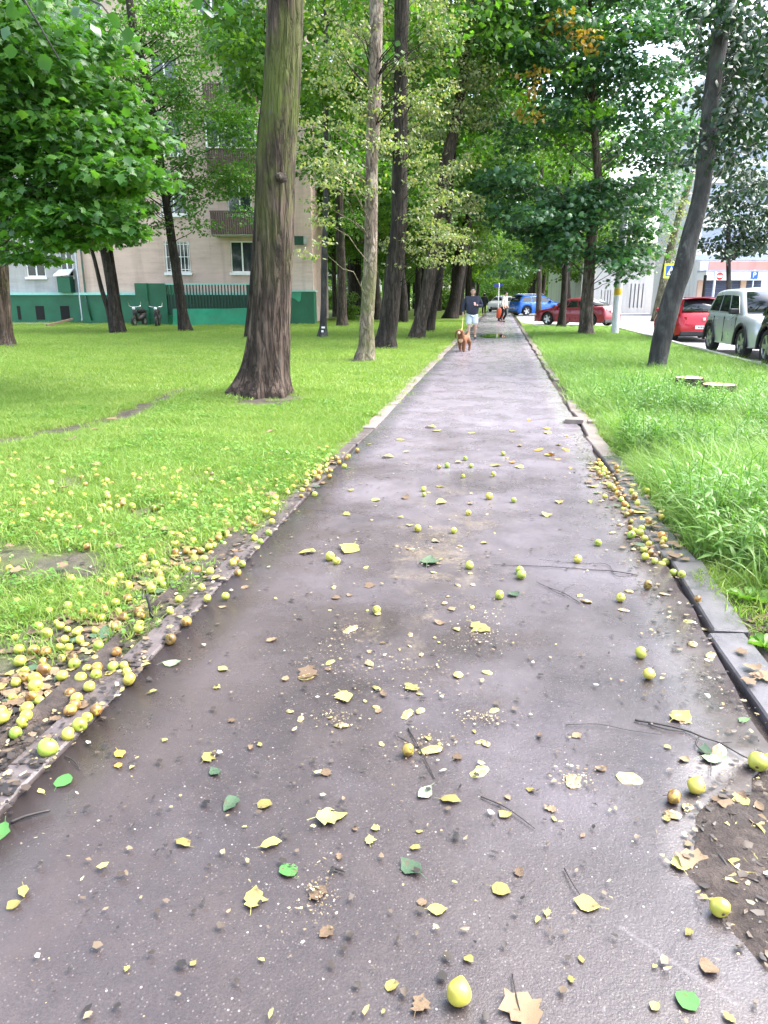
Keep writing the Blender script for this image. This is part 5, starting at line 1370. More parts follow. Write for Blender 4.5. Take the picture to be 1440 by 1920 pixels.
def build_person(label, loc, rz, s, pose, mats, clothes, hair_c=True, held=None):
    root = empty('person', (loc[0], loc[1], PATH_Z), rz, label, 'person')
    body = MB(); J = pose
    V_ = [J['pelvis'], J['waist'], J['chest'], J['neck'], J['headb'], J['ls'], J['le'], J['lw'], J['rs'], J['re'], J['rw'], J['lh'], J['lk'], J['la'], J['lt'], J['rh'], J['rk'], J['ra'], J['rt']]
    E_ = [(0, 1), (1, 2), (2, 3), (3, 4), (2, 5), (5, 6), (6, 7), (2, 8), (8, 9), (9, 10), (0, 11), (11, 12), (12, 13), (13, 14), (0, 15), (15, 16), (16, 17), (17, 18)]
    f = J.get('fat', 1.0)
    Rr = [(.15 * f, .12 * f), (.145 * f, .115 * f), (.15 * f, .10 * f), .056, .055, .065, .046, .032, .065, .046, .032, .088 * f, .062, .042, .038, .088 * f, .062, .042, .038]
    vs, fs = skin_mesh(V_, E_, Rr, 2); body.add(vs, fs, 0)
    h = J['head']; head(body, h)
    for w_, e_, nn in ((J['lw'], J['le'], J.get('ln', (0, -1, 0))), (J['rw'], J['re'], J.get('rn', (0, -1, 0)))):
        hand(body, w_, np.array(w_) - np.array(e_), nn, 0, J.get('curl', .6))
    body.build('body', mats, root, True)
    for nm, vv, ee, rr_, mt in clothes:
        m_ = MB(); vs, fs = skin_mesh(vv, ee, rr_, 2); m_.add(vs, fs); m_.build(nm, mt, root, True)
    if hair_c:
        m_ = MB(); n = 14; vs = []; fs = []
        for i in range(7):
            th = R(100) * i / 6
            for k in range(n):
                a = 2 * math.pi * k / n; fr = max(0, -math.sin(a)); t2 = th * (1 - .42 * fr)
                vs.append((h[0] + .088 * math.sin(t2) * math.cos(a), h[1] + .006 + .106 * math.sin(t2) * math.sin(a), h[2] + .012 + .125 * math.cos(t2)))
        for i in range(6):
            for k in range(n): fs.append((i * n + k, (i + 1) * n + k, (i + 1) * n + (k + 1) % n, i * n + (k + 1) % n))
        m_.add(vs, fs); m_.build('hair', M['hair'], root, True)
    return root
# walking man: faces the camera (-Y), his right hand is at +... x<0 is camera left
mp = G(884, 636)
mpz = dict(pelvis=(0, 0, .93), waist=(0, 0, 1.10), chest=(0, -.02, 1.34), neck=(0, -.01, 1.52), headb=(0, -.03, 1.60), head=(0.0, -.05, 1.68),
           ls=(.22, 0, 1.44), le=(.335, .03, 1.17), lw=(.13, -.24, 1.20), rs=(-.22, 0, 1.44), re=(-.33, .03, 1.14), rw=(-.33, -.05, .90),
           lh=(.105, 0, .86), lk=(.12, -.05, .50), la=(.125, .10, .11), lt=(.13, -.06, .05), rh=(-.105, 0, .86), rk=(-.115, -.06, .49), ra=(-.10, -.06, .10), rt=(-.10, -.22, .045), fat=.85, ln=(0, .2, 1), rn=(0.4, -.2, 0))
J = mpz
cl = [('sweater', [(0, 0, .80), J['waist'], J['chest'], (0, -.01, 1.49), J['ls'], J['le'], (.17, -.20, 1.195), J['rs'], J['re'], (-.332, -.035, .945)],
       [(0, 1), (1, 2), (2, 3), (2, 4), (4, 5), (5, 6), (2, 7), (7, 8), (8, 9)], [(.25, .19), (.25, .20), (.255, .19), .10, .10, .082, .058, .10, .082, .058], M['navy']),
      ('shorts', [(0, 0, 1.02), (.10, 0, .82), (.125, -.045, .50), (-.10, 0, .82), (-.12, -.055, .49)], [(0, 1), (1, 2), (0, 3), (3, 4)], [(.20, .155), .128, .112, .128, .112], M['shorts'])]
man = build_person('man in navy sweater and pale blue shorts walking a dog towards the camera', mp, R(4), 1, mpz, [M['skin'], M['hair'], M['eye'], M['lip']], cl)
for s, la, lt, mt in ((1, J['la'], J['lt'], M['shoe_d']), (-1, J['ra'], J['rt'], M['shoe_w'])):
    m_ = MB(); a = Vector(la); b = Vector(lt); chain(m_, [a + Vector((0, .05, -.055)), a + Vector((0, -.03, -.05)), b + Vector((0, -.05, -.005))], [.052, .056, .045], 0, 2); m_.build('shoe', mt, man, True)
m_ = MB(); m_.box(-.035, .035, -.005, .005, -.07, .07); o = m_.build('phone', plain('pinkish_phone_case', (.6, .3, .3), .3), man, bevel=.004); o.location = (.07, -.315, 1.25); o.rotation_euler = (R(-40), 0, R(15))
# person in cream jacket with an orange-red bag, walking away across the path
wp = G(944, 604)
wz = dict(pelvis=(0, 0, .93), waist=(0, -.02, 1.1), chest=(0, -.05, 1.33), neck=(0, -.06, 1.5), headb=(0, -.08, 1.56), head=(0, -.10, 1.64), ls=(.17, -.03, 1.42), le=(.24, .02, 1.15), lw=(.24, -.10, .92), rs=(-.17, -.03, 1.42), re=(-.24, 0, 1.15), rw=(-.26, -.10, .88),
          lh=(.09, 0, .86), lk=(.10, -.12, .5), la=(.10, .10, .11), lt=(.10, -.02, .05), rh=(-.09, 0, .86), rk=(-.10, .02, .49), ra=(-.10, .20, .13), rt=(-.10, .10, .05))
J = wz
cl = [('jacket', [(0, 0, .92), J['waist'], J['chest'], (0, -.05, 1.47), J['ls'], J['le'], (.24, -.08, .96), J['rs'], J['re'], (-.255, -.08, .92)], [(0, 1), (1, 2), (2, 3), (2, 4), (4, 5), (5, 6), (2, 7), (7, 8), (8, 9)], [(.18, .14), (.18, .14), (.19, .14), .075, .085, .066, .05, .085, .066, .05], M['cream']),
      ('trousers', [(0, 0, .93), (.09, 0, .82), J['lk'], (.10, .09, .14), (-.09, 0, .82), J['rk'], (-.10, .18, .16)], [(0, 1), (1, 2), (2, 3), (0, 4), (4, 5), (5, 6)], [(.165, .13), .105, .085, .065, .105, .085, .065], M['black_cloth'])]
p2 = build_person('person in cream jacket and black trousers carrying an orange-red bag', wp, R(60), 1, wz, [M['skin'], M['hair'], M['eye'], M['lip']], cl)
for la, lt in ((J['la'], J['lt']), (J['ra'], J['rt'])):
    m_ = MB(); a = Vector(la); b = Vector(lt); chain(m_, [a + Vector((0, .05, -.055)), a + Vector((0, -.03, -.05)), b + Vector((0, -.05, -.005))], [.045, .05, .04], 0, 1); m_.build('shoe', M['shoe_d'], p2, True)
bp = G(937, 602); bagr = empty('shopping_bag', (bp[0], bp[1], PATH_Z), YAW, 'orange-red bag hanging low beside the person in cream jacket', 'bag')
m_ = MB(); vs = []
for z, w_, dd in ((.18, .20, .13), (.22, .23, .15), (.5, .24, .16), (.72, .21, .13), (.78, .13, .06)):
    for k in range(12): a = 2 * math.pi * k / 12; vs.append((w_ * np.sign(math.cos(a)) * abs(math.cos(a)) ** .6, dd * np.sign(math.sin(a)) * abs(math.sin(a)) ** .6, z))
m_.add(vs, [(i * 12 + k, i * 12 + (k + 1) % 12, (i + 1) * 12 + (k + 1) % 12, (i + 1) * 12 + k) for i in range(4) for k in range(12)] + [tuple(range(12))[::-1], tuple(range(48, 60))]); m_.build('bag_body', M['orange_red'], bagr, True)
m_ = MB(); m_.tube([(-.09, 0, .76), (-.05, 0, .93), (.05, 0, .95), (.10, 0, .76)], .014, 6); m_.build('handle', M['orange_red'], bagr, True)
m_ = MB(); m_.box(-.13, .13, -.09, .09, 0.0, .178); m_.build('bag_base', M['black_cloth'], bagr, bevel=.03)
# person in black hooded coat far down the path
hp = G(907, 590.5)
hz = dict(pelvis=(0, 0, .93), waist=(0, 0, 1.1), chest=(0, 0, 1.34), neck=(0, 0, 1.5), headb=(0, -.02, 1.58), head=(0, -.03, 1.66), ls=(.20, 0, 1.43), le=(.28, .02, 1.15), lw=(.27, -.06, .90), rs=(-.2, 0, 1.43), re=(-.28, .02, 1.15), rw=(-.27, -.05, .9),
          lh=(.09, 0, .86), lk=(.1, -.03, .5), la=(.1, .06, .11), lt=(.1, -.08, .05), rh=(-.09, 0, .86), rk=(-.1, -.05, .5), ra=(-.1, -.08, .11), rt=(-.1, -.22, .05))
J = hz
cl = [('coat', [(0, 0, .72), (0, 0, .95), J['waist'], J['chest'], (0, 0, 1.49), J['ls'], J['le'], (.27, -.05, .94), J['rs'], J['re'], (-.27, -.04, .94)], [(0, 1), (1, 2), (2, 3), (3, 4), (3, 5), (5, 6), (6, 7), (3, 8), (8, 9), (9, 10)], [(.24, .17), (.23, .16), (.22, .16), (.22, .15), .10, .10, .08, .06, .10, .08, .06], M['black_cloth']),
      ('hood', [(0, .02, 1.50), (0, .03, 1.62), (0, .03, 1.74)], [(0, 1), (1, 2)], [(.12, .11), (.13, .13), (.08, .09)], M['black_cloth']),
      ('trousers', [(0, 0, .93), (.09, 0, .82), J['lk'], (.10, .05, .14), (-.09, 0, .82), J['rk'], (-.10, -.07, .14)], [(0, 1), (1, 2), (2, 3), (0, 4), (4, 5), (5, 6)], [(.165, .13), .105, .085, .065, .105, .085, .065], M['black_cloth'])]
build_person('person in black hooded coat far down the path behind the man', hp, R(180), 1, hz, [M['skin'], M['hair'], M['eye'], M['lip']], cl, False)

# brown spaniel trotting in front of the man
M['fur'] = plain('chestnut_fur', (.17, .066, .024), .8, var=.45, scale=16, bump=.8)
M['fur_p'] = plain('pale_fur', (.52, .36, .22), .8, var=.3, scale=16, bump=.8)
M['fur_d'] = plain('dark_brown_ear_fur', (.13, .045, .018), .8, var=.4, scale=16, bump=.8)
dp = G(868, 659)
dog = empty('dog', (dp[0], dp[1], PATH_Z), R(-14), 'chestnut brown spaniel with long ears trotting on a lead towards the camera', 'dog')
mb = MB()
V_ = [(0, .30, .37), (0, .10, .36), (0, -.12, .36), (0, -.24, .42), (0, -.31, .50), (0, -.36, .545), (0, .38, .40), (0, .52, .52),
      (.075, -.13, .27), (.08, -.15, .15), (.08, -.17, .03), (.08, -.21, .018), (-.075, -.13, .27), (-.08, -.06, .16), (-.08, -.02, .05), (-.08, -.06, .03),
      (.08, .30, .27), (.085, .38, .17), (.085, .36, .03), (.085, .31, .018), (-.08, .30, .27), (-.085, .26, .17), (-.085, .28, .03), (-.085, .23, .018)]
E_ = [(0, 1), (1, 2), (2, 3), (3, 4), (4, 5), (0, 6), (6, 7), (2, 8), (8, 9), (9, 10), (10, 11), (2, 12), (12, 13), (13, 14), (14, 15), (0, 16), (16, 17), (17, 18), (18, 19), (0, 20), (20, 21), (21, 22), (22, 23)]
Rr = [.10, .105, .125, .09, .078, .07, .05, .02, .062, .042, .036, .034, .062, .042, .036, .034, .07, .042, .034, .034, .07, .042, .034, .034]
vs, fs = skin_mesh(V_, E_, Rr, 2); mb.add(vs, fs, 0)
ellipsoid(mb, (0, -.36, .56), (.075, .085, .075), 14, 10, 0); ellipsoid(mb, (0, -.445, .53), (.042, .065, .04), 12, 8, 1); ellipsoid(mb, (0, -.51, .54), (.017, .012, .013), 8, 6, 2)
for s in (1, -1): ellipsoid(mb, (s * .036, -.425, .58), (.012, .010, .012), 8, 6, 2)
ellipsoid(mb, (0, -.24, .36), (.075, .055, .11), 12, 8, 1)
mb.build('body', [M['fur'], M['fur_p'], M['eye']], dog, True)
for s in (1, -1):
    m_ = MB(); chain(m_, [(s * .065, -.35, .60), (s * .105, -.37, .54), (s * .115, -.385, .45), (s * .105, -.39, .39)], [(.025, .02), (.042, .02), (.05, .02), (.035, .016)], 0, 2); m_.build('ear', M['fur'] if s > 0 else M['fur_d'], dog, True)
# lead from his hand to the collar
c_, s_ = math.cos(R(4)), math.sin(R(4)); hx, hy, hzz = mpz['rw'][0], mpz['rw'][1] - .03, mpz['rw'][2] - .10
ha = np.array([mp[0] + hx * c_ - hy * s_, mp[1] + hx * s_ + hy * c_, PATH_Z + hzz])
cd, sdg = math.cos(R(-14)), math.sin(R(-14)); ca = np.array([dp[0] - (-.20) * sdg, dp[1] + (-.20) * cd, PATH_Z + .56])
mb = MB(); q, rr = smooth_path([ha, ha * .6 + ca * .4 + np.array([0, 0, -.10]), ha * .25 + ca * .75 + np.array([0, 0, -.06]), ca], [.011] * 4, 4); mb.tube(q, rr, 6); ell = mb.build('dog_lead', plain('pale_yellow_lead', (.55, .60, .20), .6), None, True)
tag(ell, 'thin pale yellow lead between the man and the spaniel', 'dog lead')

# ================================================================== posts, signs, stumps
M['post_white'] = plain('white_post_paint', (.62, .64, .70), .5, var=.12, scale=4)
M['yellow'] = plain('yellow_band', (.70, .48, .02), .5)
M['sign_blue'] = plain('sign_blue', (.015, .10, .42), .4, var=.03)
M['sign_blue2'] = plain('cobalt_sign_blue', (.06, .09, .50), .4, var=.03)
M['sign_white'] = plain('sign_white', (.8, .8, .8), .4, var=.02)
M['sign_red'] = plain('sign_red', (.60, .015, .02), .4, var=.03)
M['sign_yellow'] = plain('fluorescent_sign_yellow', (.68, .74, .04), .4, var=.02)
M['galv'] = plain('galvanised_post', (.42, .45, .52), .45, var=.1)
dpo = gd(628, .03); pb_ = P(1152, 628, dpo)
post = empty('white_post', (pb_[0], pb_[1], .03), 0, 'thick white post with a yellow band behind the right verge', 'post')
rr = 7 * mpp(1152, 580, dpo); zt = P(1152, 530, dpo)[2]; z1 = P(1152, 541, dpo)[2]; z0 = P(1152, 553, dpo)[2]
mb = MB(); mb.lathe([(rr, -.2), (rr, zt + 3.6), (rr * .98, zt + 3.62), (0, zt + 3.64)], 18); mb.build('shaft', M['post_white'], post, True)
mb = MB(); mb.lathe([(rr * 1.0, z0 - .03), (rr * 1.03, z0 - .025), (rr * 1.03, z1 - .03), (rr * 1.0, z1 - .025)], 18); mb.build('yellow_band', M['yellow'], post, True)
def frame_at(px, py, d): return P(px, py, d)
# pedestrian crossing sign
def text_mesh(txt, size, name, mat, parent, loc, rot):
    cu = bpy.data.curves.new(name, 'FONT'); cu.body = txt; cu.size = size; cu.extrude = .004; cu.align_x = 'CENTER'; cu.align_y = 'CENTER'
    ob = bpy.data.objects.new('t', cu); COL.objects.link(ob); dg = bpy.context.evaluated_depsgraph_get()
    me = bpy.data.meshes.new_from_object(ob.evaluated_get(dg)); bpy.data.objects.remove(ob)
    me.materials.clear(); me.materials.append(mat)
    o = link(name, me, parent, loc); o.rotation_euler = rot; return o
def sign_root(name, label, cat, px, py, d, post_to=True, shaft=.03, group=None, post_off=0.0, topz=None):
    q = P(px, py, d); root = empty(name, (q[0], q[1], .03), YAW, label, cat, group)
    if post_to:
        mb = MB(); mb.lathe([(shaft, -.3), (shaft, (topz or q[2]) + .25), (0, (topz or q[2]) + .26)], 10, Matrix.Translation((post_off, .045, 0))); mb.build('post', M['galv'], root, True)
    return root, q[2] - .03
dS = 40; root, z = sign_root('crossing_sign', 'yellow-bordered blue pedestrian crossing sign left of the slanting trunk', 'road sign', 1258, 508, dS, True, .035)
m_ = mpp(1258, 508, dS); hw_ = 13 * m_
mb = MB(); mb.box(-hw_, hw_, -.01, .01, -hw_ + z, hw_ + z); mb.build('board', M['sign_yellow'], root)
b2 = hw_ * .74; mb = MB(); mb.box(-b2, b2, -.016, -.0105, -b2 + z, b2 + z); pan = mb.build('blue_panel', M['sign_blue'], root)
mb = MB(); prism(mb, [(-b2 * .8, z - b2 * .75), (b2 * .8, z - b2 * .75), (0, z + b2 * .85)], 'y', -.021, -.0165); mb.build('white_triangle', M['sign_white'], pan)
mb = MB()
prism(mb, [(-.05 * 3 * hw_, z - b2 * .62), (-.02 * 3 * hw_, z - b2 * .62), (.03 * 3 * hw_, z - .1 * b2), (0, z + b2 * .22), (-.045 * 3 * hw_, z - .05 * b2)], 'y', -.026, -.0215)
prism(mb, [(.08 * 3 * hw_, z - b2 * .62), (.11 * 3 * hw_, z - b2 * .62), (.02 * 3 * hw_, z - .15 * b2), (-.01 * 3 * hw_, z - .2 * b2)], 'y', -.0255, -.0217)
ellipsoid(mb, (0, -.023, z + b2 * .36), (hw_ * .09, .003, hw_ * .09), 10, 6)
mb.build('walking_figure', M['black_trim'], pan)
# no-entry sign on the canopy
dN = 57.8; q = P(1349.5, 518, dN); root = empty('no_entry_sign', (q[0], q[1], q[2]), YAW, 'round red no entry sign with white bar hung on the canopy edge', 'road sign')
r0 = 6.6 * mpp(1350, 518, dN)
mb = MB(); mb.lathe([(0, .0), (r0, .0), (r0, .03), (0, .03)], 24, Matrix.Rotation(R(90), 4, 'X')); mb.build('disc', M['sign_red'], root)
mb = MB(); mb.box(-r0 * .70, r0 * .70, -.045, -.031, -r0 * .34, r0 * .34); mb.build('white_bar', M['sign_white'], root)
mb = MB(); mb.box(-.05, .05, .002, .12, -.05, .05); mb.build('bracket', M['galv'], root)
root, z = sign_root('lamp_post', 'thin blue-grey post in front of the dark garage doors', 'post', 1331, 600, 46, False)
r0 = 2.2 * mpp(1332, 540, 46); zt = P(1333, 511, 46)[2]; mb = MB(); mb.lathe([(r0, -.2), (r0, zt), (r0 * .3, zt + .02), (0, zt + .02)], 10); mb.build('shaft', M['galv'], root, True)
# blue parking sign
dP = 42; root, z = sign_root('parking_sign', 'blue parking sign with white letter above the black car', 'road sign', 1414.5, 516, dP, True, .03)
a = 6.8 * mpp(1415, 516, dP); mb = MB(); mb.box(-a, a, -.01, .01, z - a, z + a); mb.build('board', M['sign_blue'], root, bevel=.006)
text_mesh('P', a * 1.9, 'letter', M['sign_white'], root, (0, -.016, z), (R(90), 0, 0))
# blue direction plates far down the path
dD = 68; root, z = sign_root('direction_sign', 'pair of blue direction plates on a thin white post by the far path', 'road sign', 935.5, 535, dD, False)
m_ = mpp(935, 535, dD)
mb = MB(); prism(mb, [(-10 * m_, z - 1.2 * m_), (-8 * m_, z - 3 * m_), (0, z - 3 * m_), (0, z + 3 * m_), (-8 * m_, z + 3 * m_)], 'y', -.02, .02); mb.build('left_plate', M['sign_blue2'], root)
mb = MB(); prism(mb, [(1.5 * m_, z - 2.5 * m_), (7 * m_, z - 1.5 * m_), (9 * m_, z + .5 * m_), (7 * m_, z + 2 * m_), (1.5 * m_, z + 2.5 * m_)], 'y', -.03, .01); mb.build('right_plate', M['sign_blue2'], root)
mb = MB(); mb.lathe([(.045, -.3), (.045, z + 4 * m_), (0, z + 4 * m_ + .02)], 8, Matrix.Translation((.4 * m_, .07, 0))); mb.build('post', M['white'], root, True)
# tree stumps
def stump(px, py, wpx, label, seed):
    d = gd(py, .20); c = P(px, py, d); r0 = wpx * .5 * mpp(px, py, d)
    root = empty('tree_stump', (c[0], c[1], 0), 0, label, 'stump', 'cut stumps in the verge')
    mb = MB(); g = random.Random(seed); n = 26; ring = [1 + .09 * (2 * float(vnoise(math.cos(2 * math.pi * k / n) * 2 + seed, math.sin(2 * math.pi * k / n) * 2)) - 1) for k in range(n)]
    vs = []
    for z, s in ((-.1, 1.12), (.06, 1.03), (.195, 1.0)):
        for k in range(n): a = 2 * math.pi * k / n; vs.append((r0 * s * ring[k] * math.cos(a), r0 * s * ring[k] * math.sin(a), z))
    mb.add(vs, [(i * n + k, i * n + (k + 1) % n, (i + 1) * n + (k + 1) % n, (i + 1) * n + k) for i in range(2) for k in range(n)]); mb.build('bark', M['bark_dark'], root, True)
    mb = MB(); vs = [(r0 * .97 * ring[k] * math.cos(2 * math.pi * k / n), r0 * .97 * ring[k] * math.sin(2 * math.pi * k / n), .196) for k in range(n)] + [(0, 0, .202)]
    mb.add(vs, [(k, (k + 1) % n, n) for k in range(n)]); mb.build('cut_face', M['cut_wood'], root)
stump(1293, 707, 52, 'pale cut stump just right of the slanting trunk, farther of two', 3)
stump(1349, 720, 58, 'pale cut stump nearer to the camera, right of the other stump', 8)

# ================================================================== grass
def gn_scatter(name, pts, rot, scl, var, sources, label, cat=None, extra=None):
    me = bpy.data.meshes.new(name); pts = np.asarray(pts, np.float32)
    me.vertices.add(len(pts)); me.vertices.foreach_set('co', pts.ravel())
    a = me.attributes.new('rot', 'FLOAT_VECTOR', 'POINT'); a.data.foreach_set('vector', np.asarray(rot, np.float32).ravel())
    a = me.attributes.new('scl', 'FLOAT', 'POINT'); a.data.foreach_set('value', np.asarray(scl, np.float32))
    a = me.attributes.new('var', 'INT', 'POINT'); a.data.foreach_set('value', np.asarray(var, np.int32))
    me.update()
    ob = link(name, me); tag(ob, label, cat, None, 'stuff')
    ng = bpy.data.node_groups.new(name + '_nodes', 'GeometryNodeTree')
    ng.interface.new_socket('Geometry', in_out='INPUT', socket_type='NodeSocketGeometry')
    ng.interface.new_socket('Geometry', in_out='OUTPUT', socket_type='NodeSocketGeometry')
    N = ng.nodes.new; L = ng.links.new
    gi = N('NodeGroupInput'); go = N('NodeGroupOutput'); jn = N('GeometryNodeJoinGeometry')
    def attr(n, t_): nd = N('GeometryNodeInputNamedAttribute'); nd.data_type = t_; nd.inputs['Name'].default_value = n; return nd.outputs[0]
    ra = attr('rot', 'FLOAT_VECTOR'); sa = attr('scl', 'FLOAT'); va = attr('var', 'INT')
    e2r = N('FunctionNodeEulerToRotation'); L(ra, e2r.inputs[0])
    for k, src in enumerate(sources):
        oi = N('GeometryNodeObjectInfo'); oi.inputs['Object'].default_value = src; oi.inputs['As Instance'].default_value = True
        cp = N('FunctionNodeCompare'); cp.data_type = 'INT'; cp.operation = 'EQUAL'
        ci = [i for i in cp.inputs if i.type == 'INT']; L(va, ci[0]); ci[1].default_value = k
        io = N('GeometryNodeInstanceOnPoints')
        L(gi.outputs[0], io.inputs['Points']); L(oi.outputs['Geometry'], io.inputs['Instance']); L(cp.outputs[0], io.inputs['Selection'])
        L(e2r.outputs[0], io.inputs['Rotation']); L(sa, io.inputs['Scale']); L(io.outputs[0], jn.inputs[0])
    L(jn.outputs[0], go.inputs[0])
    md = ob.modifiers.new('scatter', 'NODES'); md.node_group = ng
    return ob
def unlinked(name, me): return bpy.data.objects.new(name, me)
def blade_arrays(n, r, h0, h1, w, bend, g, seg=3):
    V = []; F = []
    for i in range(n):
        a = g.random() * 6.283; rr = r * math.sqrt(g.random()); x0, y0 = rr * math.cos(a), rr * math.sin(a)
        h = g.uniform(h0, h1); d = g.random() * 6.283; b = bend * g.uniform(.3, 1.3) * h; ww = w * g.uniform(.7, 1.3); tw = g.random() * 6.283
        base = len(V)
        for k in range(seg + 1):
            f = k / seg; wk = ww * (1 - f ** 1.6) + .0004
            cx = x0 + math.cos(d) * b * f * f; cy = y0 + math.sin(d) * b * f * f; cz = h * (f - .28 * bend * f * f)
            V.append((cx - math.cos(tw) * wk, cy - math.sin(tw) * wk, cz)); V.append((cx + math.cos(tw) * wk, cy + math.sin(tw) * wk, cz))
        for k in range(seg): F.append((base + 2 * k, base + 2 * k + 1, base + 2 * k + 3, base + 2 * k + 2))
    return V, F
def tuft(name, n, r, h0, h1, w, bend, seed, mat, seg=3):
    V, F = blade_arrays(n, r, h0, h1, w, bend, random.Random(seed), seg)
    return unlinked(name, np_mesh(name, V, F, [mat], True))
lawn_near = [tuft('lawn_tuft', 50, .10, .025, .085, .0024, .9, s, M['lawn'], 2) for s in range(4)]
lawn_far = [tuft('lawn_tuft_wide', 60, .30, .03, .08, .006, .8, 10 + s, M['lawn'], 1) for s in range(3)]
tall = [tuft('tall_tuft', 26, .10, .16, .44, .0036, 1.0, 20 + s, M['tall'], 4) for s in range(4)]
tallw = [tuft('tall_tuft_wide', 46, .28, .12, .32, .007, .9, 30 + s, M['tall'], 2) for s in range(3)]
# weed with lance-shaped leaves up a stem
def weed(seed, h=.38, nl=16, ll=.11, lw=.2):
    g = random.Random(seed); V = []; F = []
    def leaf(p, az, el, L):
        b = len(V); d = np.array([math.cos(az) * math.cos(el), math.sin(az) * math.cos(el), math.sin(el)]); s = np.array([-math.sin(az), math.cos(az), 0]); u = np.cross(d, s) * -1
        W = lw * L
        for f, w_, dz in ((0, .02, 0), (.3, .5, .02), (.6, .42, -.02), (1.0, .01, -.22)):
            c = np.array(p) + d * L * f + np.array([0, 0, dz * L]); V.extend([tuple(c - s * W * w_), tuple(c - u * W * .12 * (w_ > .1)), tuple(c + s * W * w_)])
        for k in range(3):
            for j in range(2): F.append((b + 3 * k + j, b + 3 * k + j + 1, b + 3 * k + j + 4, b + 3 * k + j + 3))
    lean = (g.uniform(-.12, .12), g.uniform(-.12, .12))
    for k in range(nl):
        f = .15 + .85 * k / nl; p = (lean[0] * f * f, lean[1] * f * f, h * f)
        leaf(p, k * 2.4 + g.uniform(-.4, .4), g.uniform(-.1, .55) + .4 * (f > .85), ll * g.uniform(.7, 1.2) * (1.1 - .5 * f))
    b = len(V)
    for f in (0, .5, 1): V.extend([(lean[0] * f * f - .003, lean[1] * f * f, h * f), (lean[0] * f * f + .003, lean[1] * f * f, h * f)])
    F.extend([(b, b + 1, b + 3, b + 2), (b + 2, b + 3, b + 5, b + 4)])
    return unlinked('weed_plant', np_mesh('weed_plant', V, F, [M['weed']], True))
weeds = [weed(40 + s, h=(.34, .42, .28, .38)[s]) for s in range(4)]
def clover(seed):
    g = random.Random(seed); V = []; F = []
    for k in range(14):
        a = g.random() * 6.28; r = .09 * math.sqrt(g.random()); x, y, z = r * math.cos(a), r * math.sin(a), g.uniform(.015, .05); R0 = g.uniform(.006, .013); tx, ty = g.uniform(-.4, .4), g.uniform(-.4, .4)
        b = len(V); V.append((x, y, z))
        for j in range(6): t_ = 6.283 * j / 6; V.append((x + R0 * math.cos(t_), y + R0 * math.sin(t_), z + R0 * (tx * math.cos(t_) + ty * math.sin(t_)) + .003))
        for j in range(6): F.append((b, b + 1 + j, b + 1 + (j + 1) % 6))
    return unlinked('clover', np_mesh('clover', V, F, [M['weed']], True))
clovers = [clover(50 + s) for s in range(3)]
APPLE_CLEAR = []
def scatter_pts(n, x0, x1, y0, y1, dens, g):
    x = g.uniform(x0, x1, n); y = g.uniform(y0, y1, n)
    k = g.random(n) < dens(x, y); return x[k], y[k]
def arr(x, y, g, s0, s1, nv, dz=0, tilt=.15):
    n = len(x); z = gz(x, y) + dz
    return np.stack([x, y, z], 1), np.stack([g.normal(0, tilt, n), g.normal(0, tilt, n), g.uniform(0, 6.283, n)], 1), g.uniform(s0, s1, n), g.integers(0, nv, n)
g = np.random.default_rng(101)
def vis(x, y, m=.6):     # in the camera's view, with a margin
    r = x * RT[0] + y * RT[1]; f = x * FW[0] + y * FW[1]
    return (np.abs(r) < f * .545 + m) & (f > .8)
den = lambda x, y: np.clip(1.05 - 1.25 * bare(x, y), 0, 1) * vis(x, y) * np.clip(.45 + 1.1 * fbm(x * 1.3, y * 1.3 + 3, 3), 0, 1)
x, y = scatter_pts(30000, -9, -1.58, 1.5, 11.5, den, g)
print('lawn near', len(x))
gn_scatter('lawn_grass', *arr(x, y, g, .6, 1.25, 4), lawn_near, 'short bright green lawn grass left of the path', 'grass')
den2 = lambda x, y: np.clip(1.0 - 1.0 * bare(x, y), .05, 1) * vis(x, y, 2)
x, y = scatter_pts(34000, -30, -1.60, 10.5, 50, lambda x, y: den2(x, y) * sstep(70, 14, y), g)
print('lawn far', len(x))
gn_scatter('far_lawn_grass', *arr(x, y, g, .6, 1.15, 3), lawn_far, 'bright green lawn grass stretching to the house', 'grass')
x, y = scatter_pts(5600, -7, -1.58, 2.0, 10.5, lambda x, y: den(x, y) * (fbm(x * 1.1 + 9, y * 1.1, 3) > .48), g)
gn_scatter('lawn_clover', *arr(x, y, g, .7, 1.4, 3), clovers, 'low round-leaved clover among the lawn grass', 'clover')
# right verge
STC = [P(px, py, gd(py, .20)) for px, py in ((1293, 707), (1349, 720))]
def clear_stumps(x, y):
    k = np.ones_like(x)
    for c in STC:
        k = k * (np.hypot(x - c[0], y - c[1]) > .45) * np.where((np.abs((x - c[0]) - (y - c[1]) * c[0] / c[1]) < .42) & (y < c[1]) & (y > c[1] - 2.2), .12, 1)
    return k
dr = lambda x, y: clear_stumps(x, y) * np.clip(1.05 - 1.2 * bare(x, y), 0, 1) * vis(x, y) * (x < 5.55)
x, y = scatter_pts(9500, 1.22, 5.55, 3.4, 16, lambda x, y: dr(x, y) * np.clip(.35 + fbm(x * .9, y * .9 + 8, 3), 0, 1), g)
P_, R_, S_, V_ = arr(x, y, g, .55, 1.1, 4, tilt=.2); S_ *= 1.2 * np.clip(.55 + .6 * fbm(x * .7 + 3, y * .7, 3) * 1.2, .5, 1.25) * sstep(.9, 1.7, x + .1) * (1 - .45 * sstep(10.5, 14, y))
gn_scatter('tall_grass', P_, R_, np.maximum(S_, .2), V_, tall, 'tall unmown bright grass on the right verge', 'grass')
x, y = scatter_pts(10500, 1.26, 5.5, 3.5, 15, lambda x, y: dr(x, y) * sstep(.34, .54, fbm(x * .8 + 21, y * .8, 3)) * sstep(13.5, 8.5, y - .2 * x), g)
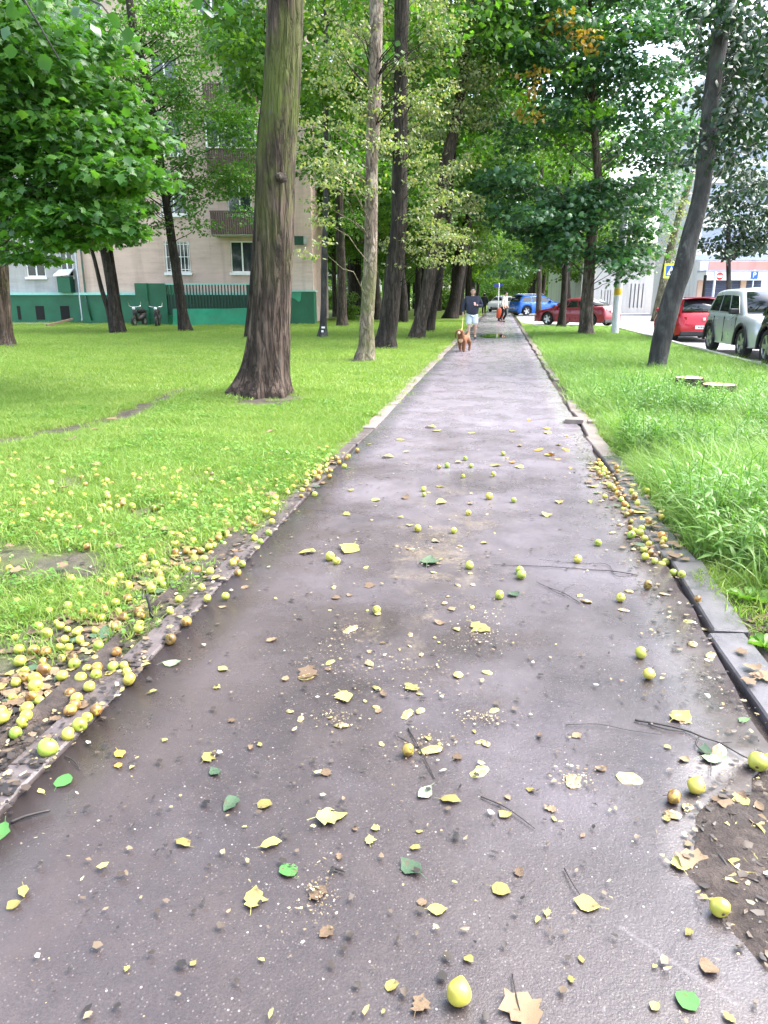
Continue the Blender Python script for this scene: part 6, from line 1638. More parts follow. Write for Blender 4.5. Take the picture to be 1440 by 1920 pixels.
P_, R_, S_, V_ = arr(x, y, g, .65, 1.3, 4, tilt=.22)
gn_scatter('verge_weeds', P_, R_, S_, V_, weeds, 'lance-leaved green weeds crowding the right verge', 'weeds')
x, y = scatter_pts(9000, 1.25, 5.55, 10, 40, lambda x, y: dr(x, y) * sstep(60, 18, y), g)
P_, R_, S_, V_ = arr(x, y, g, .45, .95, 3); S_ *= 1 - .3 * sstep(16, 24, y)
gn_scatter('far_verge_grass', P_, R_, S_, V_, tallw, 'bright verge grass between the path and the parked cars', 'grass')
x, y = scatter_pts(1500, 1.2, 1.75, 3.2, 16, lambda x, y: vis(x, y) * .7, g)
P_, R_, S_, V_ = arr(x, y, g, .6, 1.3, 4, tilt=.3)
gn_scatter('edge_grass', P_, R_, S_, V_, lawn_near, 'short grass blades creeping along the right kerb', 'grass')
# broad-leaved rosettes beside the right kerb
def rosette(label, px, py, s, seed):
    p = G(px, py, .03); root = empty('weed_rosette', (p[0], p[1], float(gz(p[0], p[1]))), seed, label, 'weed')
    g = random.Random(seed); mb = None
    for k in range(8):
        V = []; F = []; L = s * g.uniform(.7, 1.15); el = g.uniform(.25, .9)
        for f, w_ in ((0, .05), (.25, .12), (.5, .40), (.75, .36), (1, .02)):
            c = np.array([L * f * math.cos(el * (1 - .5 * f)), 0, L * f * math.sin(el) * (1 - .45 * f) + .01]); V += [(c[0], -w_ * L * .62, c[2] + .02 * w_), (c[0], 0, c[2] - .015), (c[0], w_ * L * .62, c[2] + .02 * w_)]
        for i in range(4):
            for j in range(2): F.append((3 * i + j, 3 * i + 3 + j, 3 * i + 4 + j, 3 * i + 1 + j))
        o = link('leaf', np_mesh('leaf', V, F, [M['weed']], True), root); o.rotation_euler = (0, 0, k * 2.4 + g.uniform(-.3, .3))
rosette('broad-leaved rosette growing in the soil outside the right kerb', 1405, 1130, .15, 3)
rosette('small broad-leaved weed in the bare soil left of the path', 268, 1250, .085, 5)
rosette('pale spreading weed beside the far right verge edge', 1050, 695, .22, 8)
rosette('young weed at the kerb end by the right edge', 1432, 1215, .10, 11)

# ================================================================== apples
def fruit_mesh(name, r, pear, seed, rough=.03):
    g = np.random.default_rng(seed); n, m = 18, 12; V = []; F = []
    ox, oy = g.uniform(0, 50, 2)
    for i in range(m + 1):
        th = math.pi * i / m
        for k in range(n):
            a = 2 * math.pi * k / n; c = math.cos(th); s = math.sin(th)
            rr = r * (1 + rough * (2 * float(vnoise(ox + 1.4 * math.cos(a) * s + 3, oy + 1.4 * math.sin(a) * s + c)) - 1) * 2)
            x, y, z = rr * s * math.cos(a), rr * s * math.sin(a), rr * c * .93
            pinch = math.exp(-(s / .34) ** 2)
            z -= r * (.30 if pear < .3 else -.08) * pinch * (1 if c > 0 else -.55)
            if pear > 0 and c > 0: x *= 1 - pear * c ** 1.5; y *= 1 - pear * c ** 1.5; z *= 1 + pear * .55
            V.append((x, y, z))
    for i in range(m):
        for k in range(n): F.append((i * n + k, (i + 1) * n + k, (i + 1) * n + (k + 1) % n, i * n + (k + 1) % n))
    return np_mesh(name, V, F, [M['apple']], True)
AP = [fruit_mesh('apple', .027, 0, 1), fruit_mesh('apple', .025, .12, 2), fruit_mesh('apple', .026, .38, 3), fruit_mesh('apple', .024, 0, 4, .05), fruit_mesh('apple', .0265, .06, 5, .04)]
def broken(src, seed):
    m_ = src.copy(); g = np.random.default_rng(seed); d = nrm(g.normal(size=(1, 3)))[0]; n = len(m_.vertices)
    co = np.array([v.co for v in m_.vertices]); h = co @ d; lim = .007 + .004 * g.random()
    jag = np.array([float(vnoise(p[0] * 210 + seed, p[1] * 210 + p[2] * 170)) for p in co]) * .011
    cut = h > lim + jag; co[cut] -= np.outer(h[cut] - (lim + jag[cut] * .6), d)
    m_.vertices.foreach_set('co', co.astype(np.float32).ravel()); m_.materials.append(M['flesh'])
    m_.polygons.foreach_set('material_index', [1 if all(cut[i] for i in p.vertices) else 0 for p in m_.polygons]); m_.update()
    return m_
AP += [broken(AP[k], 60 + k) for k in (0, 1, 3, 4)]
APO = []
for m_ in AP[:4] + AP[5:]:
    c = m_.copy(); c.materials.clear(); c.materials.append(M['apple_old']); APO.append(c)
sm = MB(); sm.tube([(0, 0, .016), (.002, .001, .026), (.006, .003, .036)], [.0012, .0011, .0016], 5); o = sm.build('stem', M['stem'], None, True); STEM = o.data; bpy.data.objects.remove(o)
cm = MB(); cm.lathe([(.0, -.018), (.003, -.0195), (.0048, -.022), (.002, -.024), (0, -.021)], 7); o = cm.build('calyx', M['stem'], None, True); CAL = o.data; bpy.data.objects.remove(o)
ra = random.Random(77)
placed = []
def z_at(x, y):
    dsp = math.hypot((x - 1.15) / .60, (y - 1.75) / .63)
    if dsp < .85: return .052 + .012 * max(0, min(1, (.8 - dsp) / .45))
    if XL - .17 < x < XR: return PATH_Z + (.0 if x > XL else .004)
    if 1.05 < x < 1.24 and y > 2.3: return .06
    return float(gz(x, y))
def apple(x, y, label, group=None, r=1.0, kind=None, old=False, rot=None, parts=True, z=None):
    m_ = (APO[ra.randrange(8)] if old else AP[ra.choice((0, 0, 1, 3, 4, 2, 5, 6, 7, 8)) if kind is None else kind])
    s = r * ra.uniform(.92, 1.1)
    zz = (z_at(x, y) if z is None else z) + .0235 * s
    o = link('apple', m_, None, (x, y, zz)); o.scale = (s, s, s)
    o.rotation_euler = rot or (ra.uniform(-1.9, 1.9), ra.uniform(-1.9, 1.9), ra.uniform(0, 6.28))
    tag(o, label, 'apple', group)
    if parts: link('stem', STEM, o); link('calyx', CAL, o)
    placed.append((x, y)); return o
hand = [  # px, py, size, label, old, shape
    (860, 1878, 1.02, 'yellow-green pear-shaped apple at the bottom centre of the view', 0, 2), (1348, 1714, .96, 'green apple with torn flesh alone near the bottom right', 0, 0), (1304, 1486, 1.05, 'whole green apple left of the soil patch', 0, 2), (1262, 1504, .8, 'yellowish half-eaten apple just left of the green one by the soil patch', 1, None),
    (1420, 1442, 1.15, 'large green apple at the right edge on the soil patch', 0, 0), (1440, 1436, .9, 'green apple cut by the right edge above the soil patch', 0, 0), (765, 1417, 1.0, 'golden yellow apple by a twig in the path centre', 1, None), (1216, 1273, .95, 'bruised green apple below another on the right of the path', 0, 3), (1201, 1233, .95, 'clean round green apple alone on the right of the path', 0, 0),
    (706, 1150, .9, 'round green apple alone left of the path centre', 0, 1), (936, 1122, .85, 'green apple beside a small dark green leaf', 0, 0), (974, 1076, .9, 'upper apple of a touching pair beside the long twig', 0, 3), (977, 1085, .95, 'lower apple of a touching pair beside the long twig', 0, 0), (1083, 1055, 1.0, 'greenish apple lying on the long twig', 0, 1), (1121, 1023, .9, 'green apple above the long twig on the right', 0, 0),
    (1163, 1128, 1.05, 'green apple over a brown leaf near the right kerb', 0, 3), (1214, 1105, 1.1, 'big lumpy yellow apple near the right kerb gap', 1, None), (1262, 1078, 1.0, 'yellow apple touching the right kerb stone', 0, 4), (1278, 1080, .9, 'second yellow apple touching the right kerb stone', 0, 1), (880, 1066, .85, 'pale apple with brown underside in mid path', 0, 0),
    (619, 1051, 1.1, 'left apple of the touching pair on the left half of the path', 0, 4), (631, 1058, .95, 'right apple of the touching pair on the left half of the path', 0, 0), (783, 997, 1.05, 'yellow apple with dark shadow in mid path', 0, 3), (851, 1000, .9, 'dull green apple right of the mid path yellow one', 0, 1), (878, 966, .85, 'dark green apple in mid path', 0, 0), (917, 936, 1.1, 'large green apple in the upper middle of the path', 0, 0), (963, 942, .85, 'green apple right of the large one in the upper middle path', 0, 1),
    (794, 921, .8, 'upper of two small apples left of mid path litter', 0, 0), (795, 931, .8, 'lower of two small apples left of mid path litter', 0, 3), (872, 863, .85, 'far green apple near the path middle', 0, 0), (943, 854, .85, 'far green apple right of the path middle', 0, 0), (883, 877, .9, 'far dark apple below the path middle one', 0, 1), (838, 877, .9, 'far yellow apple beside a brown piece', 0, 4), (823, 879, .8, 'far browning apple beside the yellow one', 1, None), (868, 896, .7, 'far small yellow apple on crumbs', 0, 0), (925, 893, .85, 'far pale apple on crumbs', 0, 3),
    (91, 1412, 1.25, 'largest green apple at the bottom of the left heap', 0, 4), (128, 1382, .95, 'yellow apple next to the largest one on the left kerb', 0, 0), (150, 1365, .95, 'smooth green apple highest in the row on the left kerb', 0, 0), (144, 1315, .95, 'yellow-green apple with dark calyx on the left kerb', 0, 0), (181, 1336, .85, 'yellow apple beside a brown leaf on the left kerb', 1, None), (163, 1350, .8, 'yellow apple tucked behind the smooth green one', 0, 1),
    (212, 1254, .9, 'left apple of the four clustered on the left path edge', 0, 0), (233, 1252, .8, 'top right apple of the four clustered on the left path edge', 0, 0), (238, 1264, .85, 'middle apple of the four clustered on the left path edge', 0, 3), (243, 1283, .95, 'front apple of the four clustered on the left path edge', 0, 4), (181, 1269, .85, 'apple with a broken stem on soil by the left edge', 0, 1), (178, 1240, .8, 'apple upright beside a blue-green leaf on soil', 0, 2), (140, 1249, .9, 'apple left of the blue-green leaf on soil', 0, 0),
    (88, 1193, .95, 'green apple with dark calyx on the bare soil', 0, 0), (72, 1179, .85, 'green apple touching behind the one with dark calyx', 0, 0), (134, 1090, 1.0, 'yellow pear-like apple on the muddy grass', 0, 2), (149, 1106, .85, 'round apple below the yellow pear-like one', 0, 0), (33, 1132, .8, 'apple by itself at the left edge of the soil', 0, 0), (30, 1380, 1.0, 'green apple at the bottom left corner of the heap', 0, 1), (42, 1360, .9, 'apple behind the bottom left corner one', 0, 3), (5, 1352, 1.0, 'yellow apple cut by the left edge', 0, 4),
    (68, 1292, 1.0, 'yellow apple on the rotting lump at left', 0, 4), (60, 1312, .9, 'lower yellow apple on the rotting lump at left', 1, None), (46, 1275, 1.0, 'browning apple on top of the rotting lump at left', 1, None),
    (389, 1125, .9, 'apple with a leaf on the path beside the left kerb slab end', 0, 1), (378, 1105, .8, 'small apple above it beside the left kerb slab end', 0, 0), (319, 1149, .7, 'small yellow apple on the left kerb slab', 0, 0), (437, 1059, .85, 'apple on the left kerb slab end', 0, 0), (454, 1063, .8, 'apple just off the left kerb slab on the path', 0, 0), (320, 1207, 1.0, 'crushed pale apple on the path by the left kerb', 1, None), (504, 1001, .85, 'green apple on brown crumbs near the left kerb', 0, 0), (477, 1012, .85, 'left apple of three by the left kerb', 0, 0), (488, 1018, .8, 'middle apple of three by the left kerb', 0, 1), (590, 931, .85, 'apple alone on the path near the left kerb heap', 0, 0),
    (1240, 971, .8, 'green apple perched on the right kerb', 0, 0), (1201, 972, .9, 'yellow apple at the foot of the right kerb', 0, 3), (1308, 1126, .75, 'yellow apple stuck in the right kerb gap', 1, None), (1331, 1172, .9, 'yellow apple sitting in the right kerb crack', 1, None), (1352, 1222, .85, 'green apple against the right kerb stone', 0, 1), (1362, 1233, .8, 'browning apple against the right kerb stone', 1, None), (1216, 1025, .9, 'apple near the upper right kerb', 0, 3), (1245, 1048, .9, 'apple with a stem near the upper right kerb', 0, 2), (1219, 1042, .85, 'brown-capped apple near the upper right kerb', 1, None), (1410, 1083, .85, 'apple resting in the grass edge right of the kerb', 1, None),
]
for px, py, s, lab, old, shp in hand:
    p = G(px, py)
    zz = z_at(p[0], p[1])
    if zz != PATH_Z: p = G(px, py, zz + .01)
    if zz < 0: zz = .0
    rot = None
    if 'bottom centre' in lab: rot = (R(70), R(8), R(170))
    apple(p[0], p[1], lab, None, s, shp, bool(old), rot, py > 950, zz)
def too_close(x, y, r=.042): return any((x - a) ** 2 + (y - b) ** 2 < r * r for a, b in placed)
# heaps and scatter
zones = [  # name, label, group, polygon sampler, count
    ('l', 'yellow-green apple in the windfall heap along the left kerb', 'windfall heap along the left kerb', 118),
    ('g', 'yellow-green apple lying in the lawn grass left of the path', 'apples scattered in the left lawn', 72),
    ('r', 'yellowing apple in the windfall strip along the right kerb', 'windfall strip along the right kerb', 34)]
LK = [(30, 1350), (110, 1280), (200, 1200), (270, 1140), (330, 1085), (390, 1035), (450, 990), (510, 945), (560, 915), (600, 890), (640, 860)]
RK = [(1245, 1055), (1215, 1010), (1190, 965), (1165, 925), (1140, 895), (1120, 872)]
def along(poly, t_):
    f = t_ * (len(poly) - 1); i = min(int(f), len(poly) - 2); u = f - i
    return poly[i][0] * (1 - u) + poly[i + 1][0] * u, poly[i][1] * (1 - u) + poly[i + 1][1] * u
counts = {'l': 0, 'g': 0, 'r': 0}
extra_pts = []
for nm, lab, grp, cnt in zones:
    tries = 0
    while counts[nm] < cnt and tries < 5000:
        tries += 1
        if nm == 'l':
            t_ = ra.random() ** .75; x, y = along(LK, t_); wpx = 105 * (1 - .68 * t_); off = abs(ra.gauss(0, .85)); x -= off * wpx; y -= off * wpx * .15 + ra.uniform(-12, 8)
            if ra.random() < .35: x += 10
        elif nm == 'g':
            x = ra.uniform(-10, 480); y = ra.triangular(868, 1085, 950)
            if x > 560 - (y - 880) * .9: continue
        else:
            t_ = ra.random(); x, y = along(RK, t_); x += ra.gauss(0, 14) * (1.3 - t_); y += ra.uniform(-8, 8)
        p = G(x, y); zz = z_at(p[0], p[1])
        if zz < 0: zz = .005
        if zz != PATH_Z: p = G(x, y, zz + .01)
        if XL - .02 < p[0] < XL + .9 and nm == 'l' and ra.random() < .8: continue
        if too_close(p[0], p[1], .046): continue
        old = ra.random() < (.36 if nm != 'r' else .6)
        apple(p[0], p[1], lab if not old else lab.replace('yellow-green', 'browning').replace('yellowing', 'browning'), grp if not old else 'browning ' + grp, ra.uniform(.62, 1.08), None, old, None, False, zz + (.012 if nm == 'g' else .0))
        counts[nm] += 1
# fruit beyond the counted ones: far and small, one mass
V0 = np.array([v.co for v in AP[0].vertices]); F0 = np.array([p.vertices for p in AP[0].polygons])
VV = []; FF = []; k = 0; tries = 0
while k < 260 and tries < 6000:
    tries += 1
    if ra.random() < .35:
        x = ra.uniform(-5, 520); y = ra.triangular(840, 1060, 920)
        if x > 560 - (y - 880) * .9: continue
    elif ra.random() < .25: t_ = ra.random(); x, y = along(RK, t_); x += ra.gauss(0, 15) * (1.2 - .6 * t_); y += ra.uniform(-8, 8)
    else: t_ = ra.uniform(.0, 1.02); x, y = along(LK, t_); x += ra.gauss(-40, 62) * (1.25 - .8 * t_); y += ra.uniform(-14, 10)
    p = G(x, y); zz = z_at(p[0], p[1])
    if too_close(p[0], p[1], .037) or zz < 0: continue
    placed.append((p[0], p[1]))
    VV.append(V0 * ra.uniform(.7, .98) + np.array([p[0], p[1], zz + .026])); FF.append(F0 + k * len(V0)); k += 1
tag(link('windfall_apples', np_mesh('windfall_apples', np.concatenate(VV), np.concatenate(FF), [M['apple'], M['apple_old']], True)), 'many more small windfalls massed along both kerbs and in the left lawn', 'apples', None, 'stuff')

wm_ = bpy.data.objects['windfall_apples'].data
wm_.polygons.foreach_set('material_index', np.repeat((np.random.default_rng(8).random(k) < .4).astype(np.int32), len(F0)))
# ================================================================== crushed pieces, leaves, twigs, crumbs
def piece_mesh(seed, shell):
    g = np.random.default_rng(seed); n = 11; V = []; F = []
    R0 = .022; h = .013 if shell else .008
    ring = 1 + .35 * (g.random(n) - .5)
    for z, s in ((0, .85), (.35, 1.0), (.75, .75), (1.0, .35)):
        for k in range(n):
            a = 2 * math.pi * k / n; rr = R0 * s * ring[k] * (1 + .22 * (g.random() - .5)); V.append((rr * math.cos(a) * 1.25, rr * math.sin(a), h * z * (1 + .7 * (g.random() - .5))))
    for i in range(3):
        for k in range(n): F.append((i * n + k, i * n + (k + 1) % n, (i + 1) * n + (k + 1) % n, (i + 1) * n + k))
    me = bpy.data.meshes.new('apple_piece'); F.append(tuple(range(3 * n, 4 * n))); me.from_pydata(V, [], F)
    me.materials.append(M['flesh']); me.materials.append(M['apple_old'])
    if shell: me.polygons.foreach_set('material_index', [1 if (i // n == 0) else 0 for i in range(len(F))])
    return me
PC = [piece_mesh(s, s % 2) for s in range(6)]
def leaf_mesh(kind, mat, seed):
    g = random.Random(seed); V = []; F = []
    if kind == 'oval': prof = ((0, .02), (.18, .24), (.42, .36), (.68, .30), (.88, .14), (1, .01))
    elif kind == 'round': prof = ((0, .06), (.15, .34), (.42, .46), (.7, .40), (.9, .2), (1, .02))
    else: prof = ((0, .03), (.14, .34), (.26, .26), (.42, .50), (.55, .34), (.72, .36), (.85, .14), (1, .01))
    curl = g.uniform(-.3, .6); fold = g.uniform(-.06, .40); tw = g.uniform(-.6, .6)
    for f, w_ in prof:
        jl = w_ * g.uniform(.6, 1.2); jr = w_ * g.uniform(.6, 1.2); zc = curl * (f - .5) ** 2 * 1.2
        for q in (-1, -.5, 0, .5, 1):
            wq = (jl if q < 0 else jr) * q; V.append((wq, f - .5, zc + fold * abs(wq) * 1.0 + tw * wq * (f - .5) + .02 * g.uniform(-1, 1) * (abs(q) > .6)))
    for i in range(len(prof) - 1):
        for j in range(4): F.append((5 * i + j, 5 * i + 5 + j, 5 * i + 6 + j, 5 * i + 1 + j))
    b = len(V)   # petiole
    zc = curl * .3
    V += [(-.012, -.5, zc + .004), (.012, -.5, zc + .004), (.05, -.80, zc * .3 + .01), (.03, -.81, zc * .3 + .01)]; F.append((b, b + 3, b + 2, b + 1))
    V = np.array(V); V[:, 2] -= V[:, 2].min()
    return np_mesh('fallen_leaf', V, F, [M[mat]], True)
LEAF = {}
for mt in ('leaf_y', 'leaf_g', 'leaf_dg', 'leaf_b', 'leaf_o', 'leaf_pg'):
    LEAF[mt] = [leaf_mesh(k_, mt, 7 * i + len(mt) + ord(mt[-1])) for i, k_ in enumerate(('oval', 'oval', 'lobed', 'round', 'lobed', 'oval', 'lobed', 'oval', 'round', 'lobed', 'lobed', 'oval'))]
rl = random.Random(31)
def fallen(px, py, size_px, mt, label, shape=None, group=None, rz=None, z=None):
    p = G(px, py); zz = z_at(p[0], p[1])
    if zz < 0: zz = .0
    if zz != PATH_Z: p = G(px, py, zz)
    d = p[0] * FW[0] + p[1] * FW[1]; s = size_px * mpp(px, py, d)
    o = link('fallen_leaf', LEAF[mt][shape if shape is not None else rl.randrange(12)], None, (p[0], p[1], zz + (.0045 if XL < p[0] < XR else .006)))
    o.scale = (s, s, s); o.rotation_euler = (rl.gauss(0, .07), rl.gauss(0, .07), rz if rz is not None else rl.uniform(0, 6.28))
    return tag(o, label, 'leaf', group)
hl = [(1290, 1880, 46, 'leaf_g', 'round green leaf at the bottom right of the path', 3), (975, 1897, 90, 'leaf_b', 'large veined brown leaf cut by the bottom edge', 2), (540, 1635, 38, 'leaf_g', 'round bright green leaf left of path centre', 3), (770, 1630, 52, 'leaf_dg', 'large dark green wet leaf with long stalk near the path centre', 0), (797, 1490, 40, 'leaf_pg', 'pale mint underside leaf near the path centre', 0), (476, 1686, 52, 'leaf_y', 'pale yellow torn leaf left of centre in the foreground', 2), (343, 1583, 34, 'leaf_y', 'folded yellow leaf on the left foreground', 0), (393, 1420, 36, 'leaf_y', 'pale yellow notched leaf on the left of the path', 4), (646, 1310, 42, 'leaf_y', 'ragged yellow-green leaf above the path middle', 4), (622, 1534, 62, 'leaf_y', 'long torn yellow leaf pair left of centre', 4), (509, 1585, 42, 'leaf_y', 'curled olive yellow leaf left of centre', 0), (845, 1503, 40, 'leaf_y', 'yellow folded leaf right of the mint leaf', 0),
      (1100, 1697, 50, 'leaf_y', 'olive yellow leaf pierced by a thin stalk at right foreground', 1), (1297, 1618, 66, 'leaf_b', 'crumpled brown leaf with yellow side below the soil patch', 2), (1272, 1622, 40, 'leaf_y', 'yellow half of the crumpled leaf below the soil patch', 4), (612, 1750, 34, 'leaf_b', 'tan curled leaf scrap in the lower foreground', 4), (787, 1886, 44, 'leaf_b', 'tan square leaf scrap near the bottom apple', 2), (735, 1850, 28, 'leaf_y', 'small yellow leaf left of the bottom apple', 3), (225, 1415, 28, 'leaf_o', 'slim orange leaf on the left, upper of two', 0), (222, 1437, 20, 'leaf_o', 'slim orange leaf on the left, lower of two', 0), (45, 1674, 34, 'leaf_y', 'bright yellow leaf at the far left foreground', 0), (26, 1700, 26, 'leaf_y', 'small yellow-green leaf under the far left yellow one', 3), (118, 1466, 36, 'leaf_g', 'green leaf with upright stalk near the left kerb', 3), (323, 1246, 34, 'leaf_pg', 'pale green stalked leaf on the left of the path', 0), (5, 1560, 46, 'leaf_g', 'green blade leaf cut by the left edge', 0), (805, 1056, 44, 'leaf_dg', 'wet dark green leaf in mid path litter', 2), (962, 1117, 26, 'leaf_dg', 'dark green leaflet beside the green apple', 2),
      (655, 1032, 52, 'leaf_y', 'broad yellow leaf above the touching pair of apples', 4), (576, 1038, 36, 'leaf_y', 'flat yellow leaf left of the touching pair', 0), (902, 1180, 46, 'leaf_y', 'flat bright yellow leaf on pulp right of centre', 2), (770, 1291, 34, 'leaf_y', 'yellow-green leaf scrap above path centre', 4), (1322, 1410, 36, 'leaf_dg', 'dark green leaf by the twig at right', 0), (1338, 1426, 46, 'leaf_pg', 'pale wet leaf by the twig at right', 0), (575, 1265, 46, 'leaf_b', 'tan crushed leaf with yellow rim left of centre', 2), (418, 1256, 24, 'leaf_y', 'small yellow leaf on the left middle path', 1), (1277, 1345, 50, 'leaf_y', 'broken yellow-brown leaf right of centre', 2), (1393, 1628, 56, 'leaf_y', 'yellow split leaf on the soil patch', 4), (1385, 1548, 60, 'leaf_y', 'cluster leaf yellow and tan on the soil patch', 2), (1430, 1600, 40, 'leaf_g', 'green leaf at the right edge of the soil patch', 3), (1388, 1500, 36, 'leaf_b', 'pinkish brown leaf on the soil patch', 0), (432, 1510, 40, 'leaf_dg', 'dark green leaf on the left middle path', 3), (403, 1450, 30, 'leaf_dg', 'folded dark green leaf below the pale yellow notched one', 0), (497, 1510, 30, 'leaf_y', 'dull yellow leaf on the left middle path', 3), (1330, 1817, 40, 'leaf_b', 'grey-brown leaf scrap by the scratch', 3), (1365, 1910, 26, 'leaf_y', 'small yellow leaf at the bottom right edge', 4), (1228, 1890, 22, 'leaf_y', 'olive leaf scrap left of the round green leaf', 3),
      (940, 1670, 36, 'leaf_y', 'pale yellow leaf right of centre with crumbs', 3), (820, 1708, 38, 'leaf_y', 'curled olive leaf below path centre', 1), (693, 1577, 26, 'leaf_y', 'yellow leaf scrap below the torn pair', 2), (778, 1592, 22, 'leaf_y', 'bright yellow scrap above the dark green leaf', 0), (948, 1530, 28, 'leaf_y', 'yellow scrap at the end of a thin twig', 3), (595, 1680, 40, 'leaf_b', 'brown crumpled leaf heap left of centre', 2), (1395, 1352, 26, 'leaf_g', 'small green curled leaf near the right kerb', 0)]
for px, py, s, mt, lab, shp in hl: fallen(px, py, s, mt, lab, shp)
for (mt, lab, grp, n, box, sz) in (('leaf_y', 'small yellow leaf scrap lying on the wet foreground asphalt', 'yellow scraps on the near asphalt', 30, (60, 1400, 1240, 1900), (10, 22)), ('leaf_b', 'small brown leaf scrap on the wet asphalt', 'brown scraps on the asphalt', 34, (380, 1340, 900, 1700), (12, 26)),
                                   ('leaf_y', 'yellowed leaf on the far half of the path', 'yellowed leaves on the far path', 26, (640, 1120, 800, 1060), (12, 24)), ('leaf_o', 'orange brown leaf near the far right path edge', 'orange leaves by the far right edge', 14, (960, 1080, 760, 900), (9, 18))):
    k = 0
    while k < n:
        x, y = rl.uniform(box[0], box[1]), rl.uniform(box[2], box[3]); p = G(x, y)
        if not (XL + .05 < p[0] < XR - .06): continue
        fallen(x, y, rl.uniform(*sz), mt, lab, None, grp); k += 1
for (mt, lab, grp, n, sz) in (('leaf_b', 'brown leaf in the muddy strip beside the left kerb', 'brown leaves in the left mud', 42, (20, 46)), ('leaf_dg', 'dark green leaf in the muddy strip beside the left kerb', 'green leaves in the left mud', 10, (22, 46)), ('leaf_y', 'yellow leaf among the heap along the left kerb', 'yellow leaves in the left heap', 16, (16, 34)), ('leaf_pg', 'pale leaf underside in the muddy strip beside the left kerb', 'pale leaves in the left mud', 8, (20, 40))):
    for k in range(n):
        t_ = rl.random() ** 1.2; x, y = along(LK, t_); w_ = 170 * (1 - .75 * t_); x -= abs(rl.gauss(0, .6)) * w_; y += rl.uniform(-30, 15) * (1 - .7 * t_)
        fallen(x, y, rl.uniform(*sz) * (1 - .6 * t_), mt, lab, None, grp)
for k in range(24):
    t_ = rl.random(); x, y = along(RK + [], t_); fallen(x + rl.gauss(8, 20), y + rl.uniform(-12, 12), rl.uniform(12, 30) * (1.1 - .5 * t_), rl.choice(('leaf_b', 'leaf_b', 'leaf_y')), 'brown leaf among the windfall strip along the right kerb', None, 'leaves along the right kerb')
for k in range(18):
    fallen(rl.uniform(1335, 1440), rl.uniform(1490, 1660), rl.uniform(14, 40), rl.choice(('leaf_b', 'leaf_b', 'leaf_y')), 'leaf scrap on the bare soil patch at right', None, 'leaf scraps on the soil patch')
for k in range(14):
    fallen(rl.uniform(1385, 1445), rl.uniform(1090, 1300), rl.uniform(16, 40), 'leaf_b', 'dead leaf on the soil outside the right kerb', None, 'dead leaves outside the right kerb')
for mt, lab, grp, n in (('leaf_b', 'brown fallen leaf lying in the left lawn grass', 'brown leaves in the lawn', 20), ('leaf_y', 'yellow fallen leaf lying in the left lawn grass', 'yellow leaves in the lawn', 12)):
    for k in range(n):
        x = rl.uniform(0, 560); y = rl.uniform(790, 1080)
        if x > 600 - (y - 860) * .95: continue
        o = fallen(x, y, rl.uniform(14, 30), mt, lab, None, grp); o.location.z += .03
# leaves matted together along both kerbs, beyond counting
VV = []; FF = []; mi_ = []; nb2 = 0; gr = np.random.default_rng(19)
for k in range(420):
    if rl.random() < .72:
        t_ = rl.random() ** 1.15; x, y = along(LK, t_); w_ = 150 * (1 - .75 * t_); x += rl.gauss(-.45, .55) * w_; y += rl.uniform(-28, 18) * (1 - .7 * t_); sz = rl.uniform(14, 40) * (1 - .62 * t_)
    else: t_ = rl.random(); x, y = along(RK, t_); x += rl.gauss(4, 22); y += rl.uniform(-12, 12); sz = rl.uniform(10, 26) * (1.1 - .5 * t_)
    p = G(x, y); zz = max(z_at(p[0], p[1]), .0); s_ = sz * mpp(x, y, p[0] * FW[0] + p[1] * FW[1])
    mt = rl.choice((0, 0, 0, 1, 2, 0)); src = LEAF[('leaf_b', 'leaf_y', 'leaf_dg')[mt]][rl.randrange(12)]
    co = np.array([v.co for v in src.vertices]) * s_; a = rl.uniform(0, 6.28); c_, s2 = math.cos(a), math.sin(a)
    co = np.stack([co[:, 0] * c_ - co[:, 1] * s2 + p[0], co[:, 0] * s2 + co[:, 1] * c_ + p[1], co[:, 2] * .6 + zz + .006 + rl.random() * .008], 1)
    f_ = np.array([pp.vertices for pp in src.polygons]); VV.append(co); FF.append(f_ + nb2); nb2 += len(co); mi_.append(np.full(len(f_), mt, np.int32))
o = link('leaf_drift', np_mesh('leaf_drift', np.concatenate(VV), np.concatenate(FF), [M['leaf_b'], M['leaf_y'], M['leaf_dg']], True)); o.data.polygons.foreach_set('material_index', np.concatenate(mi_))
tag(o, 'matted brown and yellow leaves drifted along both path edges', 'leaf litter', None, 'stuff')
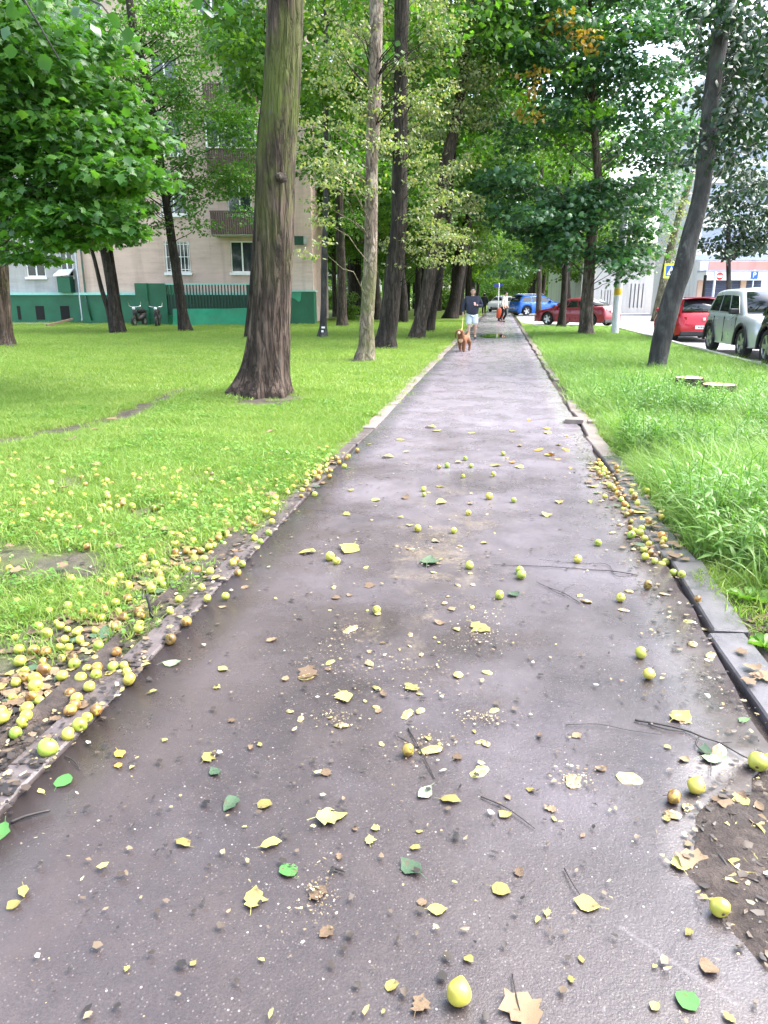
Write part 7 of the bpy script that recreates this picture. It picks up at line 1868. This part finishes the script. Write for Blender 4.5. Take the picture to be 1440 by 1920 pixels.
# crushed apple pieces
def piece(px, py, s, label, group):
    p = G(px, py); zz = z_at(p[0], p[1]); zz = .0 if zz < 0 else zz
    o = link('apple_piece', PC[rl.randrange(6)], None, (p[0], p[1], zz + .001)); o.scale = (s, s * rl.uniform(.7, 1), s * rl.uniform(.6, 1.2) if s < 1.2 else s * .45); o.rotation_euler = (rl.gauss(0, .12), rl.gauss(0, .12), rl.uniform(0, 6.28)); tag(o, label, 'apple piece', group)
hpz = [(657, 1181, 1.7), (575, 1268, 1.6), (805, 1408, 1.8), (900, 1450, 1.5), (1075, 1465, 1.5), (1180, 1462, 1.6), (1260, 1530, 1.0), (1290, 1515, .9), (880, 1075, .8), (770, 1030, 1.1), (865, 1025, .9), (835, 1132, .9), (1100, 1130, 1.3), (1085, 1118, .9), (1180, 1110, 1.1), (1170, 1145, 1.1), (1290, 1166, 1.0), (1320, 1168, 1.4), (1300, 1210, 1.0), (1330, 1230, 1.2), (1270, 1340, 1.5), (1290, 1352, 1.0), (1350, 1410, 1.5), (860, 1268, 1.1), (690, 1245, 1.0), (915, 1262, .9), (1245, 1115, 1.2), (1150, 1000, 1.2), (1165, 985, 1.2), (1130, 940, 1.1), (1120, 925, 1.1), (300, 1185, 1.1), (318, 1180, 1.1), (640, 1362, 1.1), (765, 1340, 1.4), (785, 1335, 1.0), (910, 1395, 1.0), (1345, 1690, .9)]
for px, py, s in hpz: piece(px + rl.uniform(-3, 3), py, s * .9, 'crushed tan apple piece trodden on the open asphalt', 'crushed apple pieces on the path')
for k in range(46):
    x, y = rl.gauss(800, 110), rl.uniform(850, 1400)
    piece(x + (y - 1100) * -.12, y, rl.uniform(.35, .8), 'small apple fragment in the pulp band down the path centre', 'apple fragments in the pulp band')
for k in range(34):
    t_ = rl.random(); x, y = along(RK, t_); piece(x + rl.gauss(0, 18), y + rl.uniform(-8, 8), rl.uniform(.6, 1.1), 'crushed brown apple piece along the right kerb', 'crushed pieces along the right kerb')
for k in range(40):
    t_ = rl.random() ** 1.3; x, y = along(LK, t_); piece(x - abs(rl.gauss(0, 40)) * (1 - .6 * t_), y + rl.uniform(-20, 10), rl.uniform(.7, 1.3), 'rotting brown apple piece in the heap along the left kerb', 'rotting pieces in the left heap')
# twigs
def twig(paths, label, r=.0032):
    mb = MB()
    for i, pp in enumerate(paths):
        q = []
        for j, p in enumerate(pp):
            w_ = G(*p); w_[2] = max(z_at(w_[0], w_[1]), .0) + .006 + .004 * (j % 2); q.append(w_)
        q2, rr = smooth_path(q, [r * (1 - .6 * k / len(q)) * (1 if i == 0 else .6) for k in range(len(q))], 4); mb.tube(q2, rr, 5)
    tag(mb.build('twig', M['twig'], None, True), label, 'twig')
twig([[(1195, 1080), (1150, 1074), (1110, 1070), (1040, 1066), (975, 1062), (925, 1062)], [(1150, 1074), (1135, 1060), (1085, 1058), (1010, 1052)], [(1190, 1079), (1160, 1084), (1145, 1072)]], 'long thin dark branched twig lying across the path at right')
twig([[(1088, 1133), (1058, 1116), (1030, 1104), (1005, 1094)], [(1065, 1122), (1040, 1112), (1018, 1098)], [(1055, 1115), (1062, 1104), (1078, 1098)]], 'forked thin twig below the long branched one', .0024)
twig([[(1190, 1353), (1240, 1363), (1285, 1372), (1320, 1388), (1350, 1396), (1400, 1426), (1440, 1432)], [(1350, 1396), (1372, 1396)], [(1310, 1385), (1305, 1402), (1330, 1425), (1332, 1460)], [(1215, 1360), (1250, 1372), (1284, 1374)]], 'dark forked twig right of centre reaching to the soil patch', .0042)
twig([[(1060, 1362), (1120, 1362), (1180, 1372), (1240, 1382)]], 'hair-thin twig left of the dark forked one', .0016)
twig([[(902, 1497), (950, 1520), (1003, 1557)]], 'straight thin twig right of path centre', .0024)
twig([[(1058, 1632), (1075, 1665), (1092, 1688)]], 'thin curved stalk above the olive leaf', .002)
twig([[(765, 1368), (785, 1405), (815, 1462)], [(785, 1405), (745, 1385)]], 'twig through the trodden pulp in path centre', .003)
twig([[(0, 1440), (45, 1440), (92, 1437)]], 'brown stick lying across the left kerb', .005)
twig([[(122, 1421), (140, 1432), (150, 1446)]], 'short dark twig near the left kerb', .003)
twig([[(20, 1545), (50, 1535), (95, 1522)]], 'short dark wet twig at far left foreground', .006)
twig([[(1330, 1590), (1350, 1620), (1372, 1645), (1420, 1668)]], 'dark stick along the edge of the soil patch', .006)
twig([[(610, 1520), (640, 1528)]], 'very short twig near the torn yellow leaf', .002)
twig([[(622, 1630), (648, 1640)]], 'short reddish-brown twig left of path centre', .004)
twig([[(960, 1830), (968, 1875), (975, 1900)]], 'stalk of the large brown leaf at the bottom', .002)
p = G(285, 1160); mb = MB(); mb.tube([(p[0], p[1], .02), (p[0] - .01, p[1] + .01, .09), (p[0] - .015, p[1] + .0, .16)], [.011, .009, .007], 6); tag(mb.build('stick', M['bark_grey'], None, True), 'short stick standing upright in the mud by the left kerb', 'stick')
for k in range(60):
    t_ = rl.random() ** 1.3; x, y = along(LK, t_); w_ = 190 * (1 - .75 * t_); x -= abs(rl.gauss(0, .55)) * w_; y += rl.uniform(-25, 20) * (1 - .6 * t_); a = rl.uniform(0, 6.28); L = rl.uniform(14, 50) * (1 - .6 * t_)
    twig([[(x, y), (x + L * .5 * math.cos(a) + 2, y + L * .25 * math.sin(a)), (x + L * math.cos(a), y + L * .5 * math.sin(a))]], 'dark twig in the mud beside the left kerb', .0028)
for o in list(COL.objects):
    if o.name.startswith('twig') and o.get('label', '').startswith('dark twig in the mud'): o['group'] = 'twigs in the left mud'
# flakes and crumbs
def flakes(name, n, sampler, s0, s1, mat, label, seed, lift=.012):
    g = np.random.default_rng(seed); X_ = []; 
    while len(X_) < n:
        p = sampler(g)
        if p is not None: X_.append(p)
    C_ = np.array(X_); k = len(C_)
    s = (s0 + (s1 - s0) * g.random(k) ** 2.2)[:, None]
    a = g.uniform(0, 6.283, k); asp = g.uniform(.3, 1.0, k)
    V = np.zeros((k, 5, 3)); 
    for j in range(5):
        t_ = a + 6.283 * j / 5; r_ = s[:, 0] * g.uniform(.5, 1.1, k)
        V[:, j, 0] = C_[:, 0] + r_ * np.cos(t_ - a) * np.cos(a) - r_ * asp * np.sin(t_ - a) * np.sin(a)
        V[:, j, 1] = C_[:, 1] + r_ * np.cos(t_ - a) * np.sin(a) + r_ * asp * np.sin(t_ - a) * np.cos(a)
        V[:, j, 2] = C_[:, 2] + lift * .5 + g.uniform(0, .35, k) * s[:, 0]
    F = (np.array([[0, 1, 2], [0, 2, 3], [0, 3, 4]])[None] + (np.arange(k) * 5)[:, None, None]).reshape(-1, 3)
    tag(link(name, np_mesh(name, V.reshape(-1, 3), F, [M[mat]])), label, 'litter', None, 'stuff')
def s_path(g):
    y = .9 + 13 * g.random() ** 1.8; x = g.uniform(XL, XR)
    if g.random() > .35 + .9 * float(fbm(x * 2, y * 1.4 + 70, 3)) ** 2: return None
    return (x, y, PATH_Z + .004)
flakes('leaf_litter', 4600, s_path, .0015, .017, 'litter', 'tiny dark leaf and bark scraps strewn over the wet path', 5)
def s_pulp(g):
    c = PCEN[g.integers(len(PCEN))]; x = c[0] + g.normal(0, c[2]); y = c[1] + g.normal(0, c[3])
    if not XL + .05 < x < XR - .05: return None
    return (x, y, PATH_Z + .004)
PCEN = []
for px, py, a, b in ((657, 1181, .06, .10), (620, 1245, .12, .18), (700, 1250, .16, .2), (820, 1265, .12, .14), (900, 1160, .09, .2), (900, 1200, .1, .12), (640, 1350, .08, .06), (810, 1400, .09, .08), (900, 1350, .07, .04), (880, 960, .22, .5), (900, 900, .28, .6), (860, 1040, .2, .4), (780, 1030, .15, .2), (1080, 1465, .06, .05), (595, 1690, .05, .10), (330, 1010, .05, .06)):
    p = G(px, py); PCEN.append((p[0], p[1], a * .7, b * .7))
flakes('pulp_crumbs', 2600, s_pulp, .001, .008, 'crumbs', 'pale crumbs of trodden apple pulp down the path centre', 6)
def s_left(g):
    y = 1.4 + 5.5 * g.random() ** 1.5; x = XL + .02 - abs(g.normal(0, .46))
    if g.random() > .2 + float(bare(np.array([x]), np.array([y]))[0]): return None
    return (x, y, max(z_at(x, y), 0) + (.012 if x > -1.56 else .002))
flakes('mud_litter', 3600, s_left, .004, .028, 'litter', 'broken dead leaves and bark bits in the left muddy strip', 7)
def s_right(g):
    if g.random() < .45:
        a = g.uniform(0, 6.283); r = .98 * math.sqrt(g.random()); x, y = 1.15 + r * math.cos(a) * .60, 1.75 + r * math.sin(a) * .63; return (x, y, z_at(x, y) + .002)
    y = g.uniform(2.4, 8.5); x = g.uniform(.88, 1.04) - abs(g.normal(0, .10)) if g.random() < .6 else g.uniform(1.22, 1.6)
    return (x, y, (PATH_Z + .004) if x < 1.05 else float(gz(x, y)) + .004)
flakes('kerb_litter', 3000, s_right, .003, .02, 'litter', 'broken leaves and bark bits along the right kerb and soil', 8)

# drooping leaves of the near bough
NL = []
for k in range(4):
    m_ = leaf_mesh('oval', 'leaf_g', 300 + k); m_.materials.clear(); m_.materials.append(M['near_leaf']); NL.append(m_)
for x, y, dd in lm:
    q = P(x, y, 3.05 + dd); o = link('leaf', NL[gl.randrange(4)], nb, q - b0); s_ = gl.uniform(.04, .062)
    o.scale = (s_ * 1.25, s_, s_); o.rotation_euler = (gl.uniform(1.9, 2.9), gl.uniform(-.6, .6), gl.uniform(0, 6.28))
